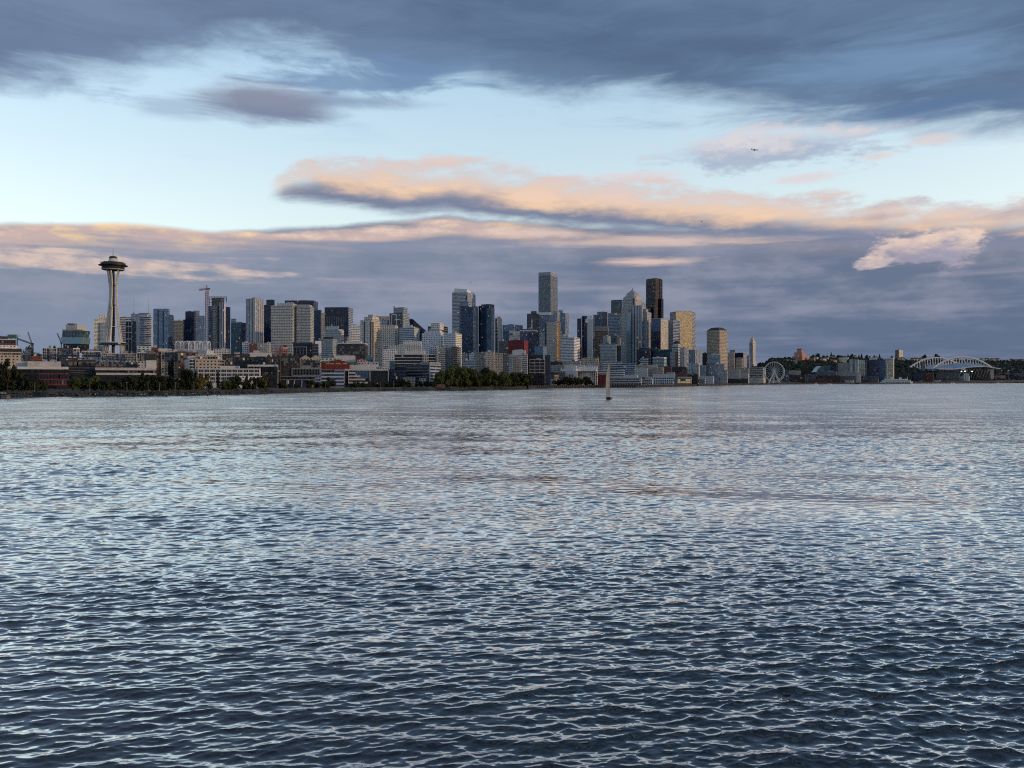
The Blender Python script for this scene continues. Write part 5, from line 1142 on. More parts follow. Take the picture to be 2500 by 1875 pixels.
b = B(1, 960, 1390, 1394, 1180, 760, ('darkapt', 'darkapt'), 'apartment_block', 'long dark block with small pale windows under the bay fronted rows', AB, 'l', roof=.5); windows(b, 'l', [1190, 1212], 16, 2.2, 1.8, 'darkconc', .05, .6)
B(1, 620, 668, 672, 1150, 755, ('navygrid', 'navy'), 'apartment_block', 'narrow dark blue block right of the long grey roof boxes', AB, 'l', roof=0)
B(1, 668, 732, 736, 1152, 765, ('whiteapt', 'greyapt'), 'apartment_block', 'small white block above the red framed building', AB, 'l', roof=0)
B(1, 300, 430, 436, 1118, 800, ('brick', 'greyapt'), 'house_row', 'low maroon and white row left of the white apartments', LB, 'l', roof=.6)
# red framed building on the shore
b = B(1, 160, 694, 698, 1250, 690, ('black', 'black'), 'red_frame_office', 'dark glass building with a red steel frame and white roof edge', OB, 'l', dep=26, roof=0, ex=[('roof_plant', 160, 276, 277, 1172, None, 'offwhite', 5, 12), ('roof_plant', 278, 614, 616, 1172, None, 'concrete', 5, 14)])
panel(b, 'l', .03, 1.0, 1226, 1252, 'offwhite', 'roof_fascia', .7)
for u in (.44, .615, .795, .99): panel(b, 'l', u - .004, u + .004, 1298, 1420, 'red', 'red_post', .5)
for y in (1292, 1348, 1404): panel(b, 'l', .42, 1.0, y, y + 10, 'red', 'red_beam', .45)
windows(b, 'l', [1326], 4, 8.6, 3.6, 'darksteel', .0, 0, 3, .27, 1.0); windows(b, 'l', [1380], 8, 4.0, 3.8, 'brick', .0, 0.1, 1, .44, .99)
b = B(1, 698, 966, 970, 1222, 730, ('black', 'black'), 'striped_office', 'low black building with thin grey floor lines right of the red frame', OB, 'l', roof=0)
for y in (1235, 1262, 1285): panel(b, 'l', 0, 1, y, y + 5, 'darkconc', 'floor_line', .4)
b = B(1, 965, 1582, 1586, 1238, 700, ('black', 'black'), 'banded_office', 'long low office with two pale concrete bands behind the dark trees', OB, 'l', dep=22, roof=0)
panel(b, 'l', 0, 1, 1236, 1262, 'concrete', 'upper_band', .6); panel(b, 'l', .012, 1, 1288, 1309, 'concrete', 'lower_band', .6); windows(b, 'l', [1275], 22, 4.6, 2.2, 'darksteel', .03, .05)
# sheet two: red and cream apartments, white terraces
b = B(2, 98, 190, 192, 872, 980, ('brick', 'brick'), 'apartment_block', 'dark red apartment block right of the checkered wall', AB, 'l', dep=16); windows(b, 'l', [925, 960, 990, 1025], 3, 3., 2.8, 'darkconc', .03, .4, 0, .5, 1)
b = B(2, 186, 308, 312, 886, 985, ('offwhite', 'offwhite'), 'apartment_block', 'cream roof box behind the red and cream apartments', AB, 'l', roof=0)
b = B(2, 225, 436, 440, 918, 930, ('tanapt', 'tanapt'), 'apartment_block', 'tan apartment block with square windows between two red ones', AB, 'l', dep=16); windows(b, 'l', [950, 980, 1010, 1040], 6, 2.6, 2.5, 'concrete', .03, .3)
b = B(2, 140, 224, 226, 925, 925, ('brick', 'brick'), 'apartment_block', 'red brick apartment wing with white windows left of the tan block', AB, 'l', dep=16); windows(b, 'l', [958, 990, 1022, 1050], 2, 3.2, 2.6, 'darkconc', .03, .7, 0, .45, 1)
b = B(2, 436, 545, 548, 922, 925, ('brick', 'brick'), 'apartment_block', 'red brick apartment wing with white windows right of the tan block', AB, 'l', dep=16); windows(b, 'l', [958, 990, 1022, 1050], 3, 3.0, 2.6, 'darkconc', .03, .6)
b = B(2, 545, 690, 694, 935, 960, ('brick', 'brick'), 'apartment_block', 'low maroon block with lit windows under the white gothic arches', AB, 'l', dep=16); windows(b, 'l', [962, 990], 6, 2.4, 2.6, 'darkconc', .09, .3)
B(2, 380, 800, 806, 905, 1290, ('offwhite', 'offwhite'), 'museum_block', 'long white plinth building under the gothic arches', LB, 'l', roof=0)
b = B(2, 800, 880, 888, 912, 1020, ('white', 'white'), 'white_hall', 'small bright white hall right of the gothic arches', LB, 'l', roof=0)
b = B(2, 560, 950, 960, 985, 830, ('offwhite', 'tan'), 'terraced_offices', 'cream terraced office with a warm lit top floor', OB, 'l', roof=0, ex=[('top_floor', 660, 955, 965, 962, None, 'tanapt', 6), ('roof_box', 840, 930, 934, 952, 965, 'white', 10)])
b = B(2, 522, 600, 1008, 1022, 800, ('offwhite', 'offwhite'), 'terraced_offices', 'white four storey terraced office with dark ribbon windows', OB, 'l', psi=55, roof=0)
windows(b, 'r', [1046, 1086, 1124], 6, 8.5, 2.4, 'white', .02, .1, 2, .01, .99)
b = B(2, 655, 970, 975, 990, 815, ('tanapt', 'tan'), 'terraced_offices', 'warm beige upper terrace of the white terraced office', OB, 'l', roof=0); windows(b, 'l', [1003], 9, 4.4, 1.9, 'offwhite', .09, .2)
b = B(2, 688, 1480, 1486, 1140, 725, ('offwhite', 'offwhite'), 'white_office', 'long white three storey office with wide dark windows by the trees', OB, 'l', dep=20, roof=0, ex=[('roof_box', 910, 1215, 1220, 1106, None, 'offwhite', 6, 8)])
windows(b, 'l', [1170, 1218, 1266, 1306], 11, 4.4, 2.6, 'white', .0, .06, 2, .01, .99)
panel(b, 'l', .3, .335, 1185, 'g', 'pane', 'stair_glass', .2)
B(2, 1150, 1500, 1504, 1235, 705, ('whiteapt', 'whiteapt'), 'low_annex', 'low white annex right end of the long white office', OB, 'l', roof=0)
b = B(2, 1008, 1352, 1356, 990, 880, ('darkapt', 'darkapt'), 'apartment_block', 'long dark apartment block with many small lit windows, centre left', AB, 'l', roof=.6); windows(b, 'l', [1020, 1048, 1072], 12, 2.3, 2.6, 'darkconc', .09, .35)
B(2, 885, 1085, 1090, 890, 1100, ('greyapt', 'greyapt'), 'flat_roof_block', 'long low grey flat roofed block behind the dark apartments', LB, 'l', roof=.5)
B(2, 1000, 1350, 1356, 955, 940, ('darkapt', 'tanapt'), 'apartment_block', 'dark brown roofed terrace behind the lit apartment block', AB, 'l')
b = B(2, 1355, 1730, 1736, 995, 890, ('darkapt', 'darkapt'), 'apartment_block', 'dark slate roofed apartments with warm windows right of centre left', AB, 'l', roof=.5); windows(b, 'l', [1020, 1050, 1075], 12, 2.4, 2.6, 'darkconc', .09, .2)
B(2, 1320, 1708, 1712, 1092, 790, ('offwhite', 'black'), 'white_roof_office', 'dark office under a long white roof slab', OB, 'l', roof=0)
b = B(2, 1330, 1700, 1704, 1118, 784, ('black', 'black'), 'white_roof_office', 'dark glass front with gold corner below the long white roof slab', OB, 'l', roof=0); windows(b, 'l', [1135, 1165, 1195], 9, 4.6, 3.0, 'darksteel', .08, .1)
B(2, 1250, 1340, 1350, 812, 1250, ('whitegrid', 'condo'), 'apartment_block', 'small white block below the teal glass tower', AB, 'l')
B(2, 1342, 1436, 1440, 822, 1240, ('brick', 'brick'), 'apartment_block', 'salmon brick block below the white finned tower', AB, 'l')
B(2, 1438, 1560, 1566, 815, 1260, ('greyglass', 'brick'), 'apartment_block', 'blue grey block right of the salmon brick block', AB, 'l')
B(2, 1565, 1608, 1612, 808, 1270, ('condo', 'condo'), 'apartment_block', 'narrow grey block left of the grey green condo pair foot', AB, 'l')
b = B(3, 98, 260, 288, 870, 1150, ('brickpink', 'brick'), 'brick_house', 'orange brick block with a round corner at the condo pair foot', AB, 'l', bev=5, ex=[('roof_unit', 215, 258, 264, 842, None, 'brick', 4)])
B(2, 1340, 1620, 1626, 940, 1000, ('offwhite', 'greyapt'), 'flat_roof_block', 'low white flat roofed block left of the orange brick block', LB, 'l')
# sheet three
b = B(3, 340, 580, 662, 820, 1100, ('black', 'navygrid'), 'frame_office', 'dark block with large pale framed openings before the condo pair', OB, 'l', ex=[('roof_slab', 330, 580, 605, 806, None, 'darkconc', -2)], roof=0)
for u in (.02, .2, .37, .53, .7): panel(b, 'l', u, u + .018, 862, 965, 'greyslab', 'frame_post', .5)
panel(b, 'l', .02, .72, 860, 868, 'greyslab', 'frame_beam', .52)
B(3, 617, 690, 696, 792, 1200, ('white', 'white'), 'white_hall', 'small plain white block left of the grey glass condo', LB, 'l', roof=0)
B(3, 664, 840, 892, 765, 1300, ('greyglass', 'greyglass'), 'condo_block', 'blue grey glass condo with scattered pale panels, centre left', AB, 'm', slabs=('l', 3.1, .8, 'concrete'), ex=[('roof_box', 720, 840, 852, 742, None, 'black', 4)])
b = B(3, 888, 1250, 1284, 842, 1120, ('darkapt', 'darkapt'), 'slab_roof_block', 'dark brown apartment block under a thin white roof slab', AB, 'l', roof=0, ex=[('roof_slab', 884, 1252, 1290, 816, 828, 'offwhite', -3), ('glass_storey', 905, 1245, 1268, 828, None, 'greyglass', 2), ('roof_box', 1008, 1200, 1215, 790, 817, 'offwhite', 10)])
windows(b, 'l', [870, 905, 940, 970], 12, 3.2, 3.4, 'darkconc', .05, .35)
for i, (x0, x1, yt, st, lb, lt) in enumerate(((0, 180, 1000, 'darkapt', 'dark gabled apartments with warm windows left of the chimney pipe', .13), (185, 425, 985, 'darkapt', 'dark gabled apartments with pale windows right of the chimney pipe', .08), (430, 690, 1010, 'tanapt', 'tan and dark terrace left of the red building', .04))):
    b = B(3, x0, x1, x1 + 4, yt, 860 + 12 * i, (st, st), 'apartment_block', lb, AB, 'l', roof=0, dep=16)
    windows(b, 'l', [yt + 40, yt + 72, yt + 100], 8, 2.3, 2.6, 'darkconc', lt, .25)
    lo = b.root.location; mb = MB(); n = 3 if i < 2 else 2; P = [(x - lo.x, y - lo.y) for x, y in b.poly]
    for g in range(n):                                             # gables along the front
        a = Vector((*P[3], b.zt - lo.z)).lerp(Vector((*P[0], b.zt - lo.z)), g / n); c = Vector((*P[3], b.zt - lo.z)).lerp(Vector((*P[0], b.zt - lo.z)), (g + 1) / n); m_ = (a + c) / 2 + Vector((0, 0, 3.6)); bk = Vector((P[1][0] - P[0][0], P[1][1] - P[0][1], 0))
        mb.face([a, c, m_], 1); mb.face([a, m_, m_ + bk, a + bk], 0); mb.face([c, c + bk, m_ + bk, m_], 0); mb.face([a + bk, m_ + bk, c + bk], 1)
    mb.build('gable_roof', [MAT['roofdark'], FAC[st]], b.root)
root = empty('chimney_pipe', (X_(U(3, 178), 850), 850, ground(X_(U(3, 178), 850), 850)), 'thin dark chimney pipe between the two gabled apartment blocks', 'chimney'); mb = MB(); mb.beam((0, 0, 0), (0, 0, Z_(W(3, 850), 850) - root.location.z), .5, 0, 8); mb.build('pipe', MAT['darksteel'], root)
b = B(3, 655, 1055, 1062, 1062, 900, ('red', 'red'), 'red_building', 'bright red building with yellow lit strips', OB, 'l', roof=0, ex=[('roof_step', 800, 990, 1020, 1042, None, 'red', 3), ('roof_ridge', 870, 950, 962, 1026, None, 'red', 5)])
panel(b, 'l', .25, .5, 1072, 1085, 'gold', 'lit_strip', .3); panel(b, 'l', .56, .72, 1072, 1085, 'gold', 'lit_strip', .3); panel(b, 'l', .8, .92, 1072, 1085, 'tan', 'lit_strip', .3)
B(3, 690, 960, 966, 1005, 980, ('condo', 'condo'), 'flat_roof_block', 'pale flat roofed block behind the left half of the red building', LB, 'l')
B(3, 820, 1125, 1130, 975, 1010, ('offwhite', 'tanapt'), 'flat_roof_block', 'white stepped roofs above the red building', LB, 'l', roof=.8)
B(3, 1150, 1262, 1268, 1028, 1000, ('brickpink', 'brick'), 'brick_house', 'small salmon block left of the green glass cone', AB, 'l', roof=.5)
D = 1065.; xg = X_(U(3, 1305), D); root = empty('glass_cone_hall', (xg, D, ground(xg, D)), 'green glass hall with a pointed conical roof', LB, GRP['l']); zz = lambda y: Z_(W(3, y), D) - root.location.z; k = D / FPX / FR[3][2]
mb = MB(); mb.lathe([(52 * k, 0), (52 * k, zz(1030)), (40 * k, zz(1000)), (14 * k, zz(978)), (.05, zz(973))], 12, mats=[0, 0, 0, 0]); mb.build('glass_drum', MAT['teal'], root)
mb = MB()
for i in range(12):
    a = math.pi * 2 * i / 12; P = [(52.6 * k, zz(1070)), (52.6 * k, zz(1030)), (40.6 * k, zz(1000)), (14.5 * k, zz(977))]
    for (r0_, h0), (r1_, h1) in zip(P, P[1:]): mb.beam((r0_ * math.cos(a), r0_ * math.sin(a), h0), (r1_ * math.cos(a), r1_ * math.sin(a), h1), .18)
mb.build('glazing_bar', MAT['steel'], root)
B(3, 1060, 1160, 1166, 1062, 930, ('tealg', 'tealg'), 'glass_block', 'small teal glass block right of the red building', LB, 'l', roof=0)
B(3, 1165, 1420, 1428, 1060, 940, ('greyapt', 'tealg'), 'low_hall', 'low grey hall below the green glass cone', LB, 'l', roof=.5)
B(3, 1480, 1800, 1806, 850, 1200, ('condo2', 'condo'), 'condo_block', 'long grey white condo row below the cream towers, left part', AB, 'm', slabs=('l', 3.0, .7, 'offwhite'), roof=.7)
B(3, 1475, 1640, 1650, 900, 1150, ('whitegrid', 'condo'), 'condo_block', 'white condo with square windows left of the black striped office', AB, 'm', roof=.6)
B(3, 1560, 1625, 1632, 1040, 1000, ('tealg', 'paleglass'), 'low_hall', 'small pale green glass hall left of the black striped office', LB, 'l', roof=0)
# the offices on the shore
b = B(3, 320, 690, 698, 1138, 770, ('bluegrid', 'bluegrid'), 'office_block', 'blue grey office with a raised white framed glass box', OB, 'l', dep=22, roof=0, ex=[('roof_plant', 400, 560, 566, 1102, None, 'steel', 6)])
for a_ in ((.0, 1.0, 1134, 1146), (.02, 1.0, 1222, 1232)): panel(b, 'l', *a_, 'steel', 'frame_beam', .8)
for u in (0, .03, .955, .985): panel(b, 'l', u, u + .012, 1136, 1230, 'steel', 'frame_post', .8)
windows(b, 'l', [1172, 1200], 9, 5.0, 3.4, 'steel', 0, .02, 1, .04, .95)
b = B(3, 20, 612, 618, 1240, 745, ('navy', 'navy'), 'office_wing', 'low navy wing with a pale roof edge on the left shore', OB, 'l', roof=0); panel(b, 'l', 0, 1, 1238, 1246, 'steel', 'roof_edge', .7); panel(b, 'l', .01, 1, 1276, 1284, 'steel', 'floor_edge', .9)
windows(b, 'l', [1262], 16, 4.2, 2.6, 'darksteel', .02, .04)
for i in range(6): panel(b, 'l', .08 + i * .16, .092 + i * .16, 1284, 'g', 'offwhite', 'column', .8)
b = B(3, 690, 985, 990, 1155, 765, ('bandsblue', 'blue'), 'office_block', 'blue glass office between the white framed box and the cream framed one', OB, 'l', roof=0, dep=22)
panel(b, 'l', 0, .5, 1152, 1160, 'steel', 'roof_edge', .6); windows(b, 'l', [1172], 3, 8, 3.2, 'steel', 0, 0, 3, .02, .5)
b = B(3, 988, 1550, 1556, 1150, 780, ('black', 'black'), 'framed_office', 'cream framed office with white floor strips and a black glass end', OB, 'l', dep=24, roof=0, ex=[('roof_plant', 1000, 1402, 1412, 1094, None, 'offwhite', 8), ('roof_box', 1408, 1455, 1460, 1116, None, 'greyslab', 8)])
panel(b, 'l', 0, 1, 1146, 1166, 'offwhite', 'frame_beam', .9)
for u in (0, .09, .572, .985): panel(b, 'l', u, u + .014, 1150, 1325 if u < .5 else 1300, 'offwhite', 'frame_post', .9)
for (u1, y) in ((.25, 1185), (.36, 1228), (.47, 1268), (.53, 1308)): panel(b, 'l', .1, u1, y, y + 20, 'offwhite', 'floor_strip', .8)
panel(b, 'l', .25, .57, 1168, 1265, 'blue', 'glass_front', .3)
b = B(4, 70, 585, 592, 962, 950, ('black', 'black'), 'striped_office', 'black office with thin white floor stripes', OB, 'l', dep=26, roof=0, ex=[('roof_plant', 200, 450, 458, 912, None, 'offwhite', 6), ('rounded_core', 425, 500, 505, 965, 'g', 'tan', -2)])
for y in (958, 998, 1036, 1072, 1106): panel(b, 'l', 0, 1 if y < 1100 else .3, y, y + 7, 'offwhite', 'floor_stripe', .7)
b = B(4, 215, 520, 655, 1090, 850, ('bandsdark', 'bandsblue'), 'glass_office', 'dark banded glass office with a paler right half on the shore', OB, 'l', roof=0, psi=12, ex=[('upper_storey', 390, 520, 655, 1058, None, 'greyslab', 2)])
for y in (1120, 1165, 1205, 1240): panel(b, 'l', 0, 1, y, y + 6, 'steel', 'floor_stripe', .6)
panel(b, 'l', .97, 1.0, 1070, 'g', 'offwhite', 'corner_post', .5)
b = B(4, -40, 215, 220, 1152, 830, ('navy', 'navy'), 'office_wing', 'low dark navy wing left of the dark banded glass office', OB, 'l', roof=0)
for y in (1180, 1215): panel(b, 'l', 0, 1, y, y + 4, 'darkconc', 'floor_stripe', .4)
B(4, 175, 328, 332, 1252, 800, ('tanapt', 'tanapt'), 'pavilion', 'small cream pavilion before the dark navy wing', LB, 'l', roof=0); B(4, 380, 470, 474, 1262, 805, ('greyapt', 'greyapt'), 'pavilion', 'small grey pavilion under the dark banded office', LB, 'l', roof=0)
root = empty('orange_shed', (X_(U(4, 655), 965), 965, ground(X_(U(4, 655), 965), 965)), 'small orange shed on the beach left of the big green trees', 'shed'); k = 965 / FPX / FR[4][2]
mb = MB(); mb.prism([(-45 * k, 0), (45 * k, 0), (45 * k, 5), (-45 * k, 5)], -1, 3.6, 0, 1); mb.build('wall', [plain('orange_paint', (.40, .15, .09, 1), .8), MAT['brick']], root)
mb = MB(); 
for x in (-20, 12, 30): mb.box((x - 5) * k, (x + 5) * k, -.15, -.02, .4, 2.6)
mb.build('door', MAT['darkconc'], root)
# sheet four: condos before the downtown
for (f, x0, xc, x1, yt, D, st, lb) in (
    (4, -10, 410, 420, 842, 1180, ('condo2', 'condo'), 'grey white terrace condo behind the black striped office'),
    (4, 180, 412, 418, 792, 1250, ('whitegrid', 'condo'), 'white flat roofed condo below the dark slanted roof'),
    (4, 520, 615, 625, 858, 1260, ('greyapt', 'greyapt'), 'grey condo with a small gable left of the beige pair'),
    (4, 620, 715, 722, 868, 1230, ('beige', 'greyapt'), 'tall narrow beige condo right of the grey gabled condo'),
    (4, 718, 800, 806, 852, 1240, ('greyapt', 'darkapt'), 'grey condo with a dark gable roof beside the dark narrow condo'),
    (4, 802, 862, 868, 858, 1225, ('darkapt', 'black'), 'dark narrow condo left of the cream tower foot'),
    (4, 864, 906, 910, 872, 1230, ('greyapt', 'greyapt'), 'thin pale grey condo at the cream tower foot'),
    (4, 918, 985, 990, 950, 1190, ('beiged', 'beiged'), 'low brown grey block left of the small white block'),
    (4, 1010, 1082, 1088, 948, 1180, ('whitegrid', 'condo'), 'small white block with square windows above the big green trees'),
    (4, 930, 1085, 1090, 1035, 1120, ('bluegrid', 'bluegrid'), 'low blue grey block just above the left of the big green trees'),
    (4, 1088, 1210, 1225, 938, 1170, ('beiged', 'stone'), 'brown grey condo with bay windows below the blue twins'),
    (4, 1212, 1328, 1334, 928, 1160, ('stone', 'stone'), 'sandy condo with a higher roof below the blue twins'),
    (4, 1330, 1432, 1438, 945, 1165, ('beiged', 'greyapt'), 'taupe condo with white roof posts right of the sandy condo'),
    (4, 1434, 1505, 1510, 958, 1160, ('condod', 'black'), 'dark slotted condo between the taupe and pale ones'),
    (4, 1500, 1570, 1575, 962, 1150, ('greyglass', 'condod'), 'grey glass condo below the maroon block'),
    (4, 1568, 1668, 1674, 985, 1140, ('beiged', 'stone'), 'sand coloured condo with plain walls below the maroon block'),
    (4, 1670, 1750, 1756, 960, 1150, ('greyglass', 'greyapt'), 'pale condo with stacked balconies left of the dark framed condo'),
    (4, 1560, 1728, 1732, 908, 1240, ('offwhite', 'offwhite'), 'white roof box in front of the maroon block'),
    (4, 1390, 1512, 1518, 792, 1600, ('bandsdark', 'bands'), 'grey block left of the maroon block')):
    B(f, x0, xc, x1, yt, D, st, 'condo_block', lb, AB, 'm', roof=.8, slabs=('l', 3.1, .7, 'concrete') if rnd.random() < .6 and 'block' not in lb else None)
b = B(5, 290, 460, 468, 1092, 1140, ('black', 'condod'), 'framed_condo', 'dark condo with a pale window frame grid right of the sand condos', AB, 'm', roof=.7)
for u in (.02, .35, .68, .98): panel(b, 'l', u - .012, u + .012, 1090, 1255, 'concrete', 'frame_post', .4)
for y in (1092, 1128, 1165, 1202, 1238): panel(b, 'l', 0, 1, y, y + 6, 'concrete', 'frame_beam', .42)
B(5, 265, 440, 445, 1040, 1200, ('black', 'black'), 'condo_block', 'black flat roofed block behind the framed condo', AB, 'm')
B(5, 462, 522, 526, 1045, 1180, ('navygrid', 'navygrid'), 'condo_block', 'navy narrow block right of the framed condo', AB, 'm')
b = B(5, 530, 690, 700, 1158, 1420, ('beiged', 'stone'), 'market_block', 'brownish market block below the white terrace condo', LB, 'm'); 
B(5, 520, 660, 668, 1120, 1520, ('darkapt', 'brick'), 'market_block', 'dark roofed block left of the tan hillside houses', LB, 'm')
B(5, 660, 860, 868, 1110, 1560, ('beiged', 'beiged'), 'market_block', 'low grey brown block under the white terrace condo', LB, 'm')
B(5, 865, 1060, 1068, 1075, 1600, ('tan', 'tan'), 'market_block', 'sandy hillside block below the slender white slab', LB, 'm', roof=.6)
B(5, 920, 1075, 1080, 1120, 1540, ('tanapt', 'brick'), 'market_block', 'tan block with dark windows left of the pale green condo', LB, 'm', roof=.6)
B(5, 680, 905, 912, 1155, 1380, ('offwhite', 'greyapt'), 'market_block', 'cream long block behind the white arcade', LB, 'm', roof=.6)
B(5, 1085, 1262, 1268, 918, 1700, ('greyglass', 'greyglass'), 'condo_tower', 'grey condo with white balcony grid below the tan brown tower', T, 'm', slabs=('l', 3.0, .8, 'offwhite'))
B(5, 1110, 1190, 1208, 830, 1900, ('greyslab', 'condo'), 'office_tower', 'grey block with a rounded top behind the white balcony condo', T, bev=5)
B(5, 1200, 1276, 1292, 824, 1950, ('tealg', 'navy'), 'office_tower', 'dark teal block behind the white balcony condo', T)
B(5, 1268, 1316, 1320, 938, 1750, ('navygrid', 'navy'), 'condo_block', 'narrow navy block at the left foot of the pyramid tower', AB, 'm')
B(5, 1292, 1310, 1314, 850, 2000, ('stone', 'stone'), 'slim_block', 'thin beige sliver left of the pyramid tower foot', LB, 'd', roof=0)
B(5, 838, 866, 888, 955, 1900, ('black', 'black'), 'condo_block', 'low black block under the dark blue tower', AB, 'm')

# ------------------------------------------------------------------ waterfront, centre to right
PS = 'pier shed'
def quay(px0, px1, n, label):
    """a low dark quay wall along the shore"""
    pts = [(px0 + (px1 - px0) * i / n) for i in range(n + 1)]; P0 = (X_(pts[0], shoreD(pts[0])), shoreD(pts[0]))
    root = empty('quay_wall', (P0[0], P0[1], 0), label, 'quay'); mb = MB()
    for a, c in zip(pts, pts[1:]):
        da, dc = shoreD(a) - 3, shoreD(c) - 3; xa, xc = X_(a, da) - P0[0], X_(c, dc) - P0[0]
        mb.prism([(xa, da - P0[1]), (xc, dc - P0[1]), (xc, dc + 26 - P0[1]), (xa, da + 26 - P0[1])], -1.5, 4.1, 0, 1)
    mb.build('wall', [MAT['timber'], MAT['asphalt']], root)
    mb = MB()
    for a, c in zip(pts, pts[1:]):
        for t in (0, .25, .5, .75):
            p = a + (c - a) * t; d = shoreD(p) - 3.6; mb.beam((X_(p, d) - P0[0], d - P0[1], -1.5), (X_(p, d) - P0[0], d - P0[1], 4.4), .35, 0, 5)
    o = mb.build('fender_pile', MAT['timber'], root); o['kind'] = 'stuff'
quay(1290, 1700, 22, 'dark timber quay wall under the pier sheds'); quay(1705, 2560, 34, 'long dark quay wall along the right shore')
b = B(5, 250, 588, 594, 1312, 1180, ('concrete', 'concrete'), 'park_pavilion', 'low concrete park pavilion with a sloping lawn right of the willow', LB, 'p', roof=0); panel(b, 'l', .15, .8, 1330, 1345, 'offwhite', 'pale_band', .5)
B(5, 425, 688, 694, 1238, 1230, ('bandsdark', 'black'), 'low_office', 'low dark banded office left of the white arcade', OB, 'p', roof=.5)
b = B(5, 690, 822, 828, 1225, 1260, ('offwhite', 'offwhite'), 'white_arcade', 'white gallery building with tall dark doorways', LB, 'p', roof=0, ex=[('roof_frame', 775, 815, 820, 1170, None, 'white', 4), ('upper_floor', 640, 1040, 1046, 1200, 1225, 'white', 8)])
panel(b, 'l', .34, .46, 1262, 'g', 'pane', 'doorway', .2); panel(b, 'l', .58, .66, 1262, 'g', 'pane', 'doorway', .2)
b = B(5, 835, 1046, 1052, 1232, 1255, ('finwhite', 'finwhite'), 'white_colonnade', 'white building with close upright fins right of the doorways', LB, 'p', roof=0, fins=('l', 3.2, .6, 1.0, 'white')); panel(b, 'l', 0, 1, 1180, 1234, 'white', 'attic', .7)
B(5, 905, 1050, 1056, 1165, 1330, ('pierwhite', 'pier'), 'market_block', 'white stepped block above the finned white building', LB, 'p')
B(5, 1050, 1350, 1358, 1215, 1420, ('bands', 'bands'), 'office_block', 'long low grey office with white ledges behind the pier', OB, 'p', roof=.6)
B(5, 1110, 1325, 1330, 1120, 1600, ('bands', 'beige'), 'office_block', 'pale ledged block below the pale green condo', OB, 'm')
B(5, 1258, 1476, 1482, 1140, 1560, ('bandsblue', 'bandsblue'), 'office_block', 'blue grey banded office on the waterfront below the pyramid tower', OB, 'm', roof=.8)
b = B(5, 990, 1545, 1552, 1300, 1310, ('pier', 'pier'), 'pier_shed', 'long two storey pier shed behind the sailing boat', PS, 'p', roof=0, dep=40)
windows(b, 'l', [1318, 1345], 26, 2.6, 2.2, 'offwhite', .02, .12)
panel(b, 'l', 0, 1, 1298, 1306, 'offwhite', 'eave', .8); panel(b, 'l', 0, 1, 1330, 1334, 'offwhite', 'ledge', .6); panel(b, 'l', .0, 1, 1362, 1390, 'pane', 'open_arcade', .3)
for i in range(18): panel(b, 'l', .01 + i * .055, .02 + i * .055, 1362, 1392, 'offwhite', 'column', .6)
b = B(5, 1055, 1190, 1196, 1262, 1400, ('maroon', 'maroon'), 'red_roof_shed', 'low shed with a deep red wall behind the pier', PS, 'p', roof=0); panel(b, 'l', 0, 1, 1254, 1263, 'offwhite', 'eave', .6)
b = B(5, 1215, 1500, 1510, 1270, 1400, ('offwhite', 'offwhite'), 'white_roof_shed', 'long white roofed shed right of the sail', PS, 'p', roof=0)
B(5, 1490, 1606, 1612, 1160, 1680, ('tan', 'brick'), 'market_block', 'tan brick market block right of the blue grey banded office', LB, 'm')
for (x0, x1, yt, D, st, lb) in ((250, 520, 1130, 1720, ('stone', 'tan'), 'tan market block with many small windows below the navy glass block'), (455, 590, 1155, 1700, ('tan', 'tanapt'), 'sandy low block right of the tan market block'), (520, 600, 1090, 1820, ('greyapt', 'beiged'), 'grey narrow block below the low pale glass block'), (590, 680, 1140, 1760, ('brick', 'brick'), 'dull brick block below the narrow grey and black condo'),
    (260, 400, 1165, 1640, ('offwhite', 'tanapt'), 'pale low block above the white pier building'), (0, 120, 1115, 1700, ('bands', 'bands'), 'pale low banded block left of the tan market block'), (690, 860, 1150, 1800, ('darkapt', 'black'), 'dark low block below the grey striped condo'), (800, 870, 1180, 1720, ('brick', 'darkapt'), 'small dark brick block beneath the striped condos'), (1000, 1100, 1130, 1900, ('greyglass', 'black'), 'grey glass low block left of the blue strip block'),
    (1310, 1350, 1190, 1950, ('beige', 'beige'), 'low beige block right of the blue strip block'), (1350, 1500, 1180, 2050, ('stone', 'tan'), 'low stone block below the old beige masonry block'), (1490, 1606, 1165, 2150, ('beiged', 'stone'), 'domed stone block left of the square gridded block'), (1350, 1600, 1225, 1950, ('greyapt', 'greyapt'), 'long low grey roofed block on the waterfront'),
    (620, 720, 1215, 1600, ('greyapt', 'tanapt'), 'low cream block behind the white pier building'), (700, 860, 1222, 1640, ('brick', 'darkapt'), 'low brownish block behind the amber shed'), (860, 1000, 1235, 1660, ('darkapt', 'brick'), 'low dark red roofed block right behind the amber shed')):
    B(6, x0, x1 - 6, x1, yt, D, st, 'waterfront_block', lb, LB, 'm', roof=.7)
b = B(6, 290, 455, 460, 1290, 1400, ('pierwhite', 'pierwhite'), 'pier_shed', 'white and red pier building left of the big white pier', PS, 'p', roof=0, ex=[('red_gable', 300, 370, 374, 1275, None, 'brick', 2)]); windows(b, 'l', [1315, 1345], 8, 2.6, 2.4, 'white', .03, .2)
b = B(6, 375, 712, 716, 1272, 1450, ('pierwhite', 'teal'), 'pier_shed', 'big white pier building with three rows of windows', PS, 'p', roof=0, dep=60); windows(b, 'l', [1288, 1318, 1345], 12, 3.0, 2.6, 'white', .0, .1); panel(b, 'l', 0, 1, 1268, 1275, 'white', 'eave', .8); panel(b, 'l', 0, 1, 1362, 1376, 'pane', 'open_arcade', .3)
B(6, 455, 720, 724, 1232, 1560, ('offwhite', 'greyapt'), 'white_roof_shed', 'white flat roof behind the big white pier building', PS, 'p', roof=.8)
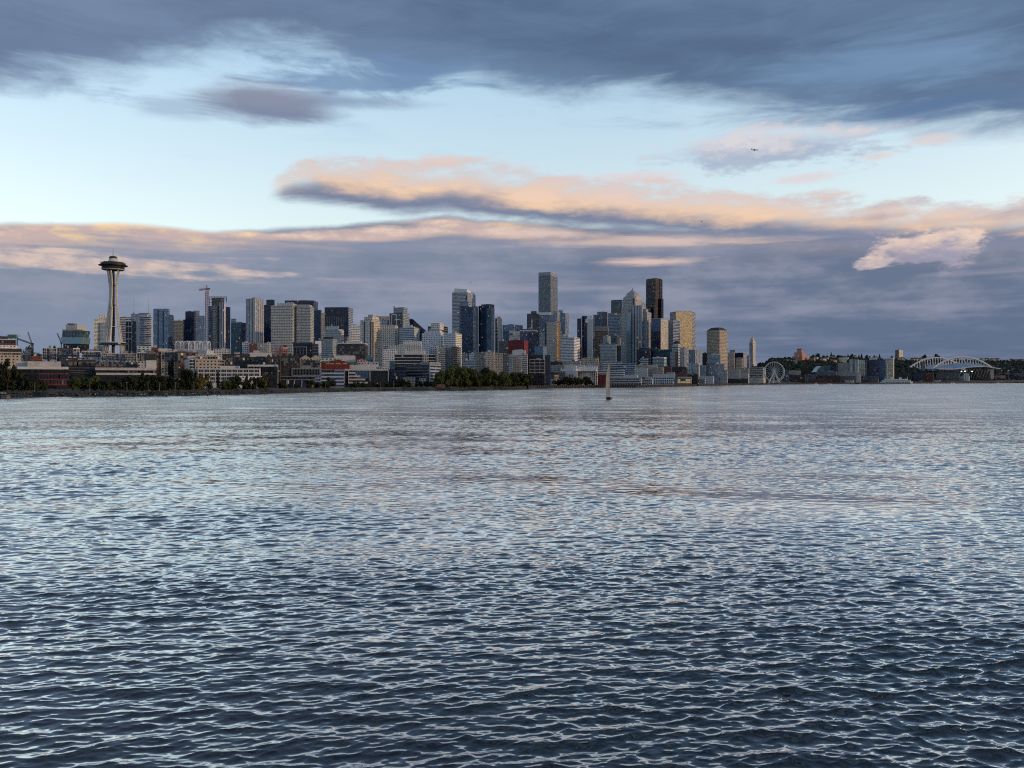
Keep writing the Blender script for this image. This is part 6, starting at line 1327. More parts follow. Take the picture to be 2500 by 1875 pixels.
b = B(6, 716, 748, 752, 1290, 1448, ('teal', 'teal'), 'pier_end', 'teal end wall between the white pier and amber shed', PS, 'p', roof=0)
b = B(6, 750, 915, 920, 1275, 1500, ('tan', 'tan'), 'pier_shed', 'amber pier shed with glowing windows', PS, 'p', roof=0, dep=50); windows(b, 'l', [1306, 1332], 5, 4.4, 3.6, 'darkconc', .75, .1); panel(b, 'l', 0, 1, 1268, 1282, 'offwhite', 'eave', .8); panel(b, 'l', .02, .98, 1290, 1370, 'gold', 'amber_wall', .01)
b = B(6, 922, 1080, 1086, 1290, 1560, ('pier', 'pier'), 'pier_shed', 'grey pier shed right of the amber one', PS, 'p', roof=.6); windows(b, 'l', [1310, 1335], 7, 2.8, 2.4, 'offwhite', .02, .2)
b = B(6, 970, 1180, 1187, 1258, 1640, ('offwhite', 'offwhite'), 'pier_shed', 'cream pier hall with a plain bright end wall', PS, 'p', roof=0); panel(b, 'l', .0, .62, 1290, 'g', 'pier', 'dark_front', .3)
B(6, 1210, 1590, 1598, 1290, 1780, ('darkapt', 'darkapt'), 'dark_shed', 'long dark roofed shed right of the cream pier hall', PS, 'p', roof=0); B(6, 1100, 1595, 1600, 1322, 1750, ('pier', 'pier'), 'low_shed', 'low grey shed in front of the long dark roof', PS, 'p', roof=0)
B(6, 1215, 1345, 1350, 1265, 1850, ('greyapt', 'greyapt'), 'low_shed', 'pale grey shed behind the long dark roof', PS, 'p', roof=0)
# the right shore and the far hill
for (f, x0, x1, yt, D, st, nm, lb) in (
    (7, 38, 156, 1058, 2150, ('tealg', 'tealg'), 'pier_shed', 'green grey glass shed left of the big wheel'),
    (7, -20, 166, 965, 2300, ('drab', 'beiged'), 'low_block', 'grey roofed block left of the square gridded block'),
    (7, 165, 480, 1050, 2250, ('darkapt', 'darkapt'), 'low_block', 'low dark shops in front of the square gridded block'),
    (7, 700, 800, 990, 2480, ('tealg', 'drab'), 'low_block', 'green glass shed right of the big wheel'),
    (7, 690, 800, 905, 2600, ('tealg', 'tealg'), 'low_block', 'teal grey block above the green shed right of the wheel'),
    (7, 795, 972, 912, 2620, ('tan', 'tan'), 'low_block', 'yellowish flat roofed block right of the wheel'),
    (7, 800, 1052, 982, 2500, ('darkapt', 'brick'), 'warehouse', 'dark brick warehouse with a round pale sign'),
    (7, 1055, 1222, 968, 2560, ('drab', 'drab'), 'warehouse', 'grey warehouse right of the dark brick one'),
    (7, 1335, 1442, 835, 2680, ('tealg', 'navy'), 'glass_block', 'dark teal glass block right of the round teal roof'),
    (7, 1442, 1552, 850, 2750, ('navygrid', 'navygrid'), 'glass_block', 'dark blue low block left of the olive condo'),
    (7, 1552, 1722, 795, 2800, ('beiged', 'condod'), 'condo_block', 'olive brown condo left of the white slab with a dark stripe'),
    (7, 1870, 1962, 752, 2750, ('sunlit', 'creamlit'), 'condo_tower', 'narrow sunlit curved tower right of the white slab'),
    (7, 1980, 2152, 746, 2700, ('navy', 'navy'), 'office_block', 'wide navy glass block on the right hillside'),
    (7, 1962, 2004, 760, 2680, ('tealg', 'tealg'), 'office_block', 'thin teal strip left of the wide navy block'),
    (7, 2150, 2290, 755, 2760, ('blue', 'navy'), 'office_block', 'blue glass block left of the sunlit ledged building'),
    (7, 1228, 1540, 928, 2560, ('drab', 'tanapt'), 'low_block', 'pale low row below the round teal roof'),
    (7, 1225, 1600, 990, 2480, ('darkapt', 'darkapt'), 'low_block', 'dark low row on the right shore'),
    (7, 1550, 1840, 935, 2580, ('beiged', 'drab'), 'low_block', 'long drab block below the olive condo'),
    (7, 1600, 1830, 1000, 2500, ('drab', 'darkapt'), 'warehouse', 'grey warehouse below the white slab'),
    (7, 1828, 1910, 965, 2540, ('whiteapt', 'drab'), 'low_block', 'small white block below the narrow sunlit tower'),
    (7, 1905, 2180, 1000, 2520, ('drab', 'darkapt'), 'warehouse', 'long grey warehouse below the wide navy block'),
    (7, 1145, 1465, 1048, 2420, ('brick', 'brick'), 'pier_shed', 'long maroon roofed pier shed on the right shore'),
    (7, 1660, 1800, 1060, 2450, ('pier', 'pier'), 'pier_shed', 'pale pier shed below the grey warehouse'),
    (7, 2070, 2185, 1050, 2560, ('tanapt', 'tanapt'), 'pier_shed', 'beige pier shed left of the ferry'),
    (8, 150, 475, 690, 2900, ('darkapt', 'navy'), 'warehouse', 'dark warehouse behind the ferry'),
    (8, 475, 672, 692, 2980, ('navy', 'navy'), 'warehouse', 'navy warehouse left of the brownish one under the stadium'),
    (8, 670, 816, 690, 3000, ('brick', 'brick'), 'warehouse', 'brownish warehouse under the stadium arches crossing'),
    (8, 858, 1218, 690, 3050, ('bandsdark', 'bandsdark'), 'parking_block', 'grey banded block under the front stadium arch'),
    (8, 515, 925, 808, 2900, ('pier', 'tanapt'), 'pier_shed', 'long low pale sheds right of the ferry'),
    (8, 930, 1040, 812, 2920, ('drab', 'drab'), 'pier_shed', 'small pale shed right of the long low sheds'),
    (8, 1410, 1700, 720, 3060, ('tealg', 'navy'), 'warehouse', 'dark blue green sheds under the right stadium end'),
    (8, 1750, 1925, 738, 3080, ('brickpink', 'brick'), 'warehouse', 'mauve roofed shed right of the stadium'),
    (8, 1925, 2240, 770, 3150, ('drab', 'darkapt'), 'warehouse', 'dark long shed at the right edge'),
    (8, 2050, 2260, 700, 3300, ('drab', 'tanapt'), 'warehouse', 'grey block among trees at the right edge')):
    B(f, x0, x1 - 5, x1, yt, D, st, nm, lb, LB, 'right shore buildings', roof=.7 if D < 2700 else 0)
# round teal roof, sign, boats
D = 2650.; x = X_(U(7, 1278), D); root = empty('round_teal_hall', (x, D, ground(x, D)), 'rounded teal glass hall on the right shore', LB, 'right shore buildings'); k = D / FPX / FR[7][2]; zz = lambda y: Z_(W(7, y), D) - root.location.z
mb = MB(); n = 8; P = [(-62 * k + 124 * k * i / n, zz(938) + (zz(850) - zz(938)) * math.sin(math.pi / 2 * min(1, i / 5.5))) for i in range(n + 1)]
for i in range(n): mb.face([(P[i][0], 0, 0), (P[i + 1][0], 0, 0), (P[i + 1][0], 0, P[i + 1][1]), (P[i][0], 0, P[i][1])]); mb.face([(P[i][0], 0, P[i][1]), (P[i + 1][0], 0, P[i + 1][1]), (P[i + 1][0], 40, P[i + 1][1]), (P[i][0], 40, P[i][1])])
mb.face([(62 * k, 0, 0), (62 * k, 40, 0), (62 * k, 40, P[-1][1]), (62 * k, 0, P[-1][1])]); mb.build('glass_vault', MAT['teal'], root)
mb = MB(); 
for i in range(n + 1): mb.beam((P[i][0], -.3, 0), (P[i][0], -.3, P[i][1]), .3)
mb.build('glazing_bar', MAT['steel'], root)
root = empty('round_sign', (X_(U(7, 985), 2490), 2490, Z_(W(7, 1026), 2490)), 'round pale sign on the dark brick warehouse', 'sign'); mb = MB(); mb.prism([(2.6 * math.cos(t * .5236), 2.6 * math.sin(t * .5236)) for t in range(12)], -.2, .2, 0, 0); o = mb.build('disc', plain('sign_pale', (.45, .3, .28, 1), .5), root); o.rotation_euler.x = R(90)
b = B(7, 1732, 1866, 1872, 742, 2650, ('condo', 'condo'), 'slab_tower', 'white slab tower with a dark centre stripe on the right hillside', T, 'right shore buildings', roof=0); panel(b, 'l', .36, .58, 748, 'g', 'condod', 'dark_stripe', .3)
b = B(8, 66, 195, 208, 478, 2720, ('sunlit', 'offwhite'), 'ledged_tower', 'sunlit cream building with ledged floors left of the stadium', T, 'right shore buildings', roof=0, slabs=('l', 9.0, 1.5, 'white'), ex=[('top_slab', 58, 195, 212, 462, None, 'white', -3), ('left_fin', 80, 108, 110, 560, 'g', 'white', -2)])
b = B(8, 222, 282, 345, 345, 3900, ('brown', 'creamlit'), 'hill_tower', 'lone tower on the hill with a golden sunlit side', T, 'hilltop buildings', roof=0, psi=50, ex=[('roof_house', 262, 285, 295, 330, None, 'tan', 6)])  # dark and sunlit sides put into two different wall colours
# brick hospital on the ridge
b = B(7, 852, 1000, 1115, 690, 2950, ('brickpink', 'brickpink'), 'brick_hospital', 'stepped orange brick building crowning the hill', LB, 'hilltop buildings', roof=0, psi=40, ex=[('middle_step', 878, 1000, 1052, 632, None, 'brickpink', 3), ('tower_step', 920, 990, 1008, 590, None, 'brickpink', 6), ('tower_crown', 922, 988, 1006, 575, None, 'brick', 8), ('cream_wing', 892, 938, 942, 662, 705, 'tan', -4)])
b = B(7, 678, 842, 846, 748, 2900, ('tanapt', 'brickpink'), 'hill_apartments', 'pinkish row of apartments on the hill left of the brick building', AB, 'hilltop buildings', roof=.5); b = B(7, 860, 920, 924, 752, 2860, ('tan', 'tan'), 'hill_apartments', 'small cream block below the stepped brick building', AB, 'hilltop buildings', roof=.5)
b = B(7, 1296, 1356, 1360, 745, 3000, ('tanapt', 'tan'), 'hill_apartments', 'small tan house block on the wooded hill', AB, 'hilltop buildings', roof=0)
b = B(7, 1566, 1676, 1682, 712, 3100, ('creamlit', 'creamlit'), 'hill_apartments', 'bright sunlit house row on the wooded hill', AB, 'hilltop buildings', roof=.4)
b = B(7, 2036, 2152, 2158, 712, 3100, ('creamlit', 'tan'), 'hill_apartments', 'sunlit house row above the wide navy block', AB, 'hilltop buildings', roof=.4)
b = B(8, 1222, 1368, 1374, 745, 3060, ('bands', 'whitegrid'), 'silo_block', 'white block with tall white silo columns under the front arch', LB, 'right shore buildings', roof=0)
for i in range(3): panel(b, 'l', .42 + i * .19, .55 + i * .19, 705, 'g', 'white', 'silo_column', 2.2)
# small motor boats
for (px, D, L, lb) in ((U(7, 1418), 2060., 12., 'white motor boat off the right shore'), (U(7, 1215), 2200., 9., 'small white boat moored by the maroon roofed pier'), (U(8, 1110), 2700., 16., 'white tour boat moored under the stadium'), (U(8, 1812), 2900., 9., 'small pale round boat right of the stadium')):
    root = empty('motor_boat', (X_(px, D), D, 0), lb, 'boat', 'small boats by the quay'); mb = MB()
    P = [(-L / 2, -1.6), (L * .3, -1.6), (L / 2, 0), (L * .3, 1.6), (-L / 2, 1.6)]; mb.prism(P, -.3, 1.8, 0, 0); mb.build('hull', MAT['white'], root)
    mb = MB(); mb.prism([(-L * .3, -1.3), (L * .15, -1.3), (L * .22, 0), (L * .15, 1.3), (-L * .3, 1.3)], 1.8, 4.2, 0, 0); mb.build('cabin', MAT['white'], root)
    mb = MB(); mb.box(-L * .25, L * .1, -1.34, -1.31, 2.6, 3.6); mb.build('window', MAT['pane'], root)

# ------------------------------------------------------------------ trees
def crown_mesh(kind, seed, nleaf=1100, leaf=1.0):
    r = random.Random(seed); mb = MB(); lobes = []
    if kind == 'round':
        for i in range(11): a = r.uniform(0, 6.28); q = r.uniform(.0, .62); lobes.append((q * math.cos(a), q * math.sin(a), r.uniform(.2, .84), r.uniform(.18, .32)))
    elif kind == 'cone':
        for i in range(13): h = .12 + .85 * i / 12; q = (1 - h) * .5; a = r.uniform(0, 6.28); lobes.append((q * .5 * math.cos(a), q * .5 * math.sin(a), h, .06 + (1 - h) * .36))
    else:
        for i in range(9): a = r.uniform(0, 6.28); q = r.uniform(0, .28); lobes.append((q * math.cos(a), q * math.sin(a), r.uniform(.25, .9), r.uniform(.13, .2)))
    for i in range(nleaf):
        cx, cy, cz, cr = r.choice(lobes); d = Vector((r.gauss(0, 1), r.gauss(0, 1), r.gauss(0, 1))).normalized() * cr * r.uniform(.55, 1.08)
        p = Vector((cx + d.x, cy + d.y, cz + d.z * .8)); s = r.uniform(.035, .085) * leaf; n = (d.normalized() + Vector((r.uniform(-.7, .7), r.uniform(-.7, .7), r.uniform(-.7, .7)))).normalized()
        a = n.orthogonal().normalized() * s; b_ = n.cross(a).normalized() * s * r.uniform(.6, 1.2); w = r.uniform(0, 6.28); a, b_ = a * math.cos(w) + b_ * math.sin(w), b_ * math.cos(w) - a * math.sin(w)
        mb.face([p - a - b_ * .4, p + a * .3 - b_, p + a + b_ * .5, p - a * .2 + b_])
    return mb
def trunk_mesh(seed):
    r = random.Random(seed); mb = MB(); mb.beam((0, 0, -.06), (r.uniform(-.03, .03), r.uniform(-.03, .03), .4), .028, 0, 7, .018)
    for i in range(5):
        a = r.uniform(0, 6.28); z = r.uniform(.25, .42); mb.beam((0, 0, z - .05), (.3 * math.cos(a), .3 * math.sin(a), z + r.uniform(.15, .35)), .013, 0, 5, .005)
    mb.beam((0, 0, .36), (0, 0, .75), .018, 0, 6, .006); return mb.mesh('trunk', MAT['bark'])
CM = {(k, m): [crown_mesh(k, 7 * i + len(m)).mesh('crown', MAT[m]) for i in range(n)] for (k, m, n) in (('round', 'leafdark', 4), ('round', 'leaf', 3), ('round', 'leafgold', 1), ('cone', 'leafdark', 2), ('tall', 'leafdark', 2), ('cone', 'leaffar', 2), ('round', 'leaffar', 2), ('tall', 'leafgold', 1))}
CM.update({('big', m): [crown_mesh('round', 31 + 5 * i + len(m), 3600, .55).mesh('crown', MAT[m]) for i in range(3)] for m in ('leaf', 'leafdark')})
TM = [trunk_mesh(i) for i in range(4)]
def tree(px, ytop, wpx, D, kind, mat, label, group, ybot=None):
    s = shoreD(px); D = max(D, s + 16); X = X_(px, D); z0 = ground(X, D) if ybot is None else Z_(ybot, D); h = max(3, Z_(ytop, D) - z0); wd = wpx / FPX * D
    root = empty('tree' if kind != 'cone' else 'conifer', (X, D, z0), label, 'tree', group)
    sx = wd / (1.2 if kind == 'round' else .9 if kind == 'cone' else .7); rz = rnd.uniform(0, 6.28)
    link('trunk', rnd.choice(TM), root, (0, 0, 0), rz, (h * .9, h * .9, h)); link('crown', rnd.choice(CM[('big', mat)] if wd > 13 and D < 1500 and ('big', mat) in CM else CM[(kind, mat)]), root, (0, 0, -.03 * h), rz, (sx, sx, h))
SHG = 'trees along the left shore'
TL = []
def row(f, items): TL.extend([(U(f, x), W(f, yt), w / FR[f][2], k, m) for (x, yt, w, k, m) in items])
row(1, [(20, 1180, 95, 'round', 'leafdark'), (75, 1140, 90, 'tall', 'leafdark'), (120, 1165, 110, 'round', 'leafdark'), (185, 1225, 120, 'round', 'leafdark'), (250, 1310, 130, 'round', 'leafdark'), (320, 1330, 120, 'round', 'leafdark'), (400, 1345, 120, 'round', 'leafdark'),
        (60, 1330, 150, 'round', 'leafdark'), (150, 1350, 150, 'round', 'leafdark'), (745, 1330, 130, 'round', 'leaf'), (820, 1318, 120, 'round', 'leaf'), (890, 1335, 120, 'round', 'leaf'), (960, 1312, 130, 'round', 'leaf'), (1030, 1340, 90, 'round', 'leafdark'),
        (1090, 1350, 130, 'round', 'leafdark'), (1170, 1335, 130, 'round', 'leafdark'), (1245, 1300, 130, 'round', 'leafdark'), (1320, 1290, 120, 'round', 'leafdark'), (1400, 1310, 120, 'round', 'leafdark'), (1445, 1265, 90, 'cone', 'leafdark'), (1500, 1305, 130, 'round', 'leafdark'), (1560, 1330, 110, 'round', 'leafdark'), (1640, 1310, 130, 'round', 'leafdark')])
row(2, [(60, 1215, 150, 'round', 'leafdark'), (150, 1240, 130, 'round', 'leafdark'), (230, 1235, 130, 'round', 'leafdark'), (310, 1240, 120, 'round', 'leafdark'), (390, 1250, 120, 'round', 'leafdark'), (505, 1118, 120, 'tall', 'leafdark'), (550, 1140, 110, 'round', 'leafdark'), (625, 1150, 110, 'round', 'leafdark'),
        (470, 1280, 130, 'round', 'leafdark'), (580, 1290, 130, 'round', 'leafdark'), (745, 1190, 165, 'round', 'leafgold'), (690, 1245, 110, 'round', 'leafgold'), (850, 1290, 110, 'round', 'leafdark'), (1010, 1290, 100, 'round', 'leafdark'), (1060, 1280, 110, 'round', 'leaf'), (1160, 1190, 150, 'round', 'leafdark'), (1110, 1250, 100, 'cone', 'leafdark'), (1310, 1240, 120, 'cone', 'leafdark'), (1270, 1300, 110, 'round', 'leafdark'), (1415, 1250, 130, 'round', 'leafdark'), (1480, 1240, 130, 'round', 'leafdark'), (1530, 1190, 90, 'tall', 'leafgold'), (1540, 1290, 100, 'round', 'leafdark')])
row(3, [(205, 1290, 120, 'round', 'leafdark'), (380, 1320, 90, 'round', 'leafdark'), (560, 1290, 120, 'round', 'leafdark'), (660, 1300, 110, 'round', 'leafdark'), (800, 1245, 170, 'round', 'leafdark'), (745, 1290, 110, 'round', 'leafdark'), (1130, 1300, 110, 'round', 'leafdark'), (1230, 1310, 90, 'round', 'leafdark'), (1400, 1320, 110, 'round', 'leafdark'), (1540, 1300, 110, 'round', 'leafdark'), (1640, 1290, 130, 'round', 'leafdark'), (1740, 1265, 120, 'round', 'leafdark')])
row(4, [(150, 1270, 120, 'round', 'leafdark'), (230, 1300, 110, 'round', 'leafdark'), (390, 1290, 110, 'round', 'leafdark'), (480, 1290, 120, 'round', 'leafdark'), (560, 1300, 110, 'round', 'leafdark')])
BIG = []
def row2(f, items): BIG.extend([(U(f, x), W(f, yt), w / FR[f][2], k, m) for (x, yt, w, k, m) in items])
row2(4, [(670, 1150, 120, 'round', 'leaf'), (740, 1090, 170, 'round', 'leaf'), (830, 1078, 170, 'round', 'leaf'), (920, 1100, 160, 'round', 'leaf'), (1000, 1105, 150, 'round', 'leaf'), (1075, 1130, 130, 'round', 'leaf'), (1150, 1150, 130, 'round', 'leaf'), (1210, 1120, 120, 'round', 'leafdark'), (1280, 1150, 130, 'round', 'leaf'), (1350, 1165, 120, 'round', 'leafdark'), (1430, 1160, 120, 'round', 'leaf'), (1490, 1190, 110, 'round', 'leaf'), (1555, 1185, 100, 'round', 'leafdark'), (720, 1200, 150, 'round', 'leafdark'), (860, 1190, 160, 'round', 'leafdark'), (1000, 1210, 150, 'round', 'leafdark'), (1130, 1220, 150, 'round', 'leafdark'), (1260, 1240, 130, 'round', 'leafdark'), (1400, 1260, 120, 'round', 'leafdark'), (1590, 1230, 110, 'round', 'leafdark'), (1650, 1190, 110, 'tall', 'leafdark'), (1710, 1200, 110, 'round', 'leaf')])
row2(5, [(210, 1235, 150, 'round', 'leaf'), (640, 1290, 100, 'round', 'leafdark'), (710, 1288, 100, 'round', 'leafdark'), (770, 1300, 100, 'round', 'leafdark'), (860, 1290, 90, 'round', 'leafdark'), (920, 1285, 90, 'round', 'leafdark'), (960, 1320, 60, 'round', 'leafdark'), (50, 1290, 110, 'round', 'leafdark'), (120, 1320, 90, 'round', 'leafdark')])
def place(lst, grp, where):
    lst = sorted(lst); words = {'leafdark': 'dark', 'leaf': 'green', 'leafgold': 'yellowing'}; shp = {'round': 'round', 'cone': 'pointed', 'tall': 'slim tall'}
    xs = [t[0] for t in lst]
    for i, (px, yt, w, k, m) in enumerate(lst):
        ref = min(REFS, key=lambda q: abs(q[0] - px)); side = 'in front of' if abs(ref[0] - px) < 14 else ('left of' if px < ref[0] else 'right of')
        tree(px, yt, w, shoreD(px) + rnd.uniform(16, 34), k, m, '%s %s tree %s %s, %s' % (words[m], shp[k], side, ref[1], nth(i, len(lst), where, 1)), grp)
def nth(i, n, where, short=0):
    o = lambda q: '%d%s' % (q, 'th' if 10 < q % 100 < 14 else {1: 'st', 2: 'nd', 3: 'rd'}.get(q % 10, 'th'))
    return ('%s of %s' if short else '%s from the left of %s') % (o(i + 1), where) if i < n - 1 else 'last of %s' % where
REFS = [(40, 'the left dock'), (100, 'the red frame'), (190, 'the low black office'), (300, 'the banded office'), (470, 'the white terraced office'), (560, 'the long white office'), (720, 'the navy wing'), (800, 'the blue glass office'), (890, 'the framed office'), (1000, 'the striped black office'), (1120, 'the orange shed'), (1220, 'the sandy condos'), (1280, 'the park pavilion'), (1390, 'the white doorways')]
place(TL, SHG, 'the shore trees'); BIG = [(px, yt, w * 1.55, k, m) for (px, yt, w, k, m) in BIG]
place(BIG, 'trees of the green park clump', 'the park trees')
tree(U(1, 325), W(1, 1008), 165 / 4.15, 940, 'round', 'leafdark', 'large dark tree right of the pale steel frame', 'trees between the left blocks'); tree(U(2, 366), W(2, 972), 85 / 5.19, 860, 'round', 'leafdark', 'dark tree before the tan apartment block', 'trees between the left blocks')
tree(U(1, 500), W(1, 1005), 100 / 4.15, 1100, 'round', 'leafdark', 'dark treetop behind the white apartments', 'trees between the left blocks'); tree(U(2, 1290), W(2, 1070), 60 / 5.19, 820, 'round', 'leafdark', 'small dark tree left of the long white roof slab', 'trees between the left blocks')
tree(U(7, 355), W(7, 782), 62 / 6.32, 2700, 'round', 'leaffar', 'lone dark tree on the ridge left of the wheel', 'ridge trees')
# hill: one wooded mass and the trees that stand out on its ridge
def hill_wood():
    r = random.Random(3); mb = MB(); ico = []
    for k in range(5):
        vs = []
        for i in range(6):
            for j in range(3): a = 6.283 * i / 6 + j * .4; ph = (-.5, .1, .7)[j]; q = r.uniform(.8, 1.15); vs.append((q * math.cos(a) * math.cos(ph), q * math.sin(a) * math.cos(ph), q * (.55 + .75 * math.sin(ph))))
        ico.append((vs, (0, 0, r.uniform(1.15, 1.7))))
    for t in range(5200):
        px = r.uniform(1850, 2620) if t > 1200 else r.uniform(1850, 2100); a, b_ = _it(SLOPE, px, 1), _it(SLOPE, px, 2); D = a + (b_ - a) * r.uniform(.12, 1.1); X = X_(px, D)
        if px < 1875 and r.random() < .5: continue
        z = ground(X, D) - 1; s = r.uniform(3.5, 7.0); vs, tip = ico[r.randrange(5)]; h = s * r.uniform(.9, 1.6)
        P = [(X + v[0] * s, D + v[1] * s, z + v[2] * h) for v in vs]; tp = (X, D, z + tip[2] * h)
        for i in range(6):
            j = (i + 1) % 6
            for m in range(2): mb.face([P[i * 3 + m], P[j * 3 + m], P[j * 3 + m + 1], P[i * 3 + m + 1]])
            mb.face([P[i * 3 + 2], P[j * 3 + 2], tp])
    o = mb.build('hillside_wood', MAT['leaffar']); tag(o, 'dark wooded hillside behind the right shore', 'wood', kind='stuff')
hill_wood()
rt = [(1165, 668, 70, 'round'), (1250, 636, 90, 'round'), (1325, 672, 70, 'round'), (1385, 680, 60, 'round'), (1450, 635, 50, 'cone'), (1495, 668, 60, 'round'), (1555, 665, 80, 'round'), (1708, 655, 40, 'cone'), (1765, 658, 70, 'round'), (1878, 662, 34, 'cone'), (1918, 652, 40, 'cone'), (2010, 668, 70, 'round'), (2125, 676, 60, 'round'), (2195, 660, 40, 'cone')]
for i, (x, y, w, k) in enumerate(rt): tree(U(7, x), W(7, y), w / 6.32, _it(SLOPE, U(7, x), 2) + 30, k, 'leaffar', '%s treetop on the ridge, %s' % ('pointed' if k == 'cone' else 'round', nth(i, len(rt), 'the ridge row')), 'ridge trees')
for x, y, w, lb in ((170, 425, 60, 'round treetop left of the golden hill tower'), (265, 405, 44, 'dark tree at the foot of the golden hill tower'), (670, 412, 80, 'broad treetop above the rear stadium arch, left one'), (860, 405, 100, 'broad treetop above the rear stadium arch, right one'), (770, 440, 40, 'small treetop between the two broad ones over the stadium')):
    tree(U(8, x), W(8, y), w / 6.32, 3980, 'round', 'leaffar', lb, 'ridge trees')
# houses on the hill
hw = [plain('house_wall_%d' % i, c, .85) for i, c in enumerate([(.62, .5, .36, 1), (.5, .34, .24, 1), (.6, .55, .46, 1), (.4, .27, .2, 1)])]
def house_mesh(w, d, h, m):
    mb = MB(); mb.prism([(-w / 2, -d / 2), (w / 2, -d / 2), (w / 2, d / 2), (-w / 2, d / 2)], -4, h, 0, 1); wall = mb.mesh('wall', [m, MAT['roofdark']])
    mb = MB(); r_ = h + w * .28; a, b_, c, e = (-w / 2 - .4, -d / 2 - .4, h), (w / 2 + .4, -d / 2 - .4, h), (w / 2 + .4, d / 2 + .4, h), (-w / 2 - .4, d / 2 + .4, h)
    mb.face([a, b_, (0, -d / 2 - .4, r_)]); mb.face([c, e, (0, d / 2 + .4, r_)]); mb.face([b_, c, (0, d / 2 + .4, r_), (0, -d / 2 - .4, r_)]); mb.face([e, a, (0, -d / 2 - .4, r_), (0, d / 2 + .4, r_)]); return wall, mb.mesh('roof', MAT['roofdark'])
HM = [house_mesh(w, d, h, hw[i % 4]) for i, (w, d, h) in enumerate(((10, 14, 7), (13, 10, 8), (9, 12, 9), (14, 16, 10), (18, 14, 7)))]
hs = [(U(8, x), W(8, y)) for x, y in ((230, 490), (255, 505), (300, 480), (320, 500), (345, 488), (372, 496), (480, 478), (500, 470), (525, 480), (548, 466), (570, 482), (590, 474), (615, 480), (640, 472), (662, 486), (925, 478), (950, 470), (1170, 490), (1190, 500), (1555, 500), (1580, 494), (1600, 510), (1618, 490), (1640, 500), (1662, 498), (1685, 512), (1705, 516), (1745, 520), (1800, 492), (2020, 500), (2090, 492), (2150, 488), (2190, 495), (1720, 505))] + \
     [(U(7, x), W(7, y)) for x, y in ((1320, 770), (1440, 780), (1500, 800), (1220, 760), (1160, 780), (1590, 725), (1620, 722), (1650, 728), (1690, 760), (1800, 720), (1480, 735), (1380, 755))]
def house_label(px, i):
    zone = ('far right of the stadium' if px > 2445 else 'just right of the stadium arches' if px > 2385 else 'between the two stadium arches' if px > 2290 else 'above the left end of the stadium' if px > 2222 else 'below the golden hill tower' if px > 2180 else 'above the white slab tower' if px > 2045 else 'right of the brick hill building')
    mates = sorted(k for k, q in enumerate(hs) if house_zone(q[0]) == house_zone(px)); j = sorted(mates, key=lambda k: hs[k][0]).index(i)
    return 'small warm house %s, %s' % (zone, ['leftmost', 'second from left', 'third from left', 'fourth from left', 'fifth from left', 'sixth from left', 'seventh from left', 'eighth from left', 'ninth from left', 'tenth from left', 'eleventh from left', 'twelfth from left', 'thirteenth from left'][j])
def house_zone(px): return sum(px > v for v in (2045, 2180, 2222, 2290, 2385, 2445))
for i, (px, py) in enumerate(hs):
    # walk up the slope to where the sight line meets the ground
    D = _it(SLOPE, px, 1)
    while D < _it(SLOPE, px, 2) + 60 and Z_(py, D) > ground(X_(px, D), D) + 3: D += 12
    X = X_(px, D); root = empty('hill_house', (X, D, ground(X, D)), house_label(px, i), 'house', 'houses on the far hillside'); root.rotation_euler.z = R(rnd.choice([-35, -25, 20, 40, 55]))
    wl, rf = HM[i % 5]; link('wall', wl, root); link('roof', rf, root); root.location.z += 4; root.scale = (1.15,) * 3
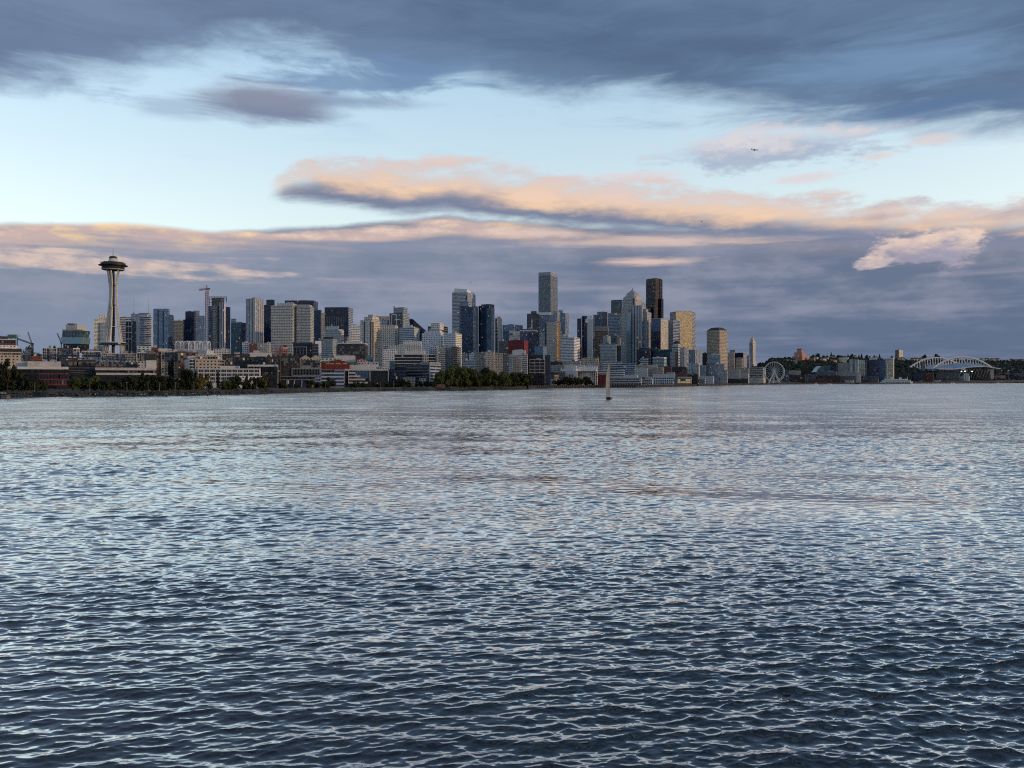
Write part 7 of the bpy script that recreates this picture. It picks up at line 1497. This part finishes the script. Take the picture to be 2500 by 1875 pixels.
# ------------------------------------------------------------------ shore rocks and lamp posts
def rocks():
    r = random.Random(9); mb = MB()
    for i in range(5200):
        px = r.uniform(-120, 1300); s = shoreD(px); D = s + r.uniform(-4, 9) + 5.0 * math.sin(px * .09) + 3.0 * math.sin(px * .31 + 1); X = X_(px, D); q = r.uniform(.5, 1.5) * (1.0 if px < 640 else .7); z = max(-.4, ground(X, D - 5.0 * math.sin(px * .09) - 3.0 * math.sin(px * .31 + 1))) + r.uniform(-.4, .3)
        a0 = r.uniform(0, 6.28); ring = [(X + q * r.uniform(.8, 1.3) * math.cos(a0 + k * 1.2566), D + q * r.uniform(.6, 1.1) * math.sin(a0 + k * 1.2566), z + r.uniform(-.2, .3) * q) for k in range(5)]; tp = (X + r.uniform(-.3, .3), D, z + q * r.uniform(.5, .9))
        for k in range(5): mb.face([ring[k], ring[(k + 1) % 5], tp], 1 if i % 5 == 0 else 0)
    o = mb.build('shore_rocks', [MAT['rock'], plain('pale_rock', (.12, .11, .09, 1), .9)]); tag(o, 'band of dark rip rap rocks along the left waterline', 'rocks', kind='stuff')
rocks()
mb = MB(); mb.beam((0, 0, -.5), (0, 0, 6.2), .10, 0, 6, .07); pm_ = mb.mesh('post', MAT['steel']); mb = MB(); mb.prism([(-.5, -.2), (.5, -.2), (.5, .2), (-.5, .2)], 6.1, 6.4, 0, 0); hm_ = mb.mesh('lamp_head', MAT['steel'])
lp_ = [U(1, 910), U(1, 352), U(1, 1285), U(2, 60), U(2, 205), U(2, 404), U(2, 640), U(2, 870), U(3, 345), U(3, 490), U(3, 752), U(3, 905), U(3, 1450), U(3, 1610), U(4, 60), U(4, 365), U(5, 1180)]
for i, px in enumerate(lp_):
    D = shoreD(px) + 13; X = X_(px, D); root = empty('lamp_post', (X, D, ground(X, D)), 'thin pale lamp post on the shore path, %s' % nth(i, len(lp_), 'the row'), 'lamp post', 'lamp posts on the shore path'); link('post', pm_, root); link('lamp_head', hm_, root)
for x in (1865, 1975):
    D = 3020.; px = U(8, x); X = X_(px, D); root = empty('flood_mast', (X, D, ground(X, D)), 'tall thin light mast right of the stadium, %s' % ('nearer it' if x < 1900 else 'farther from it'), 'light mast', 'light masts right of the stadium')
    mb = MB(); mb.beam((0, 0, 0), (0, 0, Z_(W(8, 665), D) - root.location.z), .5, 0, 6, .3); mb.build('mast', MAT['steel'], root); mb = MB(); h = Z_(W(8, 665), D) - root.location.z; mb.box(-2.2, 2.2, -.6, .6, h, h + 2.2); mb.build('lamp_head', MAT['offwhite'], root)
